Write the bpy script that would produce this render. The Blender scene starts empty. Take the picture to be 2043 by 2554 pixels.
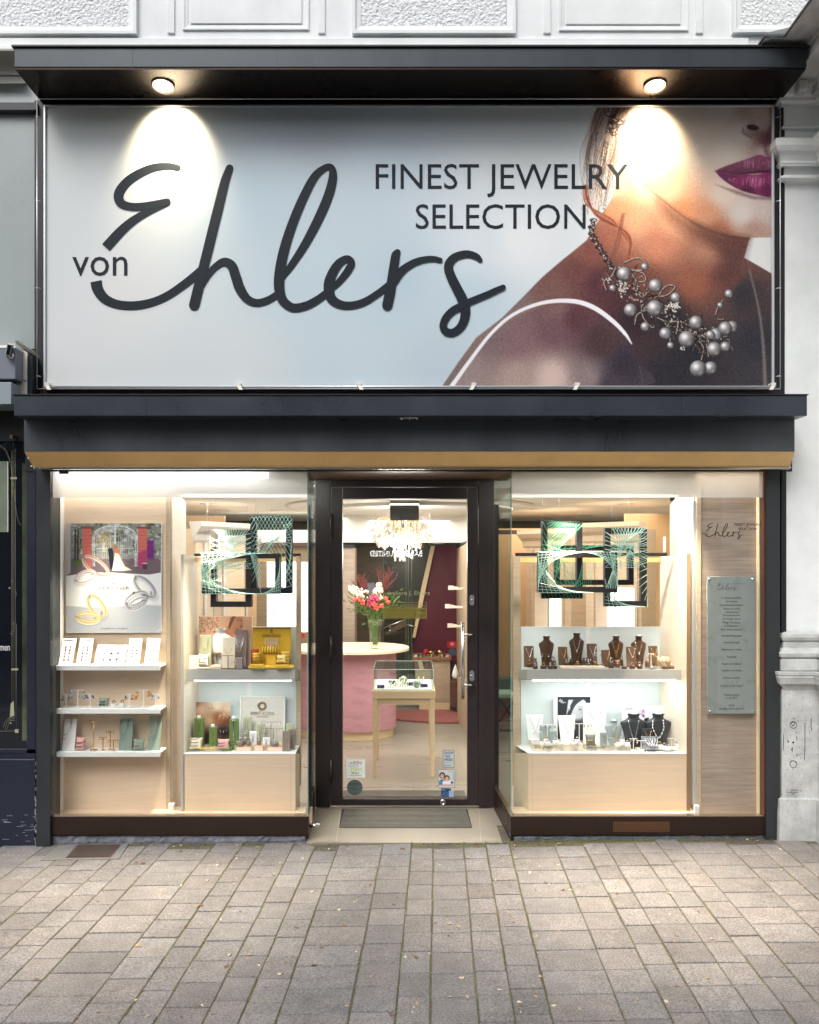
import bpy, math, random
import numpy as np
from mathutils import Vector, Matrix
random.seed(7); rng = np.random.default_rng(7)
R = math.radians
SC = bpy.context.scene
# ------------------------------------------------------------------ camera, world, sun, exposure
F = 2043.0; H = 1.732; CX = 1021.5; HY = 1400.0; D = 5.07      # focal length in photo pixels, eye height, optical axis, distance to the shopfront
cam = bpy.data.cameras.new('camera'); cam.sensor_fit = 'HORIZONTAL'; cam.sensor_width = 24; cam.lens = 24
cam.shift_y = (HY - 1277.0) / 2043.0; cam.clip_start = .05; cam.clip_end = 400
co = bpy.data.objects.new('camera', cam); SC.collection.objects.link(co)
co.location = (0, -D, H); co.rotation_euler = (R(90), 0, 0); SC.camera = co
wd = bpy.data.worlds.new('World'); SC.world = wd; wd.use_nodes = True
sk = wd.node_tree.nodes.new('ShaderNodeTexSky'); sk.sky_type = 'NISHITA'; sk.sun_disc = False
sk.sun_elevation = R(50); sk.sun_rotation = R(205); sk.dust_density = 3.0; sk.air_density = .75
bgn = wd.node_tree.nodes['Background']; bgn.inputs[1].default_value = .11
hs = wd.node_tree.nodes.new('ShaderNodeHueSaturation'); hs.inputs['Saturation'].default_value = .45       # thin high cloud: paler sky
wd.node_tree.links.new(sk.outputs[0], hs.inputs['Color']); wd.node_tree.links.new(hs.outputs[0], bgn.inputs[0])
sun = bpy.data.lights.new('sun', 'SUN'); sun.energy = .85; sun.angle = R(28); sun.color = (1, 1, .99)
so = bpy.data.objects.new('sun', sun); SC.collection.objects.link(so)
so.rotation_euler = (R(42), 0, R(-22))
SC.view_settings.view_transform = 'Standard'; SC.view_settings.look = 'None'
SC.view_settings.exposure = 0.95; SC.view_settings.gamma = 1
SC.cycles.max_bounces = 8; SC.cycles.transparent_max_bounces = 16; SC.cycles.caustics_reflective = False; SC.cycles.caustics_refractive = False
SC.cycles.use_denoising = True; SC.cycles.sample_clamp_indirect = 4.0

# ------------------------------------------------------------------ helpers
def PX(px, y=0.): return (px - CX) * (y + D) / F
def PZ(py, y=0.): return H - (py - HY) * (y + D) / F
def YOF(py, z): return (H - z) * F / (py - HY) - D          # depth of a point seen at row py lying at height z
def lin(c):
    c = np.asarray(c, float) / 255.; return np.where(c <= .04045, c / 12.92, ((c + .055) / 1.055) ** 2.4)
def L(r, g, b): return tuple(float(x) for x in lin((r, g, b))) + (1.,)
MATS = {}
def mat(name, col, rough=.5, metal=0., spec=.5, emit=None, es=0., noise=0., nscale=8., bump=0., bscale=60., trans=0., attr=None, stretch=None, coat=0.):
    """Principled material with optional procedural mottling and bump."""
    if name in MATS: return MATS[name]
    m = bpy.data.materials.new(name); m.use_nodes = True; MATS[name] = m
    nt = m.node_tree; b = nt.nodes['Principled BSDF']; N = nt.nodes.new; K = nt.links.new
    b.inputs['Base Color'].default_value = col; b.inputs['Roughness'].default_value = rough; b.inputs['Metallic'].default_value = metal
    b.inputs['Specular IOR Level'].default_value = spec; b.inputs['Transmission Weight'].default_value = trans; b.inputs['Coat Weight'].default_value = coat
    if emit is not None: b.inputs['Emission Color'].default_value = emit; b.inputs['Emission Strength'].default_value = es
    src = None
    if attr:
        a = N('ShaderNodeAttribute'); a.attribute_name = attr; src = a.outputs['Color']; K(src, b.inputs['Base Color'])
    if noise or bump:
        tc = N('ShaderNodeTexCoord'); mp = N('ShaderNodeMapping'); K(tc.outputs['Object'], mp.inputs[0])
        if stretch: mp.inputs['Scale'].default_value = stretch
    if noise:
        n = N('ShaderNodeTexNoise'); n.inputs['Scale'].default_value = nscale; n.inputs['Detail'].default_value = 7; n.inputs['Roughness'].default_value = .62
        K(mp.outputs[0], n.inputs['Vector'])
        r = N('ShaderNodeMapRange'); r.inputs[1].default_value = .3; r.inputs[2].default_value = .7
        r.inputs[3].default_value = 1 - noise; r.inputs[4].default_value = 1 + noise; K(n.outputs[0], r.inputs[0])
        x = N('ShaderNodeVectorMath'); x.operation = 'SCALE'; K(r.outputs[0], x.inputs['Scale'])
        if src is not None: K(src, x.inputs[0])
        else: x.inputs[0].default_value = col[:3]
        K(x.outputs[0], b.inputs['Base Color'])
        q = N('ShaderNodeMapRange'); q.inputs[1].default_value = .3; q.inputs[2].default_value = .7
        q.inputs[3].default_value = max(0, rough - .08); q.inputs[4].default_value = min(1, rough + .08); K(n.outputs[0], q.inputs[0]); K(q.outputs[0], b.inputs['Roughness'])
    if bump:
        n2 = N('ShaderNodeTexNoise'); n2.inputs['Scale'].default_value = bscale; n2.inputs['Detail'].default_value = 5; K(mp.outputs[0], n2.inputs['Vector'])
        bm = N('ShaderNodeBump'); bm.inputs['Strength'].default_value = min(1, bump); bm.inputs['Distance'].default_value = .004 * max(1, bump)
        K(n2.outputs[0], bm.inputs['Height']); K(bm.outputs[0], b.inputs['Normal'])
    return m
def glass(name, tint, refl=1.0, rough=0.0):
    """thin clear pane: straight-through light plus Fresnel reflection"""
    m = bpy.data.materials.new(name); m.use_nodes = True; nt = m.node_tree; nt.nodes.clear(); N = nt.nodes.new; K = nt.links.new
    t = N('ShaderNodeBsdfTransparent'); t.inputs[0].default_value = tint
    g = N('ShaderNodeBsdfGlossy'); g.inputs['Roughness'].default_value = rough
    f = N('ShaderNodeFresnel'); gm = N('ShaderNodeNewGeometry'); ir = N('ShaderNodeMapRange'); ir.inputs[3].default_value = 1.45; ir.inputs[4].default_value = 1 / 1.45
    K(gm.outputs['Backfacing'], ir.inputs[0]); K(ir.outputs[0], f.inputs[0])   # both faces of a thin pane reflect like the outer one
    mu = N('ShaderNodeMath'); mu.operation = 'MULTIPLY'; mu.inputs[1].default_value = refl; K(f.outputs[0], mu.inputs[0])
    x = N('ShaderNodeMixShader'); o = N('ShaderNodeOutputMaterial'); K(mu.outputs[0], x.inputs[0]); K(t.outputs[0], x.inputs[1]); K(g.outputs[0], x.inputs[2]); K(x.outputs[0], o.inputs[0])
    MATS[name] = m; return m
class MB:
    def __init__(s): s.v = []; s.f = []; s.s = []
    def add(s, vs, fs, sm=False):
        n = len(s.v); s.v += [tuple(v) for v in vs]; s.f += [tuple(i + n for i in f) for f in fs]; s.s += [sm] * len(fs); return s
    def hex(s, a, b):                                         # two quads (4 points each) joined
        return s.add(list(a) + list(b), [(0, 1, 2, 3), (7, 6, 5, 4), (0, 4, 5, 1), (1, 5, 6, 2), (2, 6, 7, 3), (3, 7, 4, 0)])
    def box(s, x0, x1, y0, y1, z0, z1):
        return s.hex([(x0, y0, z0), (x1, y0, z0), (x1, y0, z1), (x0, y0, z1)], [(x0, y1, z0), (x1, y1, z0), (x1, y1, z1), (x0, y1, z1)])
    def bp(s, p0, p1, q0, q1, y0, y1):                        # box whose front face covers these photo pixels at depth y0
        return s.box(PX(p0, y0), PX(p1, y0), y0, y1, PZ(q1, y0), PZ(q0, y0))
    def prism(s, poly, y0, y1):
        n = len(poly); vs = [(x, y0, z) for x, z in poly] + [(x, y1, z) for x, z in poly]
        return s.add(vs, [tuple(range(n)), tuple(range(2 * n - 1, n - 1, -1))] + [(i, i + n, (i + 1) % n + n, (i + 1) % n) for i in range(n)])
    def xprism(s, poly, x0, x1):                              # polygon in (y,z) drawn along x
        n = len(poly); vs = [(x0, y, z) for y, z in poly] + [(x1, y, z) for y, z in poly]
        return s.add(vs, [tuple(range(n)), tuple(range(2 * n - 1, n - 1, -1))] + [(i, i + n, (i + 1) % n + n, (i + 1) % n) for i in range(n)])
    def tube(s, pts, r, n=8, cap=True):
        pts = [Vector(p) for p in pts]; m = len(pts); rr = r if isinstance(r, (list, tuple)) else [r] * m
        vs = []; up = Vector((0, 0, 1))
        for i, p in enumerate(pts):
            t = (pts[min(i + 1, m - 1)] - pts[max(i - 1, 0)])
            if t.length < 1e-9: t = Vector((0, 0, 1))
            t.normalize()
            if i == 0: a = t.cross(Vector((0, 1, 0)) if abs(t.y) < .9 else Vector((1, 0, 0)))
            else: a = a - t * a.dot(t)
            if a.length < 1e-6: a = t.orthogonal()
            a.normalize(); b = t.cross(a)
            vs += [p + (a * math.cos(k * 2 * math.pi / n) + b * math.sin(k * 2 * math.pi / n)) * rr[i] for k in range(n)]
        fs = [(i * n + k, i * n + (k + 1) % n, (i + 1) * n + (k + 1) % n, (i + 1) * n + k) for i in range(m - 1) for k in range(n)]
        s.add(vs, fs, True)
        if cap: s.add([], []); b0 = len(s.v) - len(vs); s.f += [tuple(b0 + k for k in range(n)), tuple(b0 + (m - 1) * n + k for k in range(n - 1, -1, -1))]; s.s += [False, False]
        return s
    def lathe(s, prof, c=(0, 0, 0), n=20, sx=1., sy=1.):
        m = len(prof); vs = [(c[0] + r * sx * math.cos(k * 2 * math.pi / n), c[1] + r * sy * math.sin(k * 2 * math.pi / n), c[2] + z) for r, z in prof for k in range(n)]
        fs = [(i * n + k, i * n + (k + 1) % n, (i + 1) * n + (k + 1) % n, (i + 1) * n + k) for i in range(m - 1) for k in range(n)]
        s.add(vs, fs, True); b0 = len(s.v) - len(vs)
        s.f += [tuple(b0 + k for k in range(n - 1, -1, -1)), tuple(b0 + (m - 1) * n + k for k in range(n))]; s.s += [False, False]
        return s
    def ball(s, c, r, n=8, m=6, sz=1.):
        return s.lathe([(r * math.sin(math.pi * (i + .02) / (m + .04)), -r * sz * math.cos(math.pi * (i + .02) / (m + .04))) for i in range(m + 1)], c, n)
    def ring(s, c, R0, r, n=16, k=6, nrm=(0, 1, 0), sx=1., sz=1.):
        nv = Vector(nrm).normalized(); a = nv.orthogonal().normalized(); b = nv.cross(a); vs = []
        for i in range(n):
            t = i * 2 * math.pi / n; d = a * math.cos(t) * sx + b * math.sin(t) * sz
            for j in range(k):
                u = j * 2 * math.pi / k; vs.append(Vector(c) + d * (R0 + r * math.cos(u)) + nv * r * math.sin(u))
        return s.add(vs, [(i * k + j, ((i + 1) % n) * k + j, ((i + 1) % n) * k + (j + 1) % k, i * k + (j + 1) % k) for i in range(n) for j in range(k)], True)
ORG = {}
def link(o, parent):
    SC.collection.objects.link(o)
    if parent: o.parent = parent
def mk(name, mb, m, parent=None, bevel=0., label=None, base=None, recalc=True):
    """one mesh object; its points are given in world space"""
    vs = np.array(mb.v, float)
    if parent is not None: og = Vector(ORG[parent.name])
    else:
        og = Vector(base) if base else Vector(((vs[:, 0].min() + vs[:, 0].max()) / 2, (vs[:, 1].min() + vs[:, 1].max()) / 2, vs[:, 2].min()))
    me = bpy.data.meshes.new(name); me.from_pydata([tuple(v) for v in (vs - np.array(og))], [], mb.f)
    me.polygons.foreach_set('use_smooth', mb.s); me.materials.append(m if not isinstance(m, str) else MATS[m])
    if recalc:
        import bmesh
        bm = bmesh.new(); bm.from_mesh(me); bmesh.ops.recalc_face_normals(bm, faces=bm.faces); bm.to_mesh(me); bm.free()
    me.update(); o = bpy.data.objects.new(name, me); link(o, parent); ORG[o.name] = tuple(og)
    if parent is None: o.location = og
    if label: o['label'] = label
    if bevel:
        b = o.modifiers.new('bevel', 'BEVEL'); b.width = bevel; b.segments = 2; b.limit_method = 'ANGLE'; b.angle_limit = R(40)
    return o
def tag(o, label, cat, group=None, kind=None):
    o['label'] = label; o['category'] = cat
    if group: o['group'] = group
    if kind: o['kind'] = kind
    return o
def thing(name, label, cat, loc, group=None):
    o = bpy.data.objects.new(name, None); o.empty_display_size = .05; SC.collection.objects.link(o); o.location = loc; ORG[o.name] = tuple(loc)
    return tag(o, label, cat, group)
def struct(name, mb, m, bevel=0.):
    o = mk(name, mb, m, None, bevel); o['kind'] = 'structure'; return o
KIDS = {}
def copy_tree(o, parent=None):
    c = o.copy(); SC.collection.objects.link(c)
    if parent: c.parent = parent
    ORG[c.name] = ORG.get(o.name, (0, 0, 0))
    for ch in list(o.children): copy_tree(ch, c)
    return c
def clone(proto, loc, rz=0., scale=1., label=None, group=None):
    """first call moves the source itself, later calls copy it with its parts"""
    if not proto.get('placed'): o = proto; proto['placed'] = 1
    else: o = copy_tree(proto)
    o.location = loc; o.rotation_euler = (0, 0, rz); o.scale = (scale,) * 3 if not isinstance(scale, tuple) else scale
    if label: o['label'] = label
    if group: o['group'] = group
    return o
def cr(pts, n=8):
    """Catmull-Rom through points (any dimension)"""
    p = [np.array(q, float) for q in pts]; p = [2 * p[0] - p[1]] + p + [2 * p[-1] - p[-2]]; out = []
    for i in range(1, len(p) - 2):
        for k in range(n):
            t = k / n; out.append(.5 * ((2 * p[i]) + (-p[i - 1] + p[i + 1]) * t + (2 * p[i - 1] - 5 * p[i] + 4 * p[i + 1] - p[i + 2]) * t * t + (-p[i - 1] + 3 * p[i] - 3 * p[i + 1] + p[i + 2]) * t ** 3))
    out.append(p[-2]); return out
def text(s, px, py, hpx, y, m, parent, wpx=None, name='lettering', align='C', ext=.0004, shear=0., bold=0.):
    """writing facing the street; px,py = centre (or left end) of the line, hpx = height of the whole line's ink, wpx = its width"""
    cu = bpy.data.curves.new('t', 'FONT'); cu.body = s; cu.resolution_u = 3; cu.offset = bold; cu.shear = shear
    ob = bpy.data.objects.new('t', cu); SC.collection.objects.link(ob); bpy.context.view_layer.update()
    me = bpy.data.meshes.new_from_object(ob.evaluated_get(bpy.context.evaluated_depsgraph_get()))
    bpy.data.objects.remove(ob); bpy.data.curves.remove(cu)
    n = len(me.vertices); v = np.zeros(n * 3); me.vertices.foreach_get('co', v); v = v.reshape(-1, 3)
    w0, h0 = np.ptp(v[:, 0]), np.ptp(v[:, 1]); sz = hpx * (y + D) / F / h0; sx = (wpx * (y + D) / F / w0) if wpx else sz
    x = (v[:, 0] - v[:, 0].min()) * sx; z = (v[:, 1] - v[:, 1].min() - h0 / 2) * sz
    if align == 'C': x -= w0 * sx / 2
    og = ORG[parent.name] if parent is not None else (PX(px, y), y, PZ(py, y))
    w = np.stack([x + PX(px, y) - og[0], np.full(n, y - og[1]), z + PZ(py, y) - og[2]], 1)
    me.vertices.foreach_set('co', w.ravel()); me.materials.clear(); me.materials.append(m if not isinstance(m, str) else MATS[m]); me.update(); me.name = name
    o = bpy.data.objects.new(name, me); link(o, parent); ORG[o.name] = tuple(og)
    if parent is None: o.location = og
    return o
# ---- painter for flat prints (posters, the sign's picture): colours land on the vertices of a fine grid
class Cv:
    def __init__(s, xs, ys, base):
        s.xs = xs; s.ys = ys; s.X, s.Y = [a.ravel() for a in np.meshgrid(xs, ys)]; s.C = np.tile(np.array(base, float), (len(s.X), 1))
    def mix(s, idx, m, col):
        c = col(s.X[idx], s.Y[idx]) if callable(col) else np.array(col, float); m = m[:, None]; s.C[idx] = s.C[idx] * (1 - m) + c * m
    def near(s, x0, x1, y0, y1): return np.nonzero((s.X > x0) & (s.X < x1) & (s.Y > y0) & (s.Y < y1))[0]
    def poly(s, pts, col, soft=1.5, a=1., sm=0):
        if sm: pts = cr(list(pts) + [pts[0]], sm)[:-1]
        P_ = np.array([q[:2] for q in pts], float); i = s.near(P_[:, 0].min() - soft, P_[:, 0].max() + soft, P_[:, 1].min() - soft, P_[:, 1].max() + soft)
        x, y = s.X[i], s.Y[i]; d = np.full(len(i), 1e9); ins = np.zeros(len(i), bool); Q = np.roll(P_, -1, 0)
        for (ax, ay), (bx, by) in zip(P_, Q):
            ex, ey = bx - ax, by - ay; l = ex * ex + ey * ey + 1e-9; t = np.clip(((x - ax) * ex + (y - ay) * ey) / l, 0, 1)
            d = np.minimum(d, np.hypot(x - ax - t * ex, y - ay - t * ey))
            c = ((ay > y) != (by > y)) & (x < (bx - ax) * (y - ay) / (by - ay + 1e-12) + ax); ins ^= c
        s.mix(i, np.clip(.5 + np.where(ins, d, -d) / soft, 0, 1) * a, col)
    def line(s, pts, w, col, soft=1.2, a=1., sm=0):
        if sm: pts = cr(pts, sm)
        P_ = np.array([q[:2] for q in pts], float); ww = np.broadcast_to(np.array(w, float), (len(P_),)) if not sm or np.isscalar(w) else np.interp(np.linspace(0, 1, len(P_)), np.linspace(0, 1, len(w)), w)
        mw = float(np.max(ww)) + soft; i = s.near(P_[:, 0].min() - mw, P_[:, 0].max() + mw, P_[:, 1].min() - mw, P_[:, 1].max() + mw); x, y = s.X[i], s.Y[i]; m = np.zeros(len(i))
        for k in range(len(P_) - 1):
            ax, ay = P_[k]; bx, by = P_[k + 1]; ex, ey = bx - ax, by - ay; l = ex * ex + ey * ey + 1e-9; t = np.clip(((x - ax) * ex + (y - ay) * ey) / l, 0, 1)
            m = np.maximum(m, np.clip(.5 + (ww[k] / 2 + (ww[k + 1] - ww[k]) / 2 * t - np.hypot(x - ax - t * ex, y - ay - t * ey)) / soft, 0, 1))
        s.mix(i, m * a, col)
    def ell(s, cx, cy, rx, ry, col, rot=0., soft=1.2, a=1., ring=0.):
        r = max(rx, ry) + soft + ring; i = s.near(cx - r, cx + r, cy - r, cy + r); dx, dy = s.X[i] - cx, s.Y[i] - cy; c, q = math.cos(rot), math.sin(rot)
        u, v = (dx * c + dy * q) / rx, (-dx * q + dy * c) / ry; e = (np.hypot(u, v) - 1) * min(rx, ry)
        if ring: e = np.abs(e) - ring / 2
        s.mix(i, np.clip(.5 - e / soft, 0, 1) * a, col)
    def noise(s, idx, amp): s.C[idx] += rng.normal(0, amp, (len(idx), 1))
def idw(pts, p=3.):
    """colour field blended from scattered samples"""
    A = np.array([(x, y) for x, y, _ in pts], float); B = np.array([c for _, _, c in pts], float)
    def f(X, Y):
        w = 1. / ((X[:, None] - A[None, :, 0]) ** 2 + (Y[:, None] - A[None, :, 1]) ** 2 + 9.) ** (p / 2); return (w @ B) / w.sum(1)[:, None]
    return f
def sheet(name, cv, y, m, parent, top=None):
    """turn a painted canvas (photo pixels) into a flat sheet; top=(y_top) leans it back"""
    nx, ny = len(cv.xs), len(cv.ys); og = np.array(ORG[parent.name]) if parent is not None else np.zeros(3)
    X = PX(cv.X, y); Z = PZ(cv.Y, y); Yd = np.full(len(X), y)
    if top is not None: Yd = y + (Z - Z.min()) / np.ptp(Z) * top
    v = np.stack([X, Yd, Z], 1) - og
    me = bpy.data.meshes.new(name); q = (np.arange(ny - 1)[:, None] * nx + np.arange(nx - 1)[None, :]).ravel(); fc = np.stack([q, q + nx, q + nx + 1, q + 1], 1)
    me.vertices.add(len(v)); me.vertices.foreach_set('co', v.ravel()); me.loops.add(fc.size); me.loops.foreach_set('vertex_index', fc.ravel().astype(np.int32))
    me.polygons.add(len(fc)); me.polygons.foreach_set('loop_start', np.arange(0, fc.size, 4, dtype=np.int32)); me.update(calc_edges=True)
    at = me.color_attributes.new('col', 'FLOAT_COLOR', 'POINT'); c4 = np.ones((len(v), 4)); c4[:, :3] = lin(np.clip(cv.C, 0, 255)); at.data.foreach_set('color', c4.ravel())
    me.materials.append(m); o = bpy.data.objects.new(name, me); link(o, parent); ORG[o.name] = tuple(og); return o
def light(name, kind, loc, e, col, rot=(0, 0, 0), size=.3, sy=None, spot=None, blend=.5):
    l = bpy.data.lights.new(name, kind); l.energy = e; l.color = col
    if kind == 'AREA': l.size = size; l.shape = 'RECTANGLE' if sy else 'SQUARE'; l.size_y = sy or size
    if kind == 'SPOT': l.spot_size = spot; l.spot_blend = blend; l.shadow_soft_size = size
    if kind == 'POINT': l.shadow_soft_size = size
    o = bpy.data.objects.new(name, l); SC.collection.objects.link(o); o.location = loc; o.rotation_euler = rot; return o
# ------------------------------------------------------------------ materials
mat('plaster', L(228, 231, 230), .75, noise=.09, nscale=3.5, bump=.25, bscale=30)
mat('stucco', L(234, 236, 236), .9, noise=.10, nscale=60, bump=6., bscale=55)
mat('old_plaster', L(190, 192, 190), .85, noise=.26, nscale=7, bump=1.2, bscale=26)
mat('anthracite', L(48, 54, 59), .34, metal=.35, noise=.13, nscale=5, stretch=(1, 1, .25), bump=.12, bscale=2.5)
mat('soffit_metal', L(44, 36, 32), .3, metal=.9, noise=.03, nscale=3)
mat('box_metal', L(82, 86, 90), .34, metal=.45, noise=.12, nscale=4, stretch=(1, 1, .3), bump=.15, bscale=2)
mat('gold_and_warm_light', L(250, 206, 136), .4, metal=.1, noise=.1, nscale=3, bump=.1, bscale=2)  # own colour of the showcase rails; painted warm light on the shutter edge
mat('rail_metal', L(190, 180, 160), .2, metal=.9)
mat('navy_paint', L(32, 37, 52), .38, noise=.06, nscale=3, bump=.1)
mat('dark_post', L(50, 54, 56), .42, metal=.2, noise=.06, nscale=4)
mat('black', L(20, 22, 25), .45)
mat('brown_metal', L(46, 31, 24), .4, metal=.3, noise=.08, nscale=3)
mat('door_paint', L(46, 38, 40), .38, metal=.1, noise=.05, nscale=3)
mat('steel', L(205, 205, 205), .22, metal=1., noise=.04, nscale=20)
mat('alu', L(210, 212, 214), .35, metal=.6)
mat('white', L(236, 236, 234), .45)
mat('clip_cream', L(225, 222, 212), .5)
mat('lettering_dark', L(26, 34, 42), .55, spec=.2)
mat('print', (1, 1, 1, 1), .38, attr='col', spec=.35)
mat('beige_panel', L(224, 200, 172), .42, noise=.07, nscale=3, stretch=(1, 1, 22), spec=.4)
mat('cream_panel', L(226, 214, 194), .42, noise=.05, nscale=3, stretch=(1, 1, 12))
mat('pale_panel', L(222, 230, 228), .4, noise=.02)
mat('white_laminate', L(226, 224, 220), .32)
mat('grey_laminate', L(178, 176, 170), .38, noise=.02)
mat('oak', L(188, 168, 142), .5, noise=.10, nscale=3.2, stretch=(1.2, 1.2, 16), bump=.1)
mat('zebra_wood', L(160, 144, 130), .5, noise=.26, nscale=3.4, stretch=(1.1, 1.1, 26), bump=.08)
mat('pale_wood', L(226, 204, 164), .45, noise=.05, nscale=3, stretch=(1, 1, 10))
mat('ceiling_white', L(226, 224, 218), .8)
mat('tile', L(150, 142, 130), .32, noise=.1, nscale=2.6, stretch=(.6, 3, 1))
mat('pink_fabric', L(192, 142, 154), .8, noise=.16, nscale=7, stretch=(1, 1, 3), bump=.3, bscale=90)
mat('red_wall', L(88, 20, 42), .5, noise=.08, nscale=1.5)
mat('dark_wall', L(74, 74, 60), .3, noise=.12, nscale=1.6)
mat('brown_wall', L(132, 106, 78), .5, noise=.06)
mat('black_art', L(40, 36, 34), .45, noise=.1, nscale=10)
mat('string', L(196, 238, 222), .5)
mat('string_green', L(96, 186, 148), .5)
mat('frosted_sign', L(142, 150, 147), .3, noise=.02)
mat('ink', L(52, 58, 62), .6)
mat('rug', L(156, 92, 84), .95, noise=.25, nscale=30, bump=3, bscale=60)
mat('gold', L(222, 176, 98), .25, metal=1.)
mat('silver', L(215, 215, 218), .2, metal=1.)
mat('bust_brown', L(82, 58, 40), .34, noise=.06)
mat('bust_black', L(46, 48, 52), .4)
mat('bust_grey', L(150, 160, 158), .5)
mat('bust_white', L(236, 236, 232), .5)
mat('sage', L(176, 180, 150), .7, noise=.08, nscale=30)
mat('green_pad', L(100, 132, 66), .6, noise=.06)
mat('teal_pad', L(128, 146, 132), .7, noise=.12, nscale=20)
mat('cream_pad', L(234, 220, 194), .6, noise=.05)
mat('mauve_pad', L(142, 128, 128), .7, noise=.08)
mat('yellow_pad', L(232, 190, 62), .5, noise=.07, nscale=30)
mat('pink_pad', L(224, 166, 160), .7)
mat('peach', L(238, 208, 188), .6)
mat('taupe', L(136, 122, 106), .6, noise=.05)
mat('red_pad', L(176, 36, 36), .6)
mat('led', L(255, 250, 240), .5, emit=(1, .95, .86, 1), es=6.)
mat('led_cool', L(255, 255, 255), .5, emit=(.93, .97, 1, 1), es=9.)
mat('lamp_warm', L(255, 240, 210), .5, emit=(1, .86, .6, 1), es=14.)
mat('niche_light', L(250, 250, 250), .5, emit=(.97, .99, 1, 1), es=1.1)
mat('bulb', L(255, 240, 210), .5, emit=(1, .90, .76, 1), es=12.)
mat('sign_light', L(255, 255, 255), .5, emit=(1, 1, 1, 1), es=14.)
G_CLEAR = glass('clear_glass', (.985, .99, .985, 1), 1.)
G_SIDE = glass('side_glass', (.90, .95, .92, 1), 1.)
G_CASE = glass('case_glass', (.93, .97, .95, 1), 1.)
def film():
    m = bpy.data.materials.new('frost_film'); m.use_nodes = True; nt = m.node_tree; nt.nodes.clear(); N = nt.nodes.new; K = nt.links.new
    a = N('ShaderNodeBsdfTranslucent'); a.inputs[0].default_value = L(246, 246, 244); b = N('ShaderNodeBsdfRefraction'); b.inputs['Roughness'].default_value = .45; b.inputs['IOR'].default_value = 1.02
    b.inputs[0].default_value = L(250, 250, 250); c = N('ShaderNodeBsdfDiffuse'); c.inputs[0].default_value = L(235, 235, 235)
    x = N('ShaderNodeMixShader'); x.inputs[0].default_value = .5; y = N('ShaderNodeMixShader'); y.inputs[0].default_value = .25; o = N('ShaderNodeOutputMaterial')
    K(a.outputs[0], x.inputs[1]); K(b.outputs[0], x.inputs[2]); K(x.outputs[0], y.inputs[1]); K(c.outputs[0], y.inputs[2]); K(y.outputs[0], o.inputs[0]); MATS['frost_film'] = m
film()
mat('crystal', L(255, 250, 245), .03, trans=1.)
mat('vase_glass', L(235, 245, 240), .03, trans=1.)
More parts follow.
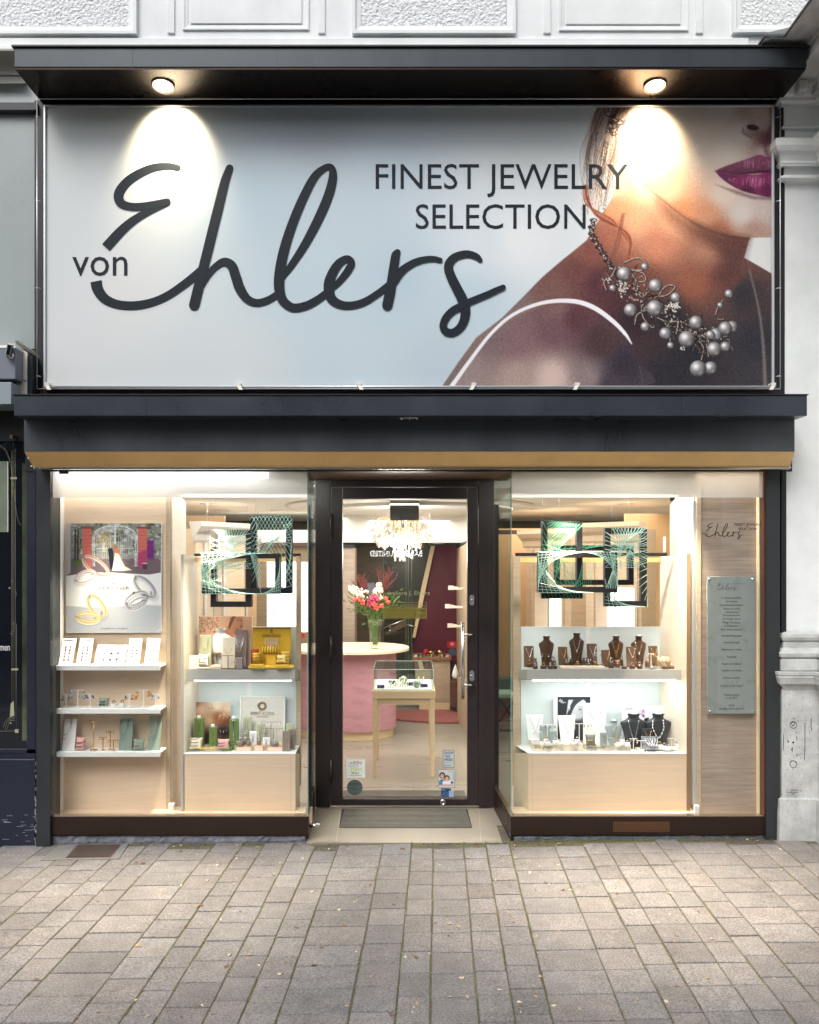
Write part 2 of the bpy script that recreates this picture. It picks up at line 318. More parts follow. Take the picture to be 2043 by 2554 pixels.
# ------------------------------------------------------------------ ground
def gz(x): return .0105 * x                                     # the pavement climbs slightly to the right
def ground():
    mb = MB(); mb.add([(-60, -40, -.14), (60, -40, -.14), (60, 25, -.14), (-60, 25, -.14)], [(0, 1, 2, 3)]); struct('ground', mb, mat('earth', L(110, 104, 98), .95, noise=.15))
    mb = MB(); mb.add([(-40, -13, -.12), (40, -13, -.12), (40, -4.75, -.12), (-40, -4.75, -.12)], [(0, 1, 2, 3)]); struct('road', mb, mat('asphalt', L(70, 70, 72), .9, noise=.2, nscale=30, bump=1))
    mb = MB(); mb.box(-40, 40, -4.75, -4.55, -.135, -.03); struct('kerb', mb, mat('kerb_stone', L(150, 146, 142), .8, noise=.1, nscale=20), .01)
    # joint bed
    m = bpy.data.materials.new('joint_sand'); m.use_nodes = True; nt = m.node_tree; b = nt.nodes['Principled BSDF']; N = nt.nodes.new; K = nt.links.new
    tc = N('ShaderNodeTexCoord'); n = N('ShaderNodeTexNoise'); n.inputs['Scale'].default_value = 2.2; n.inputs['Detail'].default_value = 6; K(tc.outputs['Object'], n.inputs[0])
    r = N('ShaderNodeValToRGB'); r.color_ramp.elements[0].position = .42; r.color_ramp.elements[0].color = L(96, 88, 78); r.color_ramp.elements[1].position = .58; r.color_ramp.elements[1].color = L(106, 106, 72)
    K(n.outputs[0], r.inputs[0]); n2 = N('ShaderNodeTexNoise'); n2.inputs['Scale'].default_value = 140; K(tc.outputs['Object'], n2.inputs[0])
    x = N('ShaderNodeVectorMath'); x.operation = 'MULTIPLY'; K(r.outputs[0], x.inputs[0]); q = N('ShaderNodeMapRange'); q.inputs[1].default_value = .35; q.inputs[2].default_value = .65; q.inputs[3].default_value = .45; q.inputs[4].default_value = 1.4; K(n2.outputs[0], q.inputs[0]); K(q.outputs[0], x.inputs[1]); K(x.outputs[0], b.inputs[0])
    b.inputs['Roughness'].default_value = .95; bp = N('ShaderNodeBump'); bp.inputs['Distance'].default_value = .006; K(n2.outputs[0], bp.inputs['Height']); K(bp.outputs[0], b.inputs['Normal'])
    mb = MB(); mb.add([(-5, -4.55, gz(-5) - .006), (5, -4.55, gz(5) - .006), (5, .3, gz(5) - .006), (-5, .3, gz(-5) - .006)], [(0, 1, 2, 3)]); struct('paving_joints', mb, m)
    # paving stones
    m = bpy.data.materials.new('concrete_paver'); m.use_nodes = True; nt = m.node_tree; b = nt.nodes['Principled BSDF']; N = nt.nodes.new; K = nt.links.new
    tc = N('ShaderNodeTexCoord'); a = N('ShaderNodeAttribute'); a.attribute_name = 'tint'
    def nz(sc, lo, hi, d=4, p0=.33, p1=.67):
        n = N('ShaderNodeTexNoise'); n.inputs['Scale'].default_value = sc; n.inputs['Detail'].default_value = d; K(tc.outputs['Object'], n.inputs[0])
        q = N('ShaderNodeMapRange'); q.inputs[1].default_value = p0; q.inputs[2].default_value = p1; q.inputs[3].default_value = lo; q.inputs[4].default_value = hi; K(n.outputs[0], q.inputs[0]); return n, q
    src = a.outputs['Color']
    n1, q1 = nz(130, .66, 1.34, 3); n2, q2 = nz(14, .9, 1.1, 6); n3, q3 = nz(1.6, .80, 1.12, 8)
    v = N('ShaderNodeTexVoronoi'); v.inputs['Scale'].default_value = 95; K(tc.outputs['Object'], v.inputs[0]); qv = N('ShaderNodeMapRange'); qv.inputs[1].default_value = .05; qv.inputs[2].default_value = .22; qv.inputs[3].default_value = .55; qv.inputs[4].default_value = 1.; K(v.outputs[0], qv.inputs[0])
    for q in (q1, q2, q3, qv):
        x = N('ShaderNodeVectorMath'); x.operation = 'SCALE'; K(src, x.inputs[0]); K(q.outputs[0], x.inputs['Scale']); src = x.outputs[0]
    K(src, b.inputs[0]); b.inputs['Roughness'].default_value = .82; b.inputs['Specular IOR Level'].default_value = .35
    bp = N('ShaderNodeBump'); bp.inputs['Distance'].default_value = .0025; K(n1.outputs[0], bp.inputs['Height']); K(bp.outputs[0], b.inputs['Normal'])
    W = [.272, .177, .132, .184, .136, .141]; k = 0; x0 = -.489; sl = .036; pitch = .1875
    while x0 > -4.4: k -= 1; x0 -= W[k % 6]
    V = []; Fc = []; T = []
    while x0 < 4.4:
        w = W[k % 6]; g = .0029; ph = random.random() * pitch; y = -4.5 - ph; col = random.uniform(-.03, .03)
        while y < (-.225 if -.70 < x0 < .58 else -.12) + .0:
            lx = pitch - .0058; ja = random.uniform(-.0022, .0022); z0 = random.uniform(-.0016, .0016); tx, ty = random.uniform(-.006, .006), random.uniform(-.006, .006)
            cs = [(x0 + g + ja, y), (x0 + w - g + ja, y), (x0 + w - g + ja, y + lx), (x0 + g + ja, y + lx)]; cx = x0 + w / 2; cy = y + lx / 2
            ring = lambda ins, dz: [((cx + (px - cx) * (1 - ins / (w / 2))) + sl * (py + 1.583), cy + (py - cy) * (1 - ins / (lx / 2)), gz(px) + z0 + dz + tx * (px - cx) + ty * (py - cy)) for px, py in cs]
            n = len(V); V += ring(0, -.03) + ring(0, -.0045) + ring(.002, -.0012) + ring(.006, 0)
            Fc += [(n + i * 4 + j, n + i * 4 + (j + 1) % 4, n + (i + 1) * 4 + (j + 1) % 4, n + (i + 1) * 4 + j) for i in range(3) for j in range(4)] + [(n + 12, n + 13, n + 14, n + 15)]
            t = 1 + random.gauss(0, .085); h = random.gauss(0, .012); T += [(.196 * t * (1 + h), .183 * t, .178 * t * (1 - h), 1)] * 16
            y += pitch
        x0 += w; k += 1
    me = bpy.data.meshes.new('pavement'); me.from_pydata(V, [], Fc); at = me.color_attributes.new('tint', 'FLOAT_COLOR', 'POINT'); at.data.foreach_set('color', np.array(T).ravel()); me.materials.append(m); me.update()
    o = bpy.data.objects.new('pavement', me); link(o, None); o['kind'] = 'structure'
    # moss and grit in the joints
    mb = MB(); k = 0; x0 = -.489
    while x0 > -3.2: k -= 1; x0 -= W[k % 6]
    while x0 < 3.3:
        dens = max(0, random.gauss(.5, .5)); y = -2.2
        while y < 0:
            y += random.uniform(.006, .03) / (.3 + dens)
            px = x0 + sl * (y + 1.583) + random.gauss(0, .0022); r = random.uniform(.0015, .0042)
            mb.ball((px, y, gz(px) - .0035 + r * .3), r, 5, 3, .6)
        x0 += W[k % 6]; k += 1
    for i in range(380):
        x = random.uniform(-2.25, 2.3); yb = (-.012 if abs(x) > .64 else -.045) - abs(random.gauss(0, .012)); r = random.uniform(.002, .007); mb.ball((x, yb, gz(x) - .001 + r * .3), r, 5, 3, .6)
    o = mk('joint_moss', mb, mat('moss', L(112, 116, 62), .95, noise=.4, nscale=30)); o['kind'] = 'stuff'; o['label'] = 'thin green moss and grit filling the long paving joints'; o['category'] = 'moss'
ground()
lm = [mat('leaf_tan', L(176, 150, 112), .8), mat('leaf_pale', L(202, 188, 158), .8), mat('leaf_brown', L(118, 86, 60), .8)]
def leaf_mesh(i):
    r2 = random.Random(i); n = 9; vs = [(0, 0, .002)]; 
    for k in range(n):
        a = k * 2 * math.pi / n; r = (.55 + .45 * abs(math.cos(a * 1.5)) + r2.uniform(-.15, .15)); vs.append((math.cos(a) * r * 1.3, math.sin(a) * r * .75, max(0, r2.uniform(-.2, .6)) * r))
    me = bpy.data.meshes.new('leaf'); me.from_pydata(vs, [], [(0, k + 1, (k + 1) % n + 1) for k in range(n)]); me.materials.append(lm[i % 3]); me.update(); return me
LM = [leaf_mesh(i) for i in range(9)]
for i in range(240):
    o = bpy.data.objects.new('fallen_leaf', LM[random.randrange(9)]); link(o, None)
    py = 2115 + 420 * random.random() ** 1.35; pz = 3538. / (py - 1400) - D; px = random.gauss(1000, 520) if random.random() < .7 else random.uniform(150, 2000)
    
    if i % 6 == 0: pz = -.03 - abs(random.gauss(0, .05))
    x = PX(px, pz); o.location = (x, pz, gz(x) + .001); o.rotation_euler = (random.uniform(-.2, .2), random.uniform(-.2, .2), random.uniform(0, 6.3)); s = random.choice((.005, .006, .008, .010, .012)) * random.uniform(.8, 1.2); o.scale = (s, s, s)
    tag(o, 'small dry fallen leaf curled on the grey paving stones', 'leaf', 'dry leaves scattered over the pavement')
# iron drain cover at the left post
t = thing('drain_cover', 'rusty ribbed iron drain cover in a concrete frame by the left shop post', 'drain cover', (PX(230, -.15), -.12, gz(-1.9)))
def gpt(px, py, dz): y = YOF(py, gz(-1.9)); return (PX(px, y), y, gz(PX(px, y)) + dz)
mb = MB(); mb.hex([gpt(100, 2146, -.02), gpt(296, 2144, -.02), gpt(296, 2144, .004), gpt(100, 2146, .004)], [gpt(146, 2108, -.02), gpt(322, 2106, -.02), gpt(322, 2106, .004), gpt(146, 2108, .004)]); mk('slab', mb, mat('slab_conc', L(118, 116, 114), .8, noise=.12, nscale=15, bump=.5), t)
mb = MB()
for i in range(17):
    f = i / 17.; a = gpt(168 + 104 * f, 2140, .006); b = gpt(196 + 104 * f, 2111, .006); a2 = gpt(168 + 104 * (f + .035), 2140, .006); b2 = gpt(196 + 104 * (f + .035), 2111, .006)
    mb.hex([a, a2, (a2[0], a2[1], a2[2] + .004), (a[0], a[1], a[2] + .004)], [b, b2, (b2[0], b2[1], b2[2] + .004), (b[0], b[1], b[2] + .004)])
mb.hex([gpt(164, 2141, .003), gpt(276, 2141, .003), gpt(276, 2141, .0065), gpt(164, 2141, .0065)], [gpt(192, 2109, .003), gpt(302, 2109, .003), gpt(302, 2109, .0065), gpt(192, 2109, .0065)])
mk('grate', mb, mat('rusty_iron', L(78, 66, 60), .7, noise=.2, nscale=20), t)

# ------------------------------------------------------------------ building above and around
def frame4(mb, a, b, c, d, w, y, dep, wi=None):
    """sloped picture-frame moulding round pixels a..b, c..d ; w wide, dep deep"""
    x0, x1, z0, z1 = PX(a, y), PX(b, y), PZ(d, y), PZ(c, y)
    for prof in ([(0, 0), (.0, -dep), (w * .35, -dep), (w * .55, -dep * .55), (w, -dep * .4), (w, 0)],):
        rings = [[(x0 + o, y + e, z0 + o), (x1 - o, y + e, z0 + o), (x1 - o, y + e, z1 - o), (x0 + o, y + e, z1 - o)] for o, e in prof]
        vs = [p for r_ in rings for p in r_]
        mb.add(vs, [(i * 4 + j, i * 4 + (j + 1) % 4, (i + 1) * 4 + (j + 1) % 4, (i + 1) * 4 + j) for i in range(len(rings) - 1) for j in range(4)])
YW = .06
t = thing('stone_facade', 'old white plastered house front with stucco panels above the shop sign', 'building', (0, YW, 2.3))
mb = MB(); mb.box(-6, 6, YW, YW + .35, 2.42, 8.5); mk('wall', mb, 'plaster', t)
mb = MB(); mb.bp(-200, 1868, 94, 118, YW - .018, YW); mb.bp(-200, 1868, 112, 130, YW - .03, YW); mk('ledge', mb, 'plaster', t, .004)
for a, b, c, d, k in ((-260, 344, -420, 91, 1), (879, 1285, -420, 90, 1), (1824, 2300, -420, 88, 1), (443, 785, -420, 84, 0), (1380, 1730, -420, 86, 0)):
    mb = MB()
    if k:
        frame4(mb, a, b, c, d, .055, YW, .032); f = mk('stucco_panel', mb, 'plaster', t)
        q = MB(); q.bp(a + 22, b - 22, c + 22, d - 24, YW - .012, YW + .0); mk('rough_stucco', q, 'stucco', f, .004)
    else:
        frame4(mb, a + 14, b - 14, c + 12, d - 8, .03, YW, .012); f = mk('plain_panel', mb, 'plaster', t)
        q = MB(); q.bp(a + 32, b - 32, c + 30, d - 26, YW - .010, YW); mk('panel_field', q, 'plaster', f, .003)
for a in (443 - 26, 785 + 8, 1380 - 24, 1730 + 6):
    mb = MB(); mb.bp(a, a + 18, -420, 82, YW - .012, YW); mk('pilaster_strip', mb, 'plaster', t, .003)
# pilaster and cornice at the right, with the step towards the street
XC = 2.545
def sweep(mb, prof, xs, yb=0., left=True):
    """prof: (outward, photo row). Runs round: left return, front, then the forward return on the right."""
    n = len(prof); cols = []
    for o, py in prof:
        z = PZ(py, yb - o); pts = []
        if left: pts.append((xs - o, yb + .16, z))
        pts += [(xs - o, yb - o, z), (XC - o, yb - o, z), (XC - o, yb - 1.6, z)]
        cols.append(pts)
    m = len(cols[0]); vs = [p for c in cols for p in c]
    mb.add(vs, [(i * m + j, i * m + j + 1, (i + 1) * m + j + 1, (i + 1) * m + j) for i in range(n - 1) for j in range(m - 1)])
t = thing('corner_pilaster', 'white plaster pilaster with moulded capital and weathered plinth right of the shop', 'pilaster', (XC, 0, gz(2.5)))
XS = PX(1958)
mb = MB(); sweep(mb, [(0, 320), (0, 1590)], XS); mk('shaft', mb, 'plaster', t, recalc=False)
mb = MB(); sweep(mb, [(0, 341), (.10, 344), (.10, 361), (.085, 374), (.075, 377), (.06, 385), (.045, 401), (.055, 403), (.055, 407), (.05, 408), (.05, 413), (.008, 416), (.008, 436), (.045, 439), (.05, 443), (.04, 449), (.012, 453), (0, 458)], XS); mk('capital', mb, 'plaster', t, recalc=False)
mb = MB(); sweep(mb, [(0, 1572), (.012, 1576), (.03, 1582), (.034, 1590), (.028, 1597), (.015, 1601), (.02, 1603), (.02, 1616), (.035, 1620), (.052, 1630), (.05, 1638), (.03, 1642), (.045, 1646), (.045, 1672), (.03, 1676)], XS); mk('base_moulding', mb, 'old_plaster', t, recalc=False)
mb = MB(); sweep(mb, [(.03, 1674), (.085, 1677), (.085, 1684), (.078, 1686), (.082, 1690), (.078, 1694), (.07, 1706), (.05, 1712), (.035, 1722)], XS + .01); mk('plinth_cap', mb, 'old_plaster', t, recalc=False)
mb = MB(); sweep(mb, [(.035, 1718), (.035, 1992)], XS); mk('plinth', mb, 'old_plaster', t, recalc=False)
mb = MB(); sweep(mb, [(.03, 1989), (.055, 1995), (.06, 2030), (.065, 2120)], XS); mk('plinth_foot', mb, 'old_plaster', t, recalc=False)
mb = MB(); mb.box(XC + .001, 7, -1.6, .3, -.1, 8.5); mk('projecting_wall', mb, 'plaster', t)
# black drips and round mark on the plinth
mb = MB(); yq = -.037
for cx, cy, r in ((1979, 1808, 8.5), (1979, 1906, 8.5)): mb.ring((PX(cx, yq), yq, PZ(cy, yq)), r / 403, .0012, 22, 4)
for pts in ([(1972, 1806), (1978, 1800), (1984, 1803)], [(1975, 1811), (1983, 1806)], [(2008, 1802), (2008, 1860), (2006, 1896)], [(1955, 1830), (1954, 1872)], [(1974, 1871), (1977, 1864), (1976, 1875)], [(1988, 1846), (1987, 1836)], [(2024, 1790), (2023, 1808), (2025, 1822)], [(1989, 1880), (1987, 1886)], [(1964, 1845), (1967, 1851)], [(1971, 1904), (1973, 1898), (1982, 1898), (1988, 1905)]):
    mb.tube([(PX(a, yq), yq, PZ(b, yq)) for a, b in pts], .0016, 4)
for a, b, r in ((1979, 1852, .006), (1967, 1850, .005)): mb.ball((PX(a, yq), yq + .002, PZ(b, yq)), r, 8, 5)
for i in range(150):
    a = random.gauss(1985, 22); b = random.uniform(1725, 2075)
    if 1952 < a < 2026: mb.ball((PX(a, yq), yq + (.0 if b < 1985 else -.024), PZ(b, yq)), random.uniform(.0008, .0028), 5, 3)
mk('plinth_stain', mb, 'black', t)
mb = MB(); mb.bp(1962, 1992, 1966, 1985, -.039, -.036); o = mk('notice_plate', mb, mat('plate_grey', L(176, 178, 178), .5)); tag(o, 'tiny grey metal notice plate low on the weathered white plinth', 'plate')
mb = MB()
for a, b, c, d in ((1973, 1990, 1969.5, 1970.3), (1973, 1990, 1972, 1972.8), (1965, 1990, 1976, 1977.2), (1974, 1983, 1979.5, 1981.5)): mb.bp(a, b, c, d, -.0396, -.039)
mb.ring((PX(1967.5), -.0394, PZ(1970.5)), .004, .0007, 10, 4); mk('print_lines', mb, 'ink', o)
t2 = thing('cornice', 'grey white cornice with dentils turning towards the street above the pilaster', 'cornice', (2.2, 0, 4.5))
mb = MB(); sweep(mb, [(.36, 84), (.40, 87), (.40, 94), (.36, 97), (.33, 104), (.27, 118), (.255, 128), (.25, 130), (.25, 142), (.235, 144), (.235, 170), (.10, 208)], PX(1880) + .3, left=True); mk('crown_moulding', mb, 'old_plaster', t2, recalc=False)
mb = MB(); sweep(mb, [(0, 60), (.38, 81), (.41, 84), (.41, 89), (.36, 90)], PX(1880) + .3); mk('metal_flashing', mb, mat('flashing', L(90, 94, 96), .5, metal=.3, noise=.1), t2, recalc=False)
mb = MB(); sweep(mb, [(.10, 207), (.085, 232), (.06, 241), (.065, 250), (.045, 256), (.045, 262), (.01, 265), (.01, 311), (.025, 314), (.025, 319), (0, 323)], XS); mk('architrave', mb, 'plaster', t2, recalc=False)
for i in range(6):
    mb = MB(); x = XS + .02 + i * .105; mb.box(x, x + .055, -.15, -.08, PZ(229, -.12), PZ(206, -.12)); mk('dentil', mb, 'old_plaster', t2, .003)
# ------------------------------------------------------------------ upper canopy, sign, lower canopy, shutter box
XL, XR = PX(35.5, -.35), PX(2012.5, -.35); Z0, Z1 = PZ(172.5, -.35), PZ(119, -.35)
t = thing('upper_canopy', 'dark anthracite metal canopy with two downlights above the illuminated sign', 'canopy', (0, 0, Z0))
mb = MB(); mb.box(XL, XR, -.35, .05, Z0 + .012, Z1); mk('body', mb, 'anthracite', t, .003)
mb = MB(); mb.box(XL + .004, XR - .004, -.346, .045, Z0, Z0 + .0115); mk('soffit', mb, 'soffit_metal', t)
mb = MB(); mb.box(XL - .012, XR + .012, -.362, .055, Z1, Z1 + .012); mk('cap_flashing', mb, 'black', t, .002)
mb = MB(); mb.bp(1022, 1023.2, 121, 172, -.3512, -.35); mk('seam', mb, 'black', t)
mb = MB()
for a in (330, 690, 1360, 1720): mb.bp(a, a + .8, 121, 172, -.3511, -.35)
mk('panel_joint', mb, 'black', t)
for x, y, s in ((407, 209, 'left downlight glowing warm under the canopy, shining on the sign beside the script name'), (1634, 209, 'right downlight glowing warm under the canopy, shining on the portrait in the sign')):
    yy = YOF(176, Z0) ; ly = -.20; lx = PX(x, ly); zz = Z0
    o = thing('downlight', s, 'lamp', (lx, ly, Z0), 'downlights under the upper canopy')
    tl = R(-8)
    def rot(p): # tilt the head a little to the street
        a, b, c = p; return (a + lx, ly + b * math.cos(tl) - c * math.sin(tl), zz + c * math.cos(tl) + b * math.sin(tl))
    mb = MB(); mb.lathe([(.045, .012), (.064, .006), (.068, -.002), (.068, -.012), (.064, -.016), (.057, -.015), (.055, -.008)], (0, 0, 0), 28); mb.v = [rot(p) for p in mb.v]; mk('trim_ring', mb, mat('ring_metal', L(120, 112, 100), .3, metal=.9), o)
    mb = MB(); mb.lathe([(.056, -.010), (.050, -.014), (.02, -.017)], (0, 0, 0), 24); mb.v = [rot(p) for p in mb.v]; mk('lens', mb, mat('lens_glow', L(255, 240, 210), .5, emit=(1, .87, .62, 1), es=9.), o)
    light('sign_spot', 'SPOT', (lx, ly - .0, Z0 - .028), 62, (1, .82, .56), (R(45), 0, 0), .03, spot=R(96), blend=1.)
t = thing('sign_board', 'large illuminated sign with script lettering and a portrait of a woman wearing pearls', 'sign', (0, 0, PZ(975)))
mb = MB(); mb.box(PX(114), PX(1926), -.018, .055, PZ(963), PZ(265)); mk('box', mb, 'alu', t)
mb = MB()
for a, b, c, d in ((111, 1930, 261.5, 265), (111, 1930, 963, 968), (108, 113, 262, 970), (1926, 1932, 262, 970)): mb.bp(a, b, c, d, -.035, .04)
mk('inner_frame', mb, 'alu', t, .002)
mb = MB()
for a, b in (((101.5, 258), (101.5, 974)), ((1937, 258), (1937, 974)), ((101.5, 258), (1937, 258)), ((101.5, 974), (1937, 974))): mb.tube([(PX(a[0]), -.05, PZ(a[1])), (PX(b[0]), -.05, PZ(b[1]))], .0032, 8)
mb.tube([(PX(118), -.055, PZ(969)), (PX(1925), -.055, PZ(969))], .006, 8)
for y in (300, 508, 724, 942): 
    mb.tube([(PX(99), -.05, PZ(y)), (PX(108), -.03, PZ(y))], .004, 6); mb.tube([(PX(1930), -.03, PZ(y)), (PX(1939), -.05, PZ(y))], .004, 6)
mk('outer_rail', mb, 'alu', t)
for a in (128, 600, 897, 1180, 1435, 1918):
    mb = MB(); s_ = 7 if a < 1000 else -7
    mb.hex([(PX(a - 6), -.066, PZ(966)), (PX(a + 6), -.066, PZ(966)), (PX(a + 6), -.066, PZ(960)), (PX(a - 6), -.066, PZ(960))], [(PX(a - 6), -.02, PZ(966)), (PX(a + 6), -.02, PZ(966)), (PX(a + 6), -.02, PZ(960)), (PX(a - 6), -.02, PZ(960))])
    mb.hex([(PX(a - 5), -.066, PZ(966)), (PX(a + 5), -.066, PZ(966)), (PX(a + 5 + s_), -.072, PZ(978)), (PX(a - 5 + s_), -.072, PZ(978))], [(PX(a - 5), -.062, PZ(966)), (PX(a + 5), -.062, PZ(966)), (PX(a + 5 + s_), -.066, PZ(978)), (PX(a - 5 + s_), -.066, PZ(978))])
    mk('clamp', mb, 'clip_cream', t, .001)
# dark cladding strips beside and behind the sign
t3 = thing('sign_backing', 'black cladding panel framing the illuminated sign on the wall', 'panel', (0, .05, PZ(980)))
mb = MB(); mb.box(PX(86), PX(1957), .0, .058, PZ(984), PZ(250)); mk('cladding', mb, 'black', t3)
YS = -.021
def q4(x, y): return (1022 + x * .592, 200 + y * .592)
def sign_print():
    xs = np.concatenate([np.arange(113, 1085, 6.), np.arange(1085, 1927, 1.7)]); ys = np.arange(264, 966, 1.7); cv = Cv(xs, ys, (200, 206, 212))
    cv.C[:] = idw([(130, 300, (202, 207, 204)), (130, 900, (210, 213, 213)), (400, 400, (208, 212, 210)), (650, 500, (186, 203, 212)), (760, 700, (190, 207, 214)), (950, 420, (190, 204, 212)), (1000, 700, (184, 202, 212)), (1180, 750, (190, 207, 216)), (600, 900, (205, 213, 215)), (900, 920, (194, 209, 216)), (300, 750, (210, 213, 213)), (1200, 600, (214, 222, 226)), (1300, 350, (206, 212, 212)), (1300, 600, (230, 232, 232)), (800, 300, (180, 190, 196)), (1100, 900, (188, 202, 210))], 2.5)(cv.X, cv.Y)
    def sc(l): return [q4(*p) for p in l]
    def f(l): return idw([(*q4(x, y), c) for x, y, c in l])
    body = f([(860, 450, (232, 190, 162)), (950, 600, (214, 160, 124)), (1100, 600, (208, 152, 118)), (1250, 700, (168, 118, 96)), (1330, 850, (112, 68, 60)), (1380, 720, (112, 74, 70)), (1050, 700, (196, 128, 100)), (850, 650, (160, 98, 78)), (760, 720, (126, 72, 62)), (700, 800, (108, 64, 62)), (800, 850, (80, 42, 50)), (600, 880, (118, 82, 76)), (450, 960, (126, 106, 102)), (300, 1100, (128, 108, 100)), (180, 1250, (118, 104, 100)), (900, 900, (70, 38, 44)), (1000, 850, (112, 66, 56)), (1200, 850, (142, 86, 66)), (950, 1000, (44, 30, 38)), (1100, 1000, (38, 33, 40)), (1200, 1150, (34, 34, 42)), (1400, 900, (46, 44, 50)), (1450, 1100, (44, 44, 52)), (1500, 1250, (56, 54, 60)), (1100, 1250, (40, 38, 46)), (1000, 450, (232, 196, 165)), (880, 540, (226, 150, 110)), (700, 700, (130, 84, 70))])
    skin = [(135, 1292), (200, 1195), (280, 1085), (390, 1000), (480, 910), (560, 828), (640, 760), (745, 675), (790, 600), (850, 500), (880, 400), (960, 330), (1100, 400), (1250, 560), (1430, 640), (1440, 665), (1412, 745), (1525, 815), (1525, 1292)]
    cv.poly(sc(skin), body, 2.5)
    arm = f([(250, 1250, (146, 128, 124)), (450, 1100, (126, 96, 98)), (450, 1250, (170, 146, 138)), (600, 1250, (206, 182, 172)), (600, 1050, (108, 78, 84)), (700, 1000, (86, 52, 58)), (800, 1100, (70, 48, 52)), (750, 1250, (138, 120, 120)), (900, 1200, (50, 42, 54)), (850, 1280, (66, 58, 68)), (350, 1080, (118, 98, 98)), (620, 960, (120, 88, 88))])
    cv.poly(sc([(185, 1292), (260, 1185), (350, 1075), (450, 1000), (560, 955), (680, 945), (770, 965), (850, 1020), (925, 1100), (960, 1180), (985, 1292)]), arm, 2, sm=4)
    cv.line(sc([(968, 1205), (985, 1290)]), 1.6, (90, 84, 92), 2)
    cv.line(sc([(175, 1292), (255, 1180), (345, 1065), (440, 985), (560, 938), (680, 930), (770, 955), (850, 1010), (905, 1065), (935, 1110)]), [11, 9, 8, 8, 9, 11, 12, 11, 9, 3], (236, 234, 238), 2, sm=6)
    cv.line(sc([(640, 1010), (560, 960)]), 1, (120, 90, 90), 2, .5)
    cv.line(sc([(1432, 800), (1470, 960), (1490, 1120), (1498, 1292)]), [3, 5, 7, 9], (128, 118, 112), 5, .8, sm=5)
    # light background patch between the chin and the far shoulder
    cv.poly(sc([(1432, 664), (1530, 660), (1530, 815), (1470, 782), (1410, 748)]), (216, 216, 214), 2.5)
    face = f([(1000, 150, (222, 204, 184)), (1150, 150, (196, 186, 174)), (1300, 130, (196, 188, 180)), (1450, 120, (166, 140, 132)), (1400, 220, (200, 190, 180)), (1500, 250, (112, 74, 80)), (1200, 300, (190, 178, 165)), (1350, 300, (200, 190, 180)), (1100, 450, (222, 180, 148)), (1250, 560, (198, 140, 108)), (1400, 560, (204, 194, 186)), (1450, 640, (170, 136, 122)), (1500, 540, (190, 176, 168)), (960, 250, (232, 212, 190)), (1150, 560, (206, 140, 98)), (1300, 640, (160, 100, 74)), (1320, 480, (214, 196, 180)), (1500, 300, (190, 172, 162)), (1480, 180, (170, 144, 136))])
    cv.poly(sc([(935, 105), (1530, 105), (1530, 662), (1430, 664), (1340, 652), (1250, 622), (1160, 572), (1085, 515), (1030, 472), (985, 435), (945, 385), (925, 250)]), face, 2.5)
    cv.line(sc([(985, 440), (1060, 500), (1150, 572), (1250, 628), (1340, 656), (1430, 668)]), [1, 2, 3, 4, 5, 5], (84, 46, 36), 6, .6, sm=5)
    cv.poly(sc([(1200, 600), (1300, 645), (1432, 668), (1400, 800), (1340, 880), (1280, 830), (1320, 760)]), (70, 42, 40), 30, .5)
    # nose and nostril
    cv.ell(*q4(1450, 222), 26, 12, (110, 84, 84), .1, 10, .5); cv.ell(*q4(1445, 198), 15, 7, (44, 26, 32), .15, 3); cv.ell(*q4(1475, 150), 30, 24, (196, 182, 172), 0, 24, .6); cv.line(sc([(1525, 200), (1500, 280), (1515, 330)]), 10, (96, 54, 66), 12, .7, sm=4)
    cv.line(sc([(1405, 200), (1410, 225), (1440, 240)]), 3, (92, 62, 62), 6, .6, sm=3)
    # lips
    cv.poly(sc([(1286, 382), (1330, 362), (1380, 345), (1425, 330), (1470, 314), (1500, 322), (1530, 330), (1530, 386), (1470, 392), (1400, 392), (1330, 390)]), lambda X, Y: np.outer(1 - .3 * np.clip((Y - 400) / 30, 0, 1), (132, 68, 98)), 3, sm=4)
    cv.poly(sc([(1288, 384), (1340, 392), (1400, 394), (1470, 396), (1530, 388), (1530, 486), (1470, 484), (1400, 466), (1350, 440), (1310, 410)]), f([(1320, 405, (98, 40, 74)), (1400, 430, (122, 44, 84)), (1460, 425, (150, 66, 106)), (1510, 460, (92, 28, 64)), (1420, 462, (74, 26, 58)), (1500, 410, (126, 46, 90))]), 3, sm=4)
    cv.line(sc([(1286, 383), (1380, 393), (1440, 390), (1480, 384), (1530, 386)]), [1, 3, 4, 5, 5], (58, 18, 44), 2, .9, sm=4)
    for i in range(46):
        x = random.uniform(1340, 1525); yb = 400 + random.uniform(0, 10); h = random.uniform(20, 55) * min(1, (x - 1300) / 120.); cv.line(sc([(x, yb + 6), (x - 3, yb + h)]), random.uniform(.8, 2.), random.choice([(206, 128, 168), (92, 20, 64), (224, 176, 200)]), 1.2, .45)
    for i in range(40):
        x = random.uniform(1400, 1522); cv.line(sc([(x, 330 + random.uniform(0, 14)), (x - 2, 350 + random.uniform(0, 25))]), 1.2, random.choice([(206, 176, 190), (100, 36, 76)]), 1.2, .45)
    cv.poly(sc([(1290, 440), (1380, 482), (1450, 502), (1530, 506), (1530, 492), (1450, 488), (1370, 462)]), (90, 60, 70), 6, .55)
    # hair: curtain of strands, then curls on the neck
    cv.poly(sc([(792, 105), (935, 105), (930, 260), (850, 380), (820, 480), (790, 570), (750, 470), (728, 380), (730, 280), (760, 180)]), f([(800, 150, (160, 140, 130)), (760, 250, (186, 180, 176)), (850, 300, (226, 210, 196)), (900, 150, (176, 122, 92)), (760, 400, (206, 204, 202)), (800, 500, (220, 200, 190))]), 5, .7, sm=4)
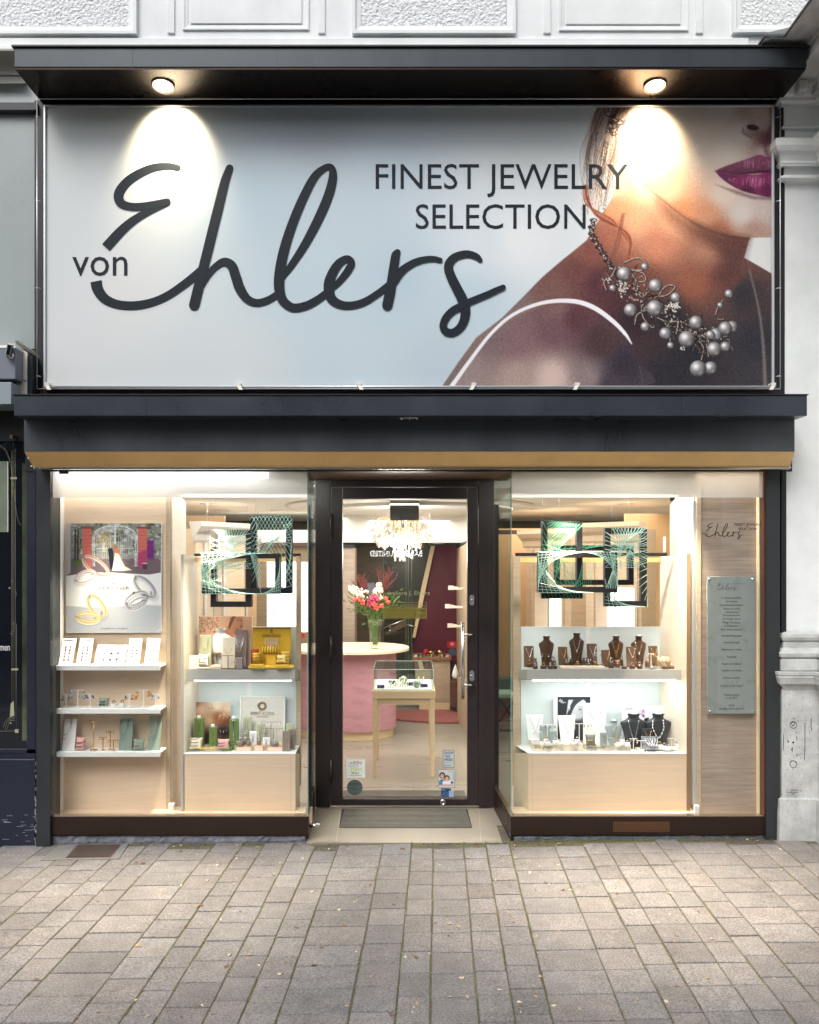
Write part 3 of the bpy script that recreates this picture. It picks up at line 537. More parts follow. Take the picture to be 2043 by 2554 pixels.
    for i in range(110):
        a = random.random(); x0 = 795 + 135 * a; xm = 735 + 150 * a + random.gauss(0, 10); xe = 745 + 90 * a + random.gauss(0, 14); ye = random.uniform(380, 575)
        cv.line(sc([(x0, 105), (x0 - 25 + random.gauss(0, 6), 190), (xm, 320), (xe, ye)]), [1.4, 1.6, 1.4, .5], random.choice([(72, 60, 62), (96, 70, 60), (58, 52, 56), (190, 176, 170), (128, 84, 62)]), 1.1, random.uniform(.35, .85), sm=5)
    for i in range(26):
        d = random.gauss(0, 6); e = random.gauss(0, 9)
        cv.line(sc([(742 + d, 440), (750 + d, 510 + e), (790 + e, 565 + d), (850 + e, 600 + d), (905 + d, 640 + e), (930 + d * .6, 690), (915 + e, 760 + d)]), [1, 1.7, 2, 1.7, 1.5, 1.2, .6], random.choice([(150, 70, 44), (120, 52, 38), (196, 120, 84), (90, 44, 38)]), 1.1, .7, sm=6)
    for i in range(12): cv.line(sc([(900 + random.gauss(0, 5), 560), (870 + random.gauss(0, 8), 700), (800 + random.gauss(0, 8), 880 + random.gauss(0, 10))]), 1., (110, 64, 52), 1.1, .5, sm=4)
    # earring
    for i in range(26):
        a = random.random() * 6.28; x, y = 868 + random.gauss(0, 20), 185 + random.gauss(0, 26); cv.line(sc([(x, y), (x + 14 * math.cos(a), y + 10 * math.sin(a)), (x + 26 * math.cos(a + .6), y + 20 * math.sin(a + .6))]), 3, (46, 32, 30), 1.2, .9, sm=3)
    for a, b, rx, ry, ro in ((868, 170, 12, 5, .5), (890, 182, 11, 5, -.3), (850, 195, 10, 5, .9), (902, 168, 8, 4, .2), (840, 215, 8, 4, 1.2)):
        cv.ell(*q4(a, b), rx, ry, (52, 40, 40), ro, 1.5); cv.ell(*q4(a - 4, b - 3), rx * .5, ry * .4, (196, 180, 170), ro, 1.2)
    cv.ell(*q4(902, 213), 13, 13, (236, 220, 200), 0, 2); cv.ell(*q4(835, 240), 9, 12, (170, 158, 152), 0, 2, .7)
    for a, b in ((900, 250), (925, 265), (880, 240), (935, 278)): cv.ell(*q4(a, b), 6, 3, (160, 138, 120), .5, 2)
    # necklace: chain, branches, leaves, pearls
    dk = (38, 30, 30)
    ch = cr([q4(775, 590), q4(765, 640), q4(790, 690), q4(820, 740), q4(850, 790), q4(880, 830)], 5)
    for i, p in enumerate(ch):
        cv.ell(p[0], p[1], 7.5, 4, dk, i * 1.1, 1.4, ring=2.2); cv.ell(p[0] + random.uniform(-5, 5), p[1] + random.uniform(-5, 5), 3, 1.6, (206, 196, 190), i * .9, 1.2)
    for l in ([(905, 770), (960, 750), (995, 770), (985, 800), (935, 800)], [(935, 800), (985, 815), (995, 845), (960, 850), (940, 820)], [(960, 850), (965, 900), (1000, 930)], [(1040, 915), (1090, 905), (1120, 870), (1080, 870), (1050, 910)], [(985, 905), (940, 880)], [(975, 930), (985, 1000), (1020, 1040)], [(1040, 1000), (1090, 1020), (1130, 1020), (1125, 1070)], [(1000, 970), (960, 990), (950, 1030)], [(1130, 1010), (1190, 1040), (1240, 1050)], [(1220, 1100), (1240, 1130), (1230, 1180)], [(1300, 1010), (1325, 1010)], [(1290, 990), (1300, 960), (1320, 930)], [(1250, 1100), (1260, 1165)], [(1100, 1060), (1100, 1110)], [(1160, 1100), (1150, 1140)], [(870, 790), (850, 830), (820, 850), (830, 885)]):
        cv.line(sc(l), 4.2, (30, 22, 24), 1.4, sm=4); cv.line(sc([(x - 2, y - 2) for x, y in l]), 1.6, (226, 212, 196), 1.1, .9, sm=4)
    def spine(t_): return (880 + 470 * t_, 800 + 300 * math.sin(t_ * 1.75) ** 1.0 - 60 * max(0, t_ - .6))
    for i in range(150):
        x, y = spine(random.random()); x += random.gauss(0, 22); y += random.gauss(0, 26); a = random.random() * 6.28; l = random.uniform(12, 44); m2 = (x + l * .5 * math.cos(a) + random.gauss(0, 7), y + l * .5 * math.sin(a) + random.gauss(0, 7)); e = (x + l * math.cos(a), y + l * math.sin(a))
        cv.line(sc([(x, y), m2, e]), random.uniform(1.6, 3.6), (26, 20, 22), 1.2, .9, sm=3)
        if i % 2: cv.line(sc([(x - 2, y - 2), (m2[0] - 2, m2[1] - 2), (e[0] - 2, e[1] - 2)]), .9, random.choice([(222, 206, 190), (170, 140, 116), (236, 230, 224)]), 1., .85, sm=3)
    for a, b, w, h in ((900, 875, 26, 32), (1105, 955, 34, 22), (1150, 1125, 14, 14), (840, 840, 16, 10)):
        for i in range(int(w * h / 12)):
            x, y = q4(a + random.gauss(0, w * .42), b + random.gauss(0, h * .42)); cv.ell(x, y, 1.8, 1.8, random.choice([(236, 232, 228), (60, 54, 54), (200, 194, 190)]), 0, 1.1)
    for i in range(240):
        t_ = random.random(); x = 830 + 520 * t_ + random.gauss(0, 16); y = 800 + 330 * (t_ ** .8) + random.gauss(0, 26) - 120 * max(0, t_ - .8); cv.ell(*q4(x, y), 2.6, 1.3, random.choice([(200, 190, 170), dk, dk, (150, 130, 110)]), random.random() * 3, 1.2)
    for a, b, r in ((1345, 900, 18), (1308, 948, 12), (1358, 1038, 24), (903, 815, 30), (990, 785, 15), (1035, 865, 28), (1120, 915, 21), (930, 968, 27), (1032, 960, 33), (992, 1038, 19), (1077, 1067, 25), (1099, 1117, 14), (1206, 1020, 28), (1290, 1070, 26), (1267, 1073, 19), (1330, 1045, 28), (1167, 1090, 34), (1283, 1133, 30), (1330, 1122, 21), (1268, 1212, 27), (1215, 1215, 34), (855, 876, 14)):
        x, y = q4(a, b); r *= .592
        cv.ell(x, y, r + .8, r + .8, (56, 50, 54), 0, 1.5); cv.ell(x, y, r, r, lambda X, Y: np.array((186, 182, 184.)) * (1 - .7 * np.clip(np.hypot(X - x + r * .25, Y - y + r * .3) / (r * 1.25), 0, 1) ** 1.6)[:, None], 0, 1.4)
        cv.ell(x - r * .3, y - r * .3, r * .3, r * .3, (246, 244, 244), 0, r * .5); cv.ell(x + r * .35, y + r * .55, r * .25, r * .15, (190, 184, 188), -.6, r * .3, .6)
    cv.poly(sc([(1040, 500), (1150, 580), (1260, 632), (1420, 668), (1400, 720), (1330, 720), (1200, 670), (1090, 580)]), (96, 58, 46), 34, .55)
    i = cv.near(1085, 1930, 260, 970); lum = cv.C[i].mean(1); j = i[(lum < 178)]; cv.noise(j, 8.)
    return cv
sheet('printed_picture', sign_print(), YS, mat('sign_print', (1, 1, 1, 1), .5, attr='col', spec=.25), t)
# script name, drawn as ribbons; each later quad lies a hair further out so crossings never share a plane
def q3(x, y): return (x * .5925, 340 + y * .5925)
def q5(x, y): return (920 + x * .2203, 580 + y * .2203)
def ribbon(mb, pts, y0, sc=1., ox=0., oy=0., yc=(0, 0), caps=(1, 1), mp=q3, ws=.5925, ramp=.0022, n=8):
    pp = cr([(*mp(x, y), w * ws) for x, y, w in pts], n); k = len(pp); Ls = []; Rs = []
    for i in range(k):
        a = pp[max(0, i - 1)]; b = pp[min(k - 1, i + 1)]; d = np.array([b[0] - a[0], b[1] - a[1]]); d /= np.hypot(*d) + 1e-9; nn = np.array([-d[1], d[0]])
        Ls.append(pp[i][:2] + nn * pp[i][2]); Rs.append(pp[i][:2] - nn * pp[i][2])
        if i == 0: d0 = d
        d1 = d
    L2 = [(Ls[i], Rs[i]) for i in range(k)]
    def cap(c, d, w):
        out = []
        for a in (.5, .8, .95, 1.): out.append((c + d * w * a * .98, w * math.sqrt(max(0, 1 - (a * .98) ** 2))))
        return out
    if caps[0]:
        w = pp[0][2]; nn = np.array([-d0[1], d0[0]])
        L2 = [(c + nn * h, c - nn * h) for c, h in reversed(cap(pp[0][:2], -d0, w))] + L2
    if caps[1]:
        w = pp[-1][2]; nn = np.array([-d1[1], d1[0]]); L2 += [(c + nn * h, c - nn * h) for c, h in cap(pp[-1][:2], d1, w)]
    vs = []; m = len(L2)
    for i, (a, b) in enumerate(L2):
        yy = y0 - ramp * i / m
        for p in (a, b):
            p = (p[0] * sc + ox, p[1] * sc + oy); vs.append((PX(p[0], yc[0]), yy, PZ(p[1], yc[0])))
    mb.add(vs, [(2 * i, 2 * i + 1, 2 * i + 3, 2 * i + 2) for i in range(m - 1)])
STROKES = [
    ([(752, 140, 13), (715, 133, 14.5), (650, 140, 17), (585, 168, 19), (535, 205, 20), (506, 250, 21), (515, 288, 19), (555, 303, 17), (610, 302, 17), (665, 292, 16), (708, 283, 15)], (1, 1), q3, .5925),
    ([(706, 290, 12), (655, 312, 14), (605, 337, 16), (560, 366, 18), (515, 405, 20), (475, 448, 21), (452, 474, 21)], (1, 0), q3, .5925),
    ([(410, 615, 24), (418, 650, 23), (445, 687, 21), (490, 710, 19), (548, 718, 18.5), (608, 713, 18), (665, 697, 17), (720, 670, 17), (775, 632, 17), (822, 596, 18), (850, 572, 18)], (0, 0), q3, .5925),
    ([(970, 142, 16), (950, 200, 19), (925, 300, 20.5), (900, 400, 21), (873, 510, 21), (848, 610, 21.5), (822, 716, 22)], (1, 1), q3, .5925),
    ([(848, 640, 14), (880, 590, 14), (915, 552, 15), (950, 535, 18), (980, 552, 20), (996, 595, 21), (1013, 645, 21), (1042, 688, 18), (1082, 706, 16), (1130, 695, 15), (1175, 668, 14)], (1, 0), q3, .5925),
    ([(1190, 600, 13), (1232, 545, 15), (1290, 455, 18), (1345, 350, 20), (1385, 255, 20), (1403, 180, 18), (1396, 140, 14), (1368, 142, 14), (1325, 180, 17), (1275, 275, 19), (1232, 380, 20), (1200, 480, 21), (1182, 570, 22), (1178, 640, 22), (1193, 695, 20), (1235, 726, 18), (1290, 718, 17), (1340, 692, 16), (1388, 655, 14)], (1, 0), q3, .5925),
    ([(1388, 655, 12), (1430, 617, 14), (1465, 573, 16), (1480, 540, 16), (1462, 522, 15), (1428, 542, 18), (1400, 585, 20), (1386, 635, 22), (1395, 685, 21), (1430, 712, 18), (1480, 717, 16), (1535, 702, 15), (1590, 668, 14), (1640, 630, 14)], (1, 0), q3, .5925),
    ([(322, 245, 40), (305, 280, 50), (285, 400, 52), (262, 560, 55), (240, 700, 58), (210, 838, 58)], (1, 1), q5, .2203),
    ([(235, 640, 50), (290, 560, 50), (350, 475, 48), (430, 405, 42), (530, 350, 38), (640, 320, 34), (730, 315, 31), (805, 330, 28)], (1, 1), q5, .2203),
    ([(1258, 330, 26), (1215, 290, 36), (1130, 262, 40), (1050, 268, 42), (960, 305, 46), (908, 370, 50), (903, 440, 52), (935, 530, 54), (1000, 660, 56), (1060, 780, 58), (1088, 880, 57), (1080, 990, 52), (1030, 1090, 46), (950, 1145, 44), (875, 1135, 44), (840, 1075, 42), (865, 990, 42), (940, 905, 42), (1050, 845, 42), (1180, 782, 38), (1320, 725, 36), (1440, 670, 34), (1515, 637, 30)], (1, 1), q5, .2203)]
mb = MB()
for i, (pts, cp, mp, ws) in enumerate(STROKES): ribbon(mb, pts, YS - .0012 - i * .0006, caps=cp, mp=mp, ws=ws)
mk('script_name', mb, 'lettering_dark', t, recalc=False)
text('von', 249, 664, 48, YS - .002, 'lettering_dark', t, wpx=138, name='lettering')
text('FINEST JEWELRY', 1252, 450, 83, YS - .002, 'lettering_dark', t, wpx=630, name='lettering')
text('SELECTION', 1249, 540, 62, YS - .002, 'lettering_dark', t, wpx=424, name='lettering')
# lower canopy and shutter box
Z2, Z3 = PZ(1037, -.35), PZ(984, -.35)
t = thing('lower_canopy', 'dark blue grey metal canopy ledge under the sign, over the shutter box', 'canopy', (0, 0, Z2))
mb = MB(); mb.box(PX(35, -.35), PX(2013.5, -.35), -.35, .055, Z2, Z3 - .004); mk('body', mb, mat('blue_metal', L(66, 71, 80), .3, metal=.45, noise=.08, nscale=2), t, .003)
mb = MB(); mb.box(PX(33, -.35), PX(2015.5, -.35), -.357, .058, Z3 - .004, Z3 + .002); mk('cap_flashing', mb, 'black', t)
mb = MB()
for a in (365, 705, 1360, 1700): mb.bp(a, a + .9, 987, 1037, -.3512, -.35)
mk('panel_joint', mb, 'black', t)
mb = MB(); mb.tube([(PX(997, -.3), -.32, Z2 - .006), (PX(1042, -.3), -.32, Z2 - .006)], .004, 6); mb.ball((PX(1002, -.3), -.325, Z2 - .012), .008, 8, 5); mb.ball((PX(1040, -.3), -.325, Z2 - .012), .006, 8, 5); mb.tube([(PX(1022, -.3), -.33, Z2), (PX(1022, -.3), -.33, Z2 - .02)], .003, 6); mk('wire_clip', mb, 'alu', t)
t = thing('shutter_box', 'long grey roller shutter box with warm light painted on lower edge above the shop windows', 'shutter box', (0, -.1, PZ(1168)))
ya, yb = -.217, -.13; za, zb, zc = Z2 - .001, PZ(1126, ya), PZ(1164, yb); xa, xb = PX(60, ya), PX(1982, ya)
mb = MB(); mb.xprism([(ya, za), (ya, zb), (ya + .02, zb), (.05, zb), (.05, za)], xa, xb); mk('box', mb, 'box_metal', t)
mb = MB(); n = len(mb.v)
A = [(xa, ya, zb - .0005), (xb, ya, zb - .0005), (xb, ya + .002, zb - .004), (xa, ya + .002, zb - .004)]
mb.hex([(PX(83, yb), yb, zc), (PX(1971, yb), yb, zc), (xb, ya + .001, zb - .001), (xa, ya + .001, zb - .001)], [(PX(83, yb), .04, zc), (PX(1971, yb), .04, zc), (xb, .04, zb - .001), (xa, .04, zb - .001)]); mk('bevelled_edge', mb, 'gold_and_warm_light', t)  # gold colour paints warm reflected light onto a dark grey metal edge
mb = MB(); mb.box(PX(84, yb), PX(1970, yb), yb - .004, yb + .02, zc - .016, zc - .001); mk('bottom_rail', mb, 'rail_metal', t, .002)
mb = MB()
for a, b in ((74, 1143), (1976, 1137), (82, 1163), (1968, 1166)): mb.ball((PX(a, -.17), -.185, PZ(b, -.185)), .006, 8, 5)
mk('screw', mb, 'alu', t)
mb = MB(); mb.box(PX(64), PX(1975), -.005, .05, PZ(1176), zb + .02); mk('head_strip', mb, 'black', t)
# ------------------------------------------------------------------ shopfront: posts, windows, recessed entrance
ZT = PZ(1170)                                                    # head of the windows
sf = thing('shopfront', 'jeweller shopfront with two lit display windows either side of a recessed dark door', 'shopfront', (0, 0, 0))
mb = MB(); mb.box(PX(90, -.03), PX(125, -.03), -.03, .12, gz(-2.3) - .02, ZT); mk('post', mb, 'dark_post', sf, .003, label='dark grey post left of the left window')
mb = MB(); mb.box(PX(1911, -.03), PX(1946, -.03), -.03, .12, gz(2.2) - .02, ZT); mk('post', mb, 'dark_post', sf, .003, label='dark grey post right of the right window')
mb = MB(); mb.box(PX(1946.5), PX(1960), -.012, .06, PZ(1577), ZT); mk('cover_strip', mb, 'black', sf, .004)
mb = MB(); mb.box(PX(1938), PX(1962), .02, .3, gz(2.3) - .02, 2.75); mk('gap_filler', mb, 'black', sf)
mb = MB(); mb.bp(125.3, 127.6, 1172, 2036, -.012, .02); mk('edge_trim', mb, 'rail_metal', sf)
mb = MB(); mb.bp(1906, 1910, 1172, 2036, -.012, .02); mk('edge_trim', mb, mat('copper', L(150, 92, 66), .35, metal=.7), sf)
YD = .66
for a, b, s in ((128, 769.5, 'brown metal kick plate under the left window'), (1274, 1908, 'brown metal kick plate with vent under the right window')):
    mb = MB(); mb.bp(a, b, 2036.5, 2083, -.006, .03); k = mk('kick_plate', mb, 'brown_metal', sf, .002, label=s)
    mb = MB(); mb.bp(a, b, 2034, 2036.3, -.004, .04); mk('glazing_bead', mb, 'rail_metal', k)
    if a > 1000:
        mb = MB(); mb.bp(1530, 1670, 2050, 2075, -.0075, -.006); mk('vent_plate', mb, mat('vent_bronze', L(120, 84, 52), .4, metal=.5), k)
        mb = MB()
        for i in range(36):
            for j in range(6): mb.bp(1531.6 + i * 3.84, 1534 + i * 3.84, 2051.6 + j * 3.95, 2054 + j * 3.95, -.0079, -.0074)
        mk('vent_holes', mb, 'black', k)
for (xa, xb, fb, s) in ((PX(769.5), PX(786, YD), 1, 'l'), (PX(1273.5), PX(1232, YD), -1, 'r')):      # splayed sides of the recess
    for nm, z0, z1, w, m in (('kick_plate', .0, PZ(2036), .02, 'brown_metal'), ('glazing_bead', PZ(2036), PZ(2033), .024, 'rail_metal'), ('side_pane', PZ(2033), ZT, .006, 'side_glass'), ):
        mb = MB(); mb.hex([(xa, .002, z0 + .0005), (xa - fb * w, .002, z0 + .0005), (xa - fb * w, .002, z1), (xa, .002, z1)], [(xb, YD - .002, z0 + .0005), (xb - fb * w, YD - .002, z0 + .0005), (xb - fb * w, YD - .002, z1), (xb, YD - .002, z1)]); mk(nm, mb, m, sf)
for a, b in ((128, 769), (1274, 1908)):
    mb = MB(); mb.bp(a, b, 1170, 2034, .0, .008); mk('window_pane', mb, 'clear_glass', sf)
    mb = MB(); mb.bp(a + .5, b - .5, 1170, 1241, .0085, .0095); mk('frosted_film', mb, 'frost_film', sf)
    mb = MB(); mb.bp((b - 2.4) if a < 1000 else a, b if a < 1000 else a + 2.2, 1170, 2034, -.0006, .0085); mk('glass_edge', mb, mat('glass_edge_m', L(120, 156, 146), .2), sf)
mb = MB(); mb.bp(147, 170, 1170, 1182, -.012, -.001); mk('sensor', mb, 'black', sf, .002)
mb = MB(); mb.box(PX(740), PX(1300), .001, YD + .1, ZT - .0, ZT + .03); mk('recess_soffit', mb, mat('soffit_brown', L(84, 58, 44), .6), sf)
# door frame and door
Y = YD
mb = MB()
for a, b, c, d in ((786, 824, 1180, 2013), (1194, 1233, 1180, 2013), (824, 1194, 1180, 1214)): mb.bp(a, b, c, d, Y, Y + .08)
mk('door_frame', mb, 'door_paint', sf, .003)
mb = MB()
for a, b, c, d in ((797, 797.9, 1196, 2013), (1213, 1213.9, 1196, 2013), (797, 1214, 1194, 1195)): mb.bp(a, b, c, d, Y - .0008, Y)
mk('frame_seam', mb, 'black', sf)
mb = MB()
for a, b, c, d in ((825.5, 854, 1216, 2010), (1166, 1192.5, 1216, 2010), (854, 1166, 1216, 1244), (854, 1166, 1993, 2010)): mb.bp(a, b, c, d, Y + .006, Y + .07)
door = mk('entrance_door', mb, 'door_paint', sf, .003)
mb = MB(); mb.bp(853, 1167, 1243, 1994, Y + .03, Y + .038); mk('door_pane', mb, 'clear_glass', door)
mb = MB(); mb.tube([(PX(1154.5, Y - .06), Y - .06, PZ(1552, Y - .06)), (PX(1154.5, Y - .06), Y - .06, PZ(1743, Y - .06))], .0115, 14)
for q in (1583, 1709):
    mb.tube([(PX(1154.5, Y - .06), Y - .06, PZ(q, Y - .06)), (PX(1171, Y - .06), Y - .055, PZ(q, Y - .06)), (PX(1179, Y - .02), Y - .02, PZ(q, Y - .02)), (PX(1181, Y), Y + .01, PZ(q, Y))], .0075, 10)
mk('handle_bar', mb, 'steel', door)
for q in ((1281, 1341), (1588, 1646), (1893, 1951)):
    mb = MB(); mb.tube([(PX(825.5, Y - .012), Y - .012, PZ(q[0], Y)), (PX(825.5, Y - .012), Y - .012, PZ(q[1], Y))], .008, 10); mk('hinge', mb, mat('hinge_metal', L(78, 66, 60), .35, metal=.6), door)
for q in (1497, 1686):
    mb = MB(); x, z = PX(1177, Y), PZ(q, Y); h = .02
    mb.prism([(x + .0165 * math.cos(a), z + (h if math.sin(a) > 0 else -h) + .0165 * math.sin(a)) for a in np.linspace(0, 2 * math.pi, 24, endpoint=False)], Y - .004, Y + .007); e = mk('lock_plate', mb, mat('lock_alu', L(150, 152, 156), .35, metal=.5), door, .001)
    mb = MB(); mb.lathe([(.007, 0), (.007, .004), (.004, .005)], (0, 0, 0), 14); mb.v = [(a + x, Y - .004 - c, z + b) for a, b, c in mb.v]; mb.box(x - .0012, x + .0012, Y - .0095, Y - .008, z - .012, z + .001); mk('keyhole', mb, 'steel', door)
mb = MB(); x, z = PX(1105, Y), PZ(2001.5, Y); mb.lathe([(.022, 0), (.022, .008), (.018, .012), (.010, .012), (.009, .008)], (0, 0, 0), 20); mb.v = [(a + x, Y + .006 - c, z + b) for a, b, c in mb.v]; mk('floor_lock', mb, 'steel', door)
# threshold
mb = MB(); mb.add([(PX(766), -.03, .0), (PX(1276), -.03, .0), (PX(1234, Y), Y + .08, .0), (PX(784, Y), Y + .08, .0), (PX(766), -.03, -.04), (PX(1276), -.03, -.04)], [(0, 1, 2, 3), (4, 5, 1, 0)])
struct('threshold_floor', mb, mat('threshold_stone', L(150, 140, 126), .38, noise=.12, nscale=3, stretch=(1, .5, 1)))
mb = MB()
def fq(a, b, c, d, z=.0015): mb.add([(x, y, z) for x, y in (a, b, c, d)], [(0, 1, 2, 3)])
for a, b in (((838, 2098), (852, 2014)), ((1200, 2098), (1194, 2014))):
    y0, y1 = YOF(a[1], 0), YOF(b[1], 0); fq((PX(a[0], y0) - .002, y0), (PX(a[0], y0) + .002, y0), (PX(b[0], y1) + .002, y1), (PX(b[0], y1) - .002, y1))
y0 = YOF(2067, 0); fq((PX(770), y0), (PX(1272), y0), (PX(1272), y0 + .003), (PX(770), y0 + .003))
struct('tile_joints', mb, mat('joint', L(188, 178, 160), .8))
t = thing('entrance_mat', 'ribbed grey metal entrance mat set into the threshold before the door', 'mat', (0, .45, 0))
ya, yb = YOF(2064, .003), YOF(2017, .003); mb = MB(); mb.add([(PX(846, ya), ya, .002), (PX(1178, ya), ya, .002), (PX(1166, yb), yb, .002), (PX(852, yb), yb, .002)], [(0, 1, 2, 3)]); mk('well', mb, mat('mat_dark', L(58, 56, 52), .9), t)
mb = MB()
for i in range(15):
    y0 = ya + .004 + (yb - ya - .006) * i / 15; mb.box(PX(848, ya), PX(1176, ya) - (y0 - ya) * .03, y0, y0 + .011, .002, .008)
mk('ribs', mb, mat('mat_rib', L(118, 114, 104), .55, metal=.3, noise=.15, nscale=30), t)
mb = MB(); ym = .83
for i in range(10):
    y0 = ym + .028 * i; mb.box(PX(850, ym), PX(1165, ym), y0, y0 + .014, .004, .009)
tag(mk('inner_mat', mb, 'mat_rib'), 'ribbed entrance mat just inside the glass door', 'mat')
o = thing('door_stop', 'short chrome tube sticking out of the left window base by the doorway', 'door stop', (PX(785, .06), .06, PZ(2058, .06)))
mb = MB(); mb.tube([(PX(771, .05), .05, PZ(2060, .05)), (PX(798, .05), .05, PZ(2058, .05))], .011, 12); mk('tube', mb, 'steel', o)
mb = MB(); mb.tube([(PX(774, .05), .05, PZ(2049, .05)), (PX(775, .05), .05, PZ(2066, .05))], .004, 8); mk('bracket', mb, 'steel', o)
# rough footing
def footing(a, b, lab):
    mb = MB(); n = 60; vs = []; 
    for i in range(n + 1):
        x = PX(a + (b - a) * i / n); j = random.gauss(0, .004); k = random.gauss(0, .006)
        vs += [(x, .012 + j, gz(x) - .03), (x, .004 + j, gz(x) + .006 + abs(k)), (x, .010 + random.gauss(0, .004), PZ(2083) - .012), (x, .03, PZ(2083) + .01)]
    mb.add(vs, [(4 * i + j, 4 * i + 4 + j, 4 * i + 5 + j, 4 * i + 1 + j) for i in range(n) for j in range(3)])
    o = mk('footing', mb, mat('mortar', L(112, 114, 122), .85, noise=.35, nscale=9, bump=3, bscale=30)); tag(o, lab, 'footing')
footing(126, 770, 'rough grey mortar footing exposed under the left window'); footing(1272, 1910, 'thin rough mortar strip under the right window')
# ------------------------------------------------------------------ neighbour on the left
nb = thing('neighbouring_shopfront', 'dark navy painted neighbouring shopfront with gilt line ornament, cut by the left edge', 'shopfront', (-2.6, 0, 0))
mb = MB(); mb.box(-4.5, PX(90) - .001, .0, .1, PZ(1880), PZ(1868)); mb.box(PX(66), PX(89.5), .0, .1, gz(-2.4), PZ(1172)); mb.box(-4.5, PX(91), .005, .1, PZ(2110) - .02, PZ(1880))
mk('frame', mb, 'navy_paint', nb, .003)
mb = MB(); mb.box(-4.4, PX(90), -.012, .004, gz(-2.4) - .01, PZ(1892)); pn = mk('base_panel', mb, 'navy_paint', nb, .006)
mb = MB()
for i in range(60):
    x = random.choice([random.uniform(86.2, 89.6)] * 2 + [random.uniform(0, 86)]); 
    if x > 86: y = random.uniform(1895, 2100); mb.bp(x, x + random.uniform(.4, 1.6), y, y + random.uniform(2, 9), -.0128, -.012)
    else: y = random.uniform(2030, 2100); mb.bp(x, x + random.uniform(4, 18), y, y + .6, -.0128, -.012)
mk('scratches', mb, mat('scratch', L(170, 176, 188), .6), pn)
mb = MB(); mb.box(-4.5, PX(66), .02, .025, PZ(1868), PZ(1100)); mk('shop_window', mb, mat('dark_glass', L(16, 20, 28), .06, spec=.8), nb)
mb = MB(); mb.box(-4.5, PX(62), .3, .31, PZ(1868), PZ(1100))
mb = MB(); mb.box(PX(53), PX(65.5), .012, .02, PZ(1848), PZ(1155))
mk('mirror_strip', mb, mat('mirror_strip', L(128, 138, 108), .08, metal=.8, noise=.5, nscale=4), nb)
mb = MB(); yg = .018
def gl(pts, r=.0008): mb.tube([(PX(a, yg), yg, PZ(b, yg)) for a, b in pts], r, 4)
for dx in (29, 32, 35, 38.5): gl([(dx, 1120), (dx, 1500), (dx, 1560), (dx, 1790)])
for o_ in (0, 3.5): gl([tuple(p) for p in cr([(-5, 1105 + o_), (12, 1120 + o_), (24, 1145 + o_), (29 + o_ * .5, 1185), (30 + o_ * .5, 1240)], 5)])
gl([tuple(p) for p in cr([(34, 1205), (40, 1270), (46, 1300), (52, 1310)], 5)]); gl([(27, 1450), (30, 1447), (33, 1452)]); gl([(38, 1470), (41, 1483), (38, 1492)]); gl([(25, 1580), (31, 1582), (36, 1566), (33, 1552)])
for o_ in (0, 4, 8): gl([tuple(p) for p in cr([(8 + o_, 1815 + o_), (14 + o_, 1800 + o_ * .5), (24, 1790 + o_), (36, 1789 + o_)], 5)])
gl([(0, 1824), (40, 1823)]); gl([(41, 1556), (41, 1823)])
mb.prism([(PX(a, yg), PZ(b, yg)) for a, b in ((27, 1755), (34, 1748), (36, 1785), (25, 1788))], yg - .001, yg + .001)
mb.bp(28, 45, 1667, 1672, yg, yg + .002); mb.bp(37, 46, 1819, 1828, yg, yg + .002); mb.bp(26, 42, 1190, 1195, yg, yg + .002)
for a, b in ((24, 1467), (27, 1804)): mb.ball((PX(a, yg), yg, PZ(b, yg)), .006, 8, 5)
mk('gilt_ornament', mb, mat('gilt', L(160, 162, 132), .5), nb)
text('men', 12, 1617, 12, .016, 'white', nb, wpx=25, name='lettering')
mb = MB(); mb.box(-4.5, PX(17), .012, .02, PZ(1327), PZ(1150)); mk('poster_panel', mb, mat('olive', L(110, 122, 104), .4, noise=.1), nb)
mb = MB(); mb.box(PX(16.5), PX(18), .010, .02, PZ(1327), PZ(1150)); mk('poster_edge', mb, 'clip_cream', nb)
mb = MB(); mb.box(-4.5, PX(97), .045, .5, PZ(1170), PZ(245)); mk('dark_wall', mb, 'black', nb)
mb = MB(); mb.box(-4.5, PX(96), .02, .044, PZ(868), PZ(281)); mk('glass_sign_panel', mb, mat('grey_green', L(150, 160, 158), .3, noise=.06, nscale=1.), nb)
mb = MB(); mb.box(-4.5, PX(97), -.03, .03, PZ(280), PZ(262)); mk('sign_header', mb, mat('header_dark', L(48, 50, 54), .5), nb)
# roof flap, cream side plate, sign boxes, little floodlight
mb = MB(); mb.hex([(PX(40, -.1), -.1, PZ(985, -.1)), (PX(68, -.1), -.1, PZ(985, -.1)), (PX(68, -.1), -.1, PZ(880, -.1)), (PX(40, -.1), -.1, PZ(862, -.1))], [(PX(40, -.09), -.09, PZ(985, -.1)), (PX(68, -.09), -.09, PZ(985, -.1)), (PX(68, -.09), -.09, PZ(880, -.1)), (PX(40, -.09), -.09, PZ(862, -.1))]); s = mk('side_plate', mb, mat('cream_plate', L(214, 208, 192), .6, noise=.05), nb)
mb = MB(); yq = -.102; mb.tube([(PX(a, yq), yq, PZ(b, yq)) for a, b in ((41, 937), (48, 940), (56, 946), (66, 951))], .0022, 5)
for a, b in ((44, 934), (45, 942), (49, 955), (43, 950), (48, 958)): mb.ball((PX(a, yq), yq, PZ(b, yq)), .003, 6, 4)
mk('black_scribble', mb, 'black', s)
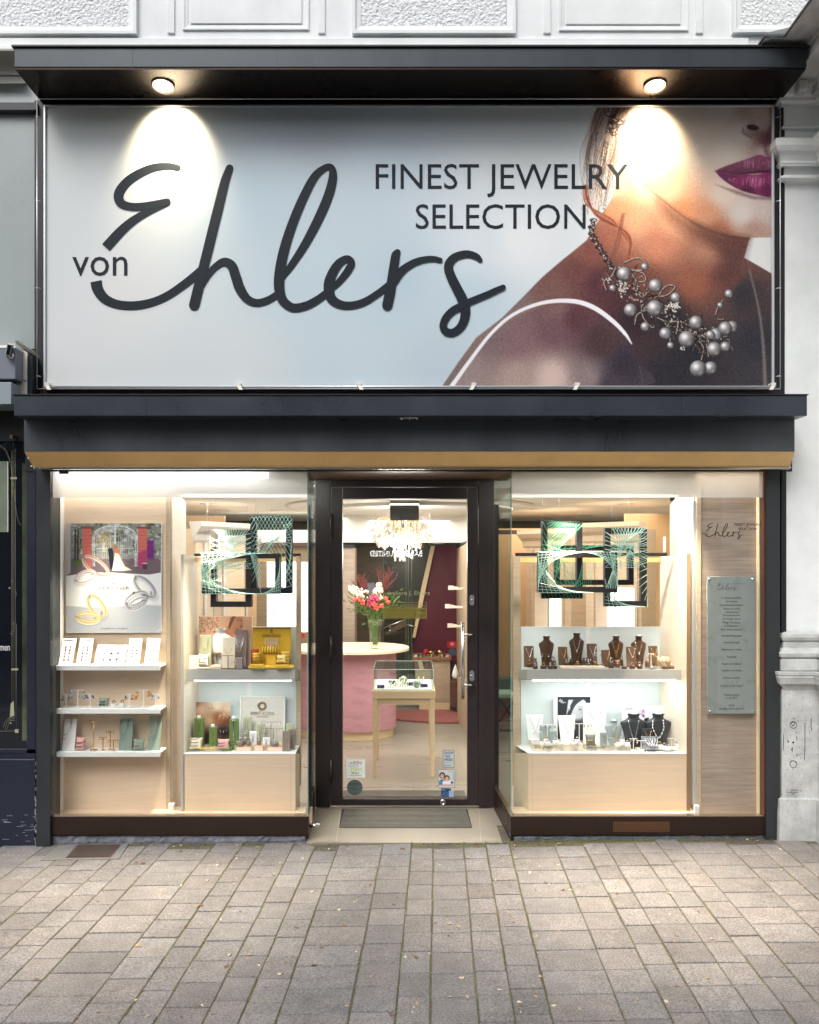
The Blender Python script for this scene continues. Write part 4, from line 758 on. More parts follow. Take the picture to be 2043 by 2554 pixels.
mb = MB(); mb.hex([(PX(38, -.1), -.1, PZ(857, -.1)), (PX(97, .0), .0, PZ(893, 0)), (PX(97, .0), .0, PZ(886, 0)), (PX(38, -.1), -.1, PZ(850, -.1))], [(PX(38), .04, PZ(850)), (PX(97), .04, PZ(886)), (PX(97), .04, PZ(880)), (PX(38), .04, PZ(845))]); mk('sloping_cap', mb, mat('cap_grey', L(120, 118, 108), .7, noise=.2), nb)
mb = MB(); mb.box(PX(68), PX(97), -.09, .0, PZ(990), PZ(895)); mk('dark_cheek', mb, 'anthracite', nb)
mb = MB(); mb.box(-4.5, PX(38, -.2), -.2, 0, PZ(945, -.2), PZ(869, -.2)); mk('sign_box', mb, mat('sign_grey', L(116, 122, 132), .4), nb, .003)
mb = MB(); mb.box(-4.5, PX(38, -.2), -.203, .0, PZ(868, -.2), PZ(861, -.2)); mk('sign_box_cap', mb, 'white', nb)
mb = MB(); mb.box(-4.5, PX(28, -.22), -.22, 0, PZ(1008, -.22), PZ(953, -.22)); mk('lower_sign_box', mb, mat('sign_grey2', L(138, 150, 156), .4), nb, .003)
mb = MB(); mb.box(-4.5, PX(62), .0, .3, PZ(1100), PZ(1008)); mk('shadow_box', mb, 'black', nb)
mb = MB(); mb.box(PX(36), PX(43), -.06, .0, PZ(1097), PZ(1088)); mk('junction_box', mb, mat('jb', L(96, 84, 74), .6), nb)
for i in range(6):
    mb = MB(); x = 18 + i * 5; mb.tube([(PX(x), -.01, PZ(1100)), (PX(x + random.uniform(-6, 8)), -.02, PZ(1112)), (PX(x + random.uniform(-4, 4)), -.01, PZ(1125))], .0015, 5); mk('cable', mb, 'dark_post', nb)
o = thing('floodlight', 'small tilted metal floodlight on the neighbouring sign at the left edge', 'lamp', (PX(22, -.25), -.25, PZ(895, -.25)))
mb = MB(); c, s_ = math.cos(.2), math.sin(.2)
def fl(a, b, y): a0, b0 = a - 22, b - 872; a1, b1 = 22 + a0 * c - b0 * s_, 872 + a0 * s_ + b0 * c; return (PX(a1, y), y, PZ(b1, y))
mb.hex([fl(15, 888, -.25), fl(28, 888, -.25), fl(28, 857, -.25), fl(15, 857, -.25)], [fl(16, 886, -.2), fl(27, 886, -.2), fl(27, 859, -.2), fl(16, 859, -.2)]); mk('housing', mb, mat('lamp_grey', L(150, 146, 138), .4, metal=.6), o, .003)
mb = MB(); mb.hex([fl(17, 885, -.252), fl(26, 885, -.252), fl(26, 860, -.252), fl(17, 860, -.252)], [fl(17, 885, -.2505), fl(26, 885, -.2505), fl(26, 860, -.2505), fl(17, 860, -.2505)]); mk('lens', mb, 'dark_glass', o)
mb = MB(); mb.tube([(PX(a, -.23), -.23, PZ(b, -.23)) for a, b in cr([(31, 882), (33, 888), (29, 893), (22, 890)], 4)], .004, 6); mb.tube([(PX(28, -.21), -.21, PZ(862, -.21)), (PX(38, -.2), -.19, PZ(856, -.2))], .005, 6); mk('bracket', mb, 'clip_cream', o)
t = thing('left_cornice', 'grey moulded cornice of the neighbouring house at the top left edge', 'cornice', (-2.6, 0, 4.6))
mb = MB(); z = lambda p, y: PZ(p, y)
mb.xprism([(.06, z(120, 0)), (-.13, z(121, -.13)), (-.13, z(126, -.13)), (-.10, z(132, -.1)), (-.08, z(140, -.08)), (-.05, z(152, -.05)), (-.03, z(163, -.03)), (-.02, z(169, -.02)), (-.02, z(172, -.02)), (-.012, z(177, -.012)), (-.012, z(186, -.012)), (.0, z(188, 0)), (.0, z(208, 0)), (.06, z(208, .06))], -4.5, PX(60)); mk('moulding', mb, mat('stone_grey', L(170, 168, 160), .8, noise=.12, nscale=6, stretch=(.2, 1, 1)), t)
# ------------------------------------------------------------------ shop interior shell
ZC = 2.25; YB = 5.3
def S(n, x0, x1, y0, y1, z0, z1, m): mb = MB(); mb.box(x0, x1, y0, y1, z0, z1); return struct(n, mb, m)
S('floor_slab', -2.9, 2.9, .05, YB + .3, -.1, -.002, 'tile')
mb = MB()
for i, x in enumerate((-2.2, -1.3, -.42, .1 + .37, 1.35, 2.2)): mb.box(x - .0015, x + .0015, YD + .1, YB, -.002, .0)
for y in (1.3, 2.2, 3.1, 4.0, 4.9): mb.box(-2.8, 2.8, y, y + .004, -.0022, -.0002)
struct('floor_joints', mb, 'joint')
S('ceiling', -2.9, 2.9, .745, YB + .3, ZC, ZC + .1, 'ceiling_white')
S('ceiling_over_windows', -2.9, PX(786, YD), .02, .745, 2.36, 2.42, 'ceiling_white'); S('ceiling_over_windows', PX(1232, YD), 2.9, .02, .745, 2.36, 2.42, 'ceiling_white')
S('ceiling_step', -2.9, PX(786, YD), .725, .745, ZC + .0, 2.40, 'ceiling_white'); S('ceiling_step', PX(1232, YD), 2.9, .725, .745, ZC, 2.40, 'ceiling_white')
S('wall_left', -2.9, -2.8, .0, YB + .3, -.1, 2.5, 'cream_panel'); S('wall_right', 2.8, 2.9, .0, YB + .3, -.1, 2.5, 'cream_panel')
S('wall_back', -2.9, 2.9, YB + .2, YB + .3, -.1, 2.5, 'dark_wall'); S('wall_over_door', -.66, .59, YD + .001, YD + .09, PZ(1184, YD), 2.5, 'ceiling_white')
S('ceiling_bulkhead', -.95, .75, 4.1, 4.3, PZ(1353, 4.1), ZC - .001, 'ceiling_white')
mb = MB(); mb.lathe([(1.15, -.0), (1.15, -.012), (1.10, -.02), (1.02, -.02)], (0, 2.6, ZC - .001), 48); struct('ceiling_dome', mb, 'ceiling_white')
mb = MB(); mb.lathe([(.86, -.0), (.86, -.03), (.82, -.03)], (.1, 2.6, ZC - .02), 48); struct('ceiling_ring', mb, 'ceiling_white')
# back of the shop seen through the door
def PB(n, a, b, c, d, y0, y1, m, par=None, bev=0., lab=None): mb = MB(); mb.bp(a, b, c, d, y0, y1); return mk(n, mb, m, par, bev, lab)
o = thing('wood_column', 'striped light wood column behind the flower vase', 'column', (PX(840, 3.9), 3.9, 0)); 
mb = MB(); mb.box(PX(780, 3.9), PX(884.5, 3.9), 3.9, 4.3, 0, PZ(1366, 3.9)); mk('shaft', mb, 'zebra_wood', o); mb = MB(); mb.box(PX(780, 3.9), PX(884.5, 3.9), 3.88, 4.3, PZ(1366, 3.9), PZ(1359, 3.9)); mk('dark_cap', mb, 'black', o)
o = thing('wood_wall_unit', 'light oak wall unit with brochure holders right of the red wall', 'wall unit', (PX(1180, 3.2), 3.2, 0))
mb = MB(); mb.hex([(PX(1139, 4.6), 4.6, 0), (PX(1175, 2.6), 2.6, 0), (PX(1175, 2.6), 2.6, PZ(1345, 2.6)), (PX(1139, 4.6), 4.6, PZ(1364, 4.6))], [(PX(1150, 4.7), 4.7, 0), (PX(1220, 2.7), 2.7, 0), (PX(1220, 2.7), 2.7, PZ(1345, 2.6)), (PX(1150, 4.7), 4.7, PZ(1364, 4.6))]); mk('panel', mb, 'oak', o)
mb = MB(); mb.hex([(PX(1138, 4.55), 4.55, PZ(1368, 4.6)), (PX(1176, 2.55), 2.55, PZ(1349, 2.6)), (PX(1176, 2.55), 2.55, PZ(1343, 2.6)), (PX(1138, 4.55), 4.55, PZ(1361, 4.6))], [(PX(1150, 4.7), 4.7, PZ(1368, 4.6)), (PX(1220, 2.7), 2.7, PZ(1349, 2.6)), (PX(1220, 2.7), 2.7, PZ(1343, 2.6)), (PX(1150, 4.7), 4.7, PZ(1361, 4.6))]); mk('dark_top', mb, 'black', o)
bk = 4.9
def PWall(n, poly, y, m, lab, cat, th=.05): mb = MB(); mb.prism([(PX(a, y), PZ(b, y)) for a, b in poly], y, y + th); return tag(mk(n, mb, m), lab, cat)
PWall('red_wall_panel', [(1082, 1362), (1145, 1362), (1145, 1660), (1028, 1660), (1034, 1590), (1056, 1470)], bk, 'red_wall', 'deep red wall panel with slanted left edge at the back of the shop', 'wall panel')
PWall('stair_stringer', [(1075, 1362), (1085, 1362), (1036, 1590), (1029, 1590), (1050, 1470)], bk - .1, 'pale_wood', 'narrow slanting wooden stair stringer along the red wall', 'stair', .03)
st = thing('glass_staircase', 'dark staircase with glass side and steel handrail behind the vase', 'staircase', (PX(980, bk - .3), bk - .3, 0))
mb = MB(); y = bk + .2
for i in range(7): mb.box(PX(885 , y), PX(962, y), y - .06 , y + .04, .3 + i * .28, .33 + i * .28)
mk('dark_cladding', mb, mat('stair_dark', L(54, 52, 44), .4), st)
mb = MB(); mb.add([(PX(885, y), y - .08, PZ(1660, y)), (PX(958, y), y - .08, PZ(1660, y)), (PX(958, y), y - .08, PZ(1362, y)), (PX(885, y), y - .08, PZ(1362, y))], [(0, 1, 2, 3)]); mk('striped_panel', mb, mat('stair_zebra', L(84, 74, 58), .45, noise=.3, nscale=3, stretch=(1, 1, 26)), st)
mb = MB(); y = bk - .2
for a in (956, 1012, 1018, 1026): mb.box(PX(a, y), PX(a + 1.4, y), y, y + .01, PZ(1760, y), PZ(1362, y))
mk('glass_edges', mb, mat('glass_green', L(104, 122, 104), .2), st)
mb = MB(); mb.tube([(PX(957, y), y - .05, PZ(1566, y)), (PX(1014, y), y - .05, PZ(1543, y))], .012, 8); mb.tube([(PX(1016, y), y - .05, PZ(1557, y)), (PX(1036, y), y - .05, PZ(1563, y))], .01, 8); mb.tube([(PX(973, y), y - .05, PZ(1560, y)), (PX(973, y), y - .02, PZ(1572, y))], .01, 8); mb.ball((PX(973, y), y - .03, PZ(1573, y)), .02, 8, 6); mk('handrail', mb, 'steel', st)
mb = MB(); mb.box(PX(1020, y), PX(1034, y), y - .02, y + .02, PZ(1645, y), PZ(1634, y)); mk('clamp', mb, mat('clamp_green', L(60, 80, 66), .4), st)
mb = MB(); mb.prism([(PX(a, y), PZ(b, y)) for a, b in ((959, 1580), (1010, 1548), (1014, 1562), (965, 1586))], y + .1, y + .12); mk('tread', mb, mat('tread', L(108, 92, 70), .6), st)
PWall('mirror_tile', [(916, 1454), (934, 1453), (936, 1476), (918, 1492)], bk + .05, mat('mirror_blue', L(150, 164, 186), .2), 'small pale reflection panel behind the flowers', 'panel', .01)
for i, (a, b, c) in enumerate(((1118, 1466, 30), (1110, 1512, 34), (1116, 1560, 30))):
    y = 3.6; o = thing('brochure_rack', ['top', 'middle', 'bottom'][i] + ' small rack of folded brochures on the light wood wall unit', 'brochure rack', (PX(a + 20, y), y, PZ(b, y)))
    mb = MB(); w = PX(a + c + 14, y) - PX(a, y); x = PX(a, y); z0 = PZ(b + 5, y)
    for k in range(5): mb.box(x + k * .014, x + .05 + k * .014, y - .02 + k * .01, y - .016 + k * .01, z0, z0 + .045 - k * .004)
    mk('leaflets', mb, 'clip_cream', o); mb = MB(); mb.box(x + .04, x + w, y - .015, y + .05, z0, z0 + .022); mk('tray', mb, mat('tray_white', L(228, 222, 208), .5), o, .003)
cb = thing('oak_cabinet', 'light oak cabinet with framed door behind the display table', 'cabinet', (PX(1085, 4.4), 4.4, 0))
y = 4.4; mb = MB(); mb.hex([(PX(1041, y), y, .09), (PX(1123, y), y, .09), (PX(1123, y), y, PZ(1646, y)), (PX(1033, y), y, PZ(1646, y))], [(PX(1041, y), y + .4, .09), (PX(1123, y), y + .4, .09), (PX(1123, y), y + .4, PZ(1646, y)), (PX(1033, y), y + .4, PZ(1646, y))]); mk('carcass', mb, 'oak', cb, .004)
mb = MB(); mb.bp(1086, 1112, 1658, 1748, y - .006, y); mk('door_panel', mb, 'oak', cb, .003); mb = MB(); mb.box(PX(1046, y), PX(1122, y), y - .01, y + .1, 0, .09); mk('plinth', mb, 'pale_wood', cb)
mb = MB(); mb.prism([(PX(1028, y), PZ(1647, y)), (PX(1126, y), PZ(1647, y)), (PX(1126, y), PZ(1638, y)), (PX(1028, y), PZ(1638, y))], y - .03, y + .4); mk('worktop', mb, mat('brown_top', L(140, 100, 66), .4, noise=.1), cb, .003)
zt = PZ(1638, y)
for i in range(9):
    mb = MB(); x = PX(1032 + i * 9, y); mb.hex([(x, y - .02, zt), (x + .07, y - .02, zt), (x + .07, y - .02, zt + .012), (x, y - .02, zt + .012)], [(x + .01, y + .1, zt), (x + .09, y + .1, zt), (x + .09, y + .1, zt + .012), (x + .01, y + .1, zt + .012)]); o = mk('booklet', mb, ['clip_cream', 'white', 'pink_pad'][i % 3]); tag(o, 'loose booklet lying on the oak cabinet top', 'booklet', 'booklets on the oak cabinet')
for i, (a, h, m) in enumerate(((1062, 15, 'red_pad'), (1074, 12, 'gold'), (1086, 10, 'dark_post'), (1096, 14, 'gold'))):
    mb = MB(); mb.ball((PX(a, y + .1), y + .1, zt + .012 + h * .0022), h * .0022, 8, 6, 1.0); mb.ring((PX(a + 3, y + .1), y + .06, zt + .03), .02, .006, 10, 5); o = mk('gift_bow', mb, m); tag(o, ['red', 'left gold', 'black', 'right gold'][i] + ' ribbon bow lying on the oak cabinet', 'gift bow')
mb = MB(); mb.hex([(PX(1141, 3.8), 3.8, 0), (PX(1180, 2.6), 2.6, 0), (PX(1180, 2.6), 2.6, PZ(1700, 2.6)), (PX(1141, 3.8), 3.8, PZ(1690, 3.8))], [(PX(1180, 3.9), 3.9, 0), (PX(1220, 2.7), 2.7, 0), (PX(1220, 2.7), 2.7, PZ(1700, 2.6)), (PX(1180, 3.9), 3.9, PZ(1690, 3.8))]); tag(mk('counter', mb, 'oak'), 'oak side counter behind the door handle', 'counter')
mb = MB(); mb.bp(1124, 1142, 1700, 1765, 4.2, 4.4); tag(mk('waste_bin', mb, mat('bin_brown', L(96, 62, 46), .5), bevel=.01), 'brown bin between the cabinet and side counter', 'bin')
mb = MB(); x, z = PX(1136, 3.9), PZ(1692, 3.9)
mb.lathe([(.03, 0), (.04, .03), (.03, .08), (.012, .13), (.004, .15)], (x, 3.9, z), 12); tag(mk('paper_bag', mb, 'white'), 'crumpled white paper bag on the side counter', 'bag')
mb = MB(); rp = cr([(-.35, 3.95), (.1, 3.72), (.55, 3.66), (1.0, 3.8), (1.1, 4.3), (.5, 4.38), (-.2, 4.35), (-.35, 3.95)], 8); mb.add([(p[0], p[1], .0) for p in rp[:-1]] + [(p[0], p[1], .02) for p in rp[:-1]], [tuple(range(len(rp) - 1, 2 * len(rp) - 2))] + [(i, (i + 1) % (len(rp) - 1), (i + 1) % (len(rp) - 1) + len(rp) - 1, i + len(rp) - 1) for i in range(len(rp) - 1)])
tag(mk('rug', mb, 'rug'), 'shaggy coral red rug in front of the oak cabinet', 'rug')
# pink reception desk
y = 3.16; r = .36; xr, xl = PX(989, y) - r, PX(742, y) + r
def stad(rr, n=14): return [(xr + rr * math.cos(a), y + rr * math.sin(a)) for a in np.linspace(-math.pi / 2, math.pi / 2, n)] + [(xl + rr * math.cos(a), y + rr * math.sin(a)) for a in np.linspace(math.pi / 2, 1.5 * math.pi, n)]
dk = thing('reception_desk', 'rounded reception desk covered in pink fabric with pale wood top', 'desk', ((xl + xr) / 2, y, 0))
def loft(name, rr, z0, z1, m, bev=0., sm=True):
    mb = MB(); s_ = stad(rr); n = len(s_); mb.add([(a, b, z0) for a, b in s_] + [(a, b, z1) for a, b in s_], [(i, (i + 1) % n, (i + 1) % n + n, i + n) for i in range(n)], sm); mb.add([(a, b, z1) for a, b in s_], [tuple(range(n))]); mb.add([(a, b, z0) for a, b in s_], [tuple(range(n))]); return mk(name, mb, m, dk, bev)
loft('base', .335, 0, .085, 'pale_wood'); loft('fabric_body', r, .086, .845, 'pink_fabric'); loft('desk_top', .49, .846, .872, mat('desk_top', L(236, 224, 196), .4))
# vase with flowers
vx, vy, vz = PX(936, 3.0), 3.0, .872; k = 8.07 / F
o = thing('vase', 'tall clear glass vase on the pink reception desk', 'vase', (vx, vy, vz))
mb = MB(); mb.lathe([(.045, 0), (.05, .05), (.066, .2), (.075, .285), (.071, .285), (.062, .2), (.045, .055), (.03, .03), (.001, .028)], (vx, vy, vz), 20); mk('glass_body', mb, glass('vase_clear', (.97, .985, .975, 1), 1.), o)
mb = MB(); mb.lathe([(.001, .03), (.044, .032), (.058, .12), (.001, .12)], (vx, vy, vz), 16); mk('water', mb, glass('water', (.95, .975, .95, 1), .3), o)
fb = thing('flower_bouquet', 'bouquet of white stocks, pink blooms and red sprigs standing in the glass vase', 'flowers', (vx, vy + .001, vz + .03))
def fp(a, b, dy=0.): return Vector((PX(a, vy + dy), vy + dy, PZ(b, vy + dy)))
mb = MB()
for i in range(16):
    a0 = Vector((vx + random.uniform(-.02, .02), vy + random.uniform(-.02, .02), vz + .04)); e = fp(random.uniform(905, 970), random.uniform(1490, 1515), random.uniform(-.06, .06)); mb.tube([a0, (a0 + e) / 2 + Vector((0, 0, .03)), e], .004, 5)
mk('stems', mb, mat('stem_green', L(96, 128, 58), .5), fb)
mb = MB()
for i in range(420):
    a = random.gauss(933, 25); b = 1520 + random.gauss(0, 13) - abs(a - 933) * .35; c = fp(a, b, random.uniform(-.09, .09)); d = (c - fp(933, 1545)).normalized() + Vector((random.gauss(0, .5), random.gauss(0, .5), random.gauss(0, .3))); d.normalize(); w = d.cross(Vector((random.random(), 1, random.random()))).normalized() * random.uniform(.005, .010); l = random.uniform(.03, .065)
    mb.add([c, c + d * l * .5 + w, c + d * l, c + d * l * .5 - w], [(0, 1, 2, 3)])
mk('foliage', mb, mat('leaf_green', L(84, 120, 48), .5, noise=.35, nscale=14), fb, recalc=False)
def blob(name, pts, n, r, m, sp): 
    mb = MB()
    for i in range(n):
        t_ = random.random(); p = pts[0].lerp(pts[1], t_); s_ = sp * (1.15 - .7 * t_); d = Vector((random.gauss(0, 1), random.gauss(0, 1), random.gauss(0, 1))).normalized() * s_
        mb.ball(p + d, r * random.uniform(.6, 1.2), 5, 3)
    mk(name, mb, m, fb)
blob('white_flower', [fp(907, 1486, -.04), fp(871, 1465, -.04)], 130, .012, mat('petal_white', L(244, 238, 218), .6), .05); blob('white_flower', [fp(941, 1490, -.02), fp(946, 1455, -.02)], 140, .012, 'petal_white', .048)
blob('pink_flower', [fp(930, 1508, -.09), fp(934, 1488, -.09)], 90, .013, mat('petal_pink', L(206, 78, 112), .6), .058)
for a, b in ((896, 1494), (884, 1497), (969, 1502), (962, 1494), (938, 1518), (951, 1513), (932, 1508), (904, 1502)): blob('coral_flower', [fp(a, b, -.11), fp(a + 1, b - 3, -.11)], 26, .011, mat('petal_coral', L(232, 106, 92), .6), .02)
for base, tips in (((918, 1495), ((890, 1435), (876, 1448), (902, 1440), (912, 1450))), ((948, 1488), ((977, 1426), (984, 1446), (965, 1432), (946, 1428)))):
    mb = MB()
    for tx, ty in tips:
        A, B = fp(*base), fp(tx, ty, random.uniform(-.05, .05)); mb.tube([A, A.lerp(B, .5) + Vector((random.gauss(0, .01), 0, 0)), B], .0022, 4)
        for i in range(26):
            p = A.lerp(B, random.uniform(.3, 1)); d = Vector((random.gauss(0, .03), random.gauss(0, .02), abs(random.gauss(0, .035)) + .01)); mb.tube([p, p + d], [.002, .0008], 3)
    mk('red_sprig', mb, mat('sprig_red', L(146, 66, 66), .7), fb)
# display table with glass case
t = thing('display_table', 'pale wooden display table with tapered legs holding a glass showcase', 'table', (PX(1006, 1.5), 1.8, 0))
x0, x1, y0, y1 = PX(928, 1.5), PX(1086, 1.5), 1.5, 2.12; zt = .693
mb = MB(); mb.box(x0, x1, y0, y1, zt - .065, zt); mk('table_top', mb, 'pale_wood', t, .004); mb = MB(); mb.box(x0 + .02, x1 - .02, y0 + .02, y1 - .02, zt - .115, zt - .066); mk('apron', mb, 'pale_wood', t)
for sx in (0, 1):
    for sy in (0, 1):
        X = x0 + .004 if sx == 0 else x1 - .004; Yy = y0 + .004 if sy == 0 else y1 - .004; dx = 1 if sx == 0 else -1; dy = 1 if sy == 0 else -1; w0, w1 = .038, .024
        mb = MB(); mb.add([(X, Yy, zt - .0665), (X + dx * w0, Yy, zt - .0665), (X + dx * w0, Yy + dy * w0, zt - .0665), (X, Yy + dy * w0, zt - .0665), (X + dx * .004, Yy, 0), (X + dx * (w1 + .004), Yy, 0), (X + dx * (w1 + .004), Yy + dy * w1, 0), (X + dx * .004, Yy + dy * w1, 0)], [(0, 1, 2, 3), (4, 5, 6, 7), (0, 1, 5, 4), (1, 2, 6, 5), (2, 3, 7, 6), (3, 0, 4, 7)]); mk('leg', mb, 'pale_wood', t, .002)
gc = thing('glass_showcase', 'square glass showcase full of jewellery on the pale display table', 'showcase', ((x0 + x1) / 2, (y0 + y1) / 2, zt))
a0, a1, b0, b1, zg = PX(931, 1.52), PX(1081, 1.52), 1.515, 2.10, PZ(1671, 1.515)
mb = MB(); mb.box(a0, a1, b0, b0 + .005, zt, zg); mb.box(a0, a1, b1 - .005, b1, zt, zg); mb.box(a0, a0 + .005, b0 + .006, b1 - .006, zt, zg); mb.box(a1 - .005, a1, b0 + .006, b1 - .006, zt, zg); mb.box(a0, a1, b0, b1, zg + .0005, zg + .006); mk('glass_box', mb, 'case_glass', gc)
mb = MB()
for A, B in (((a0, b0), (a1, b0)), ((a0, b1), (a1, b1)), ((a0, b0), (a0, b1)), ((a1, b0), (a1, b1))): mb.tube([(A[0], A[1], zg + .003), (B[0], B[1], zg + .003)], .0022, 4)
for A in ((a0, b0), (a1, b0)): mb.tube([(A[0], A[1], zt), (A[0], A[1], zg)], .002, 4)
mk('glass_edges', mb, mat('edge_bright', L(206, 226, 218), .15), gc)
mb = MB(); mb.box(a0 + .008, a1 - .008, b0 + .008, b1 - .008, zt + .001, zt + .008); mk('lining', mb, 'white', gc)
for i, (fx, fy, kk) in enumerate(((.12, .1, 'p'), (.3, .15, 's'), (.5, .2, 's'), (.72, .12, 'b'), (.5, .5, 'b'), (.3, .5, 'p'), (.75, .45, 's'), (.85, .2, 'p'), (.62, .35, 'p'), (.42, .35, 's'))):
    X, Yy = a0 + (a1 - a0) * fx, b0 + (b1 - b0) * fy; mb = MB()
    if kk == 'p': mb.box(X - .03, X + .03, Yy, Yy + .04, zt + .008, zt + .034); o = mk('ring_box', mb, mat('purple_pad', L(84, 62, 116), .7), bevel=.004); tag(o, 'small purple velvet ring box in the glass showcase', 'ring box', 'purple ring boxes in the showcase')
    elif kk == 's':
        for q in range(4): mb.tube([(X - .03 + q * .02, Yy, zt + .01), (X - .01 + q * .02, Yy + .03, zt + .05 + .02 * (q % 2))], .005, 5)
        o = mk('jewellery_stand', mb, 'cream_pad'); tag(o, 'little cream jewellery stand in the glass showcase', 'jewellery stand', 'cream stands in the showcase')
    else: mb.ball((X, Yy + .02, zt + .042), .034, 14, 9); o = mk('glass_ball', mb, mat('green_ball', L(170, 186, 168), .15, metal=.5, noise=.5, nscale=60)); tag(o, ['front', 'rear'][i == 4] + ' speckled glass ball in the showcase', 'glass ball')
# chandelier
cx, cy = PX(1002, 1.9), 1.9; zc = PZ(1345, 1.9)
ch = thing('chandelier', 'round crystal drop chandelier with gold branches hanging inside the door', 'chandelier', (cx, cy, zc))
mb = MB()
for i in range(80):
    a = random.uniform(0, 6.283); r0 = random.uniform(.02, .08); r1 = random.uniform(.12, .24); z1 = zc + random.uniform(.02, .2) ; mb.tube([(cx + r0 * math.cos(a), cy + r0 * math.sin(a), zc + .1), (cx + (r0 + r1) / 2 * math.cos(a + .2), cy + (r0 + r1) / 2 * math.sin(a + .2), z1), (cx + r1 * math.cos(a), cy + r1 * math.sin(a), z1 - random.uniform(.0, .05)), (cx + (r1 + .01) * math.cos(a + .1), cy + (r1 + .01) * math.sin(a + .1), z1 - .1)], .0022, 4)
mk('gold_branches', mb, 'gold', ch)
dm = MB(); dm.lathe([(.0008, .06), (.0015, .03), (.006, .016), (.0085, .005), (.006, -.004), (.0008, -.006)], (0, 0, 0), 8); dm.tube([(0, 0, .06), (0, 0, .10)], .0008, 3)
dme = None
for i in range(100):
    lay = i / 100.; rr = .262 * math.sqrt(random.uniform(.05, 1)); a = random.uniform(0, 6.283); z = zc + .10 - .24 * random.random() * (1.1 - (rr / .262) ** 2 * .6)
    if i > 82: rr = random.uniform(0, .09); z = zc - random.uniform(.13, .185)
    if dme is None: o = mk('crystal_drop', dm, mat('crystal_bright', L(255, 246, 236), .05, spec=1., trans=.6), None, base=(0, 0, 0)); dme = o.data; SC.collection.objects.unlink(o); bpy.data.objects.remove(o)
    o = bpy.data.objects.new('crystal_drop', dme); link(o, ch); o.location = (rr * math.cos(a), rr * math.sin(a), z - zc); o.scale = (1.3,) * 3
src = dme; vv = [tuple(q.co) for q in src.vertices]; ff = [tuple(p.vertices) for p in src.polygons]; mb = MB()
for i in range(190):
    rr = .265 * math.sqrt(random.uniform(.1, 1)); a = random.uniform(0, 6.283); z = zc + .12 - .24 * random.random() * (1.1 - (rr / .265) ** 2 * .6); mb.add([(cx + rr * math.cos(a) + q[0] * 1.2, cy + rr * math.sin(a) + q[1] * 1.2, z + q[2] * 1.2) for q in vv], ff, True)
o = mk('crystal_strands', mb, 'crystal_bright', ch); o['kind'] = 'stuff'
for i in range(7):
    a = i * .9; rr = .14 if i else 0; mb = MB(); mb.ball((cx + rr * math.cos(a), cy + rr * math.sin(a), zc + random.uniform(-.06, .06)), .014, 10, 7); mk('bulb', mb, 'bulb', ch)
mb = MB(); mb.box(PX(973, 1.6), PX(1045, 1.6), 1.6, 1.85, PZ(1298, 1.6), ZC - .001); o = mk('ceiling_box', mb, mat('box_mirror', L(150, 150, 146), .12, metal=.9)); tag(o, 'square mirrored steel box on the ceiling in front of the chandelier', 'ceiling box')
mb = MB(); mb.box(PX(973, 1.598), PX(1045, 1.598), 1.597, 1.6, PZ(1259, 1.6), PZ(1257, 1.6)); mk('trim', mb, 'led', o)
light('chandelier_light', 'POINT', (cx, cy, zc - .05), 27, (1, .95, .88), size=.2)
# recessed ceiling spots
for i, (a, b, s) in enumerate(((520, 1256, 'nearest left ceiling spot'), (555, 1272, 'far left ceiling spot'), (590, 1284, 'ceiling spot above the silver cornice'), (692, 1272, 'ceiling spot right of the left hanging frames'), (1336, 1270, 'ceiling spot left in the right window'), (1462, 1282, 'ceiling spot in the middle of the right window'), (1560, 1256, 'brightest ceiling spot in the right window'), (1366, 1291, 'far ceiling spot above the dark frame'), (1290, 1318, 'far ceiling spot by the glass corner'), (1092, 1357, 'ceiling spot under the bulkhead by the red wall'))):
    y = YOF(b, ZC) if b < 1340 else 4.2; y = min(y, 4.6); x = PX(a, y); z = ZC if b < 1340 else PZ(1355, 4.2)
    o = thing('ceiling_spot', s, 'ceiling light', (x, y, z), 'recessed ceiling spots in the shop')
    mb = MB(); mb.lathe([(.05, 0), (.075, 0), (.075, -.006), (.05, -.008)], (x, y, z), 24); mk('trim', mb, 'alu', o); mb = MB(); mb.lathe([(.049, -.003), (.02, -.005)], (x, y, z), 20); mk('lens', mb, 'led', o)
# lights of the shop
W1 = (1, .96, .90); W2 = (1, .93, .84)
light('shop_light', 'AREA', (-1.5, 2.6, ZC - .03), 40, W1, size=1.6, sy=3.4); light('shop_light', 'AREA', (1.5, 2.6, ZC - .03), 42, W2, size=1.6, sy=3.4); light('shop_light', 'AREA', (0, 3.0, ZC - .06), 20, W1, size=.9, sy=2.6)
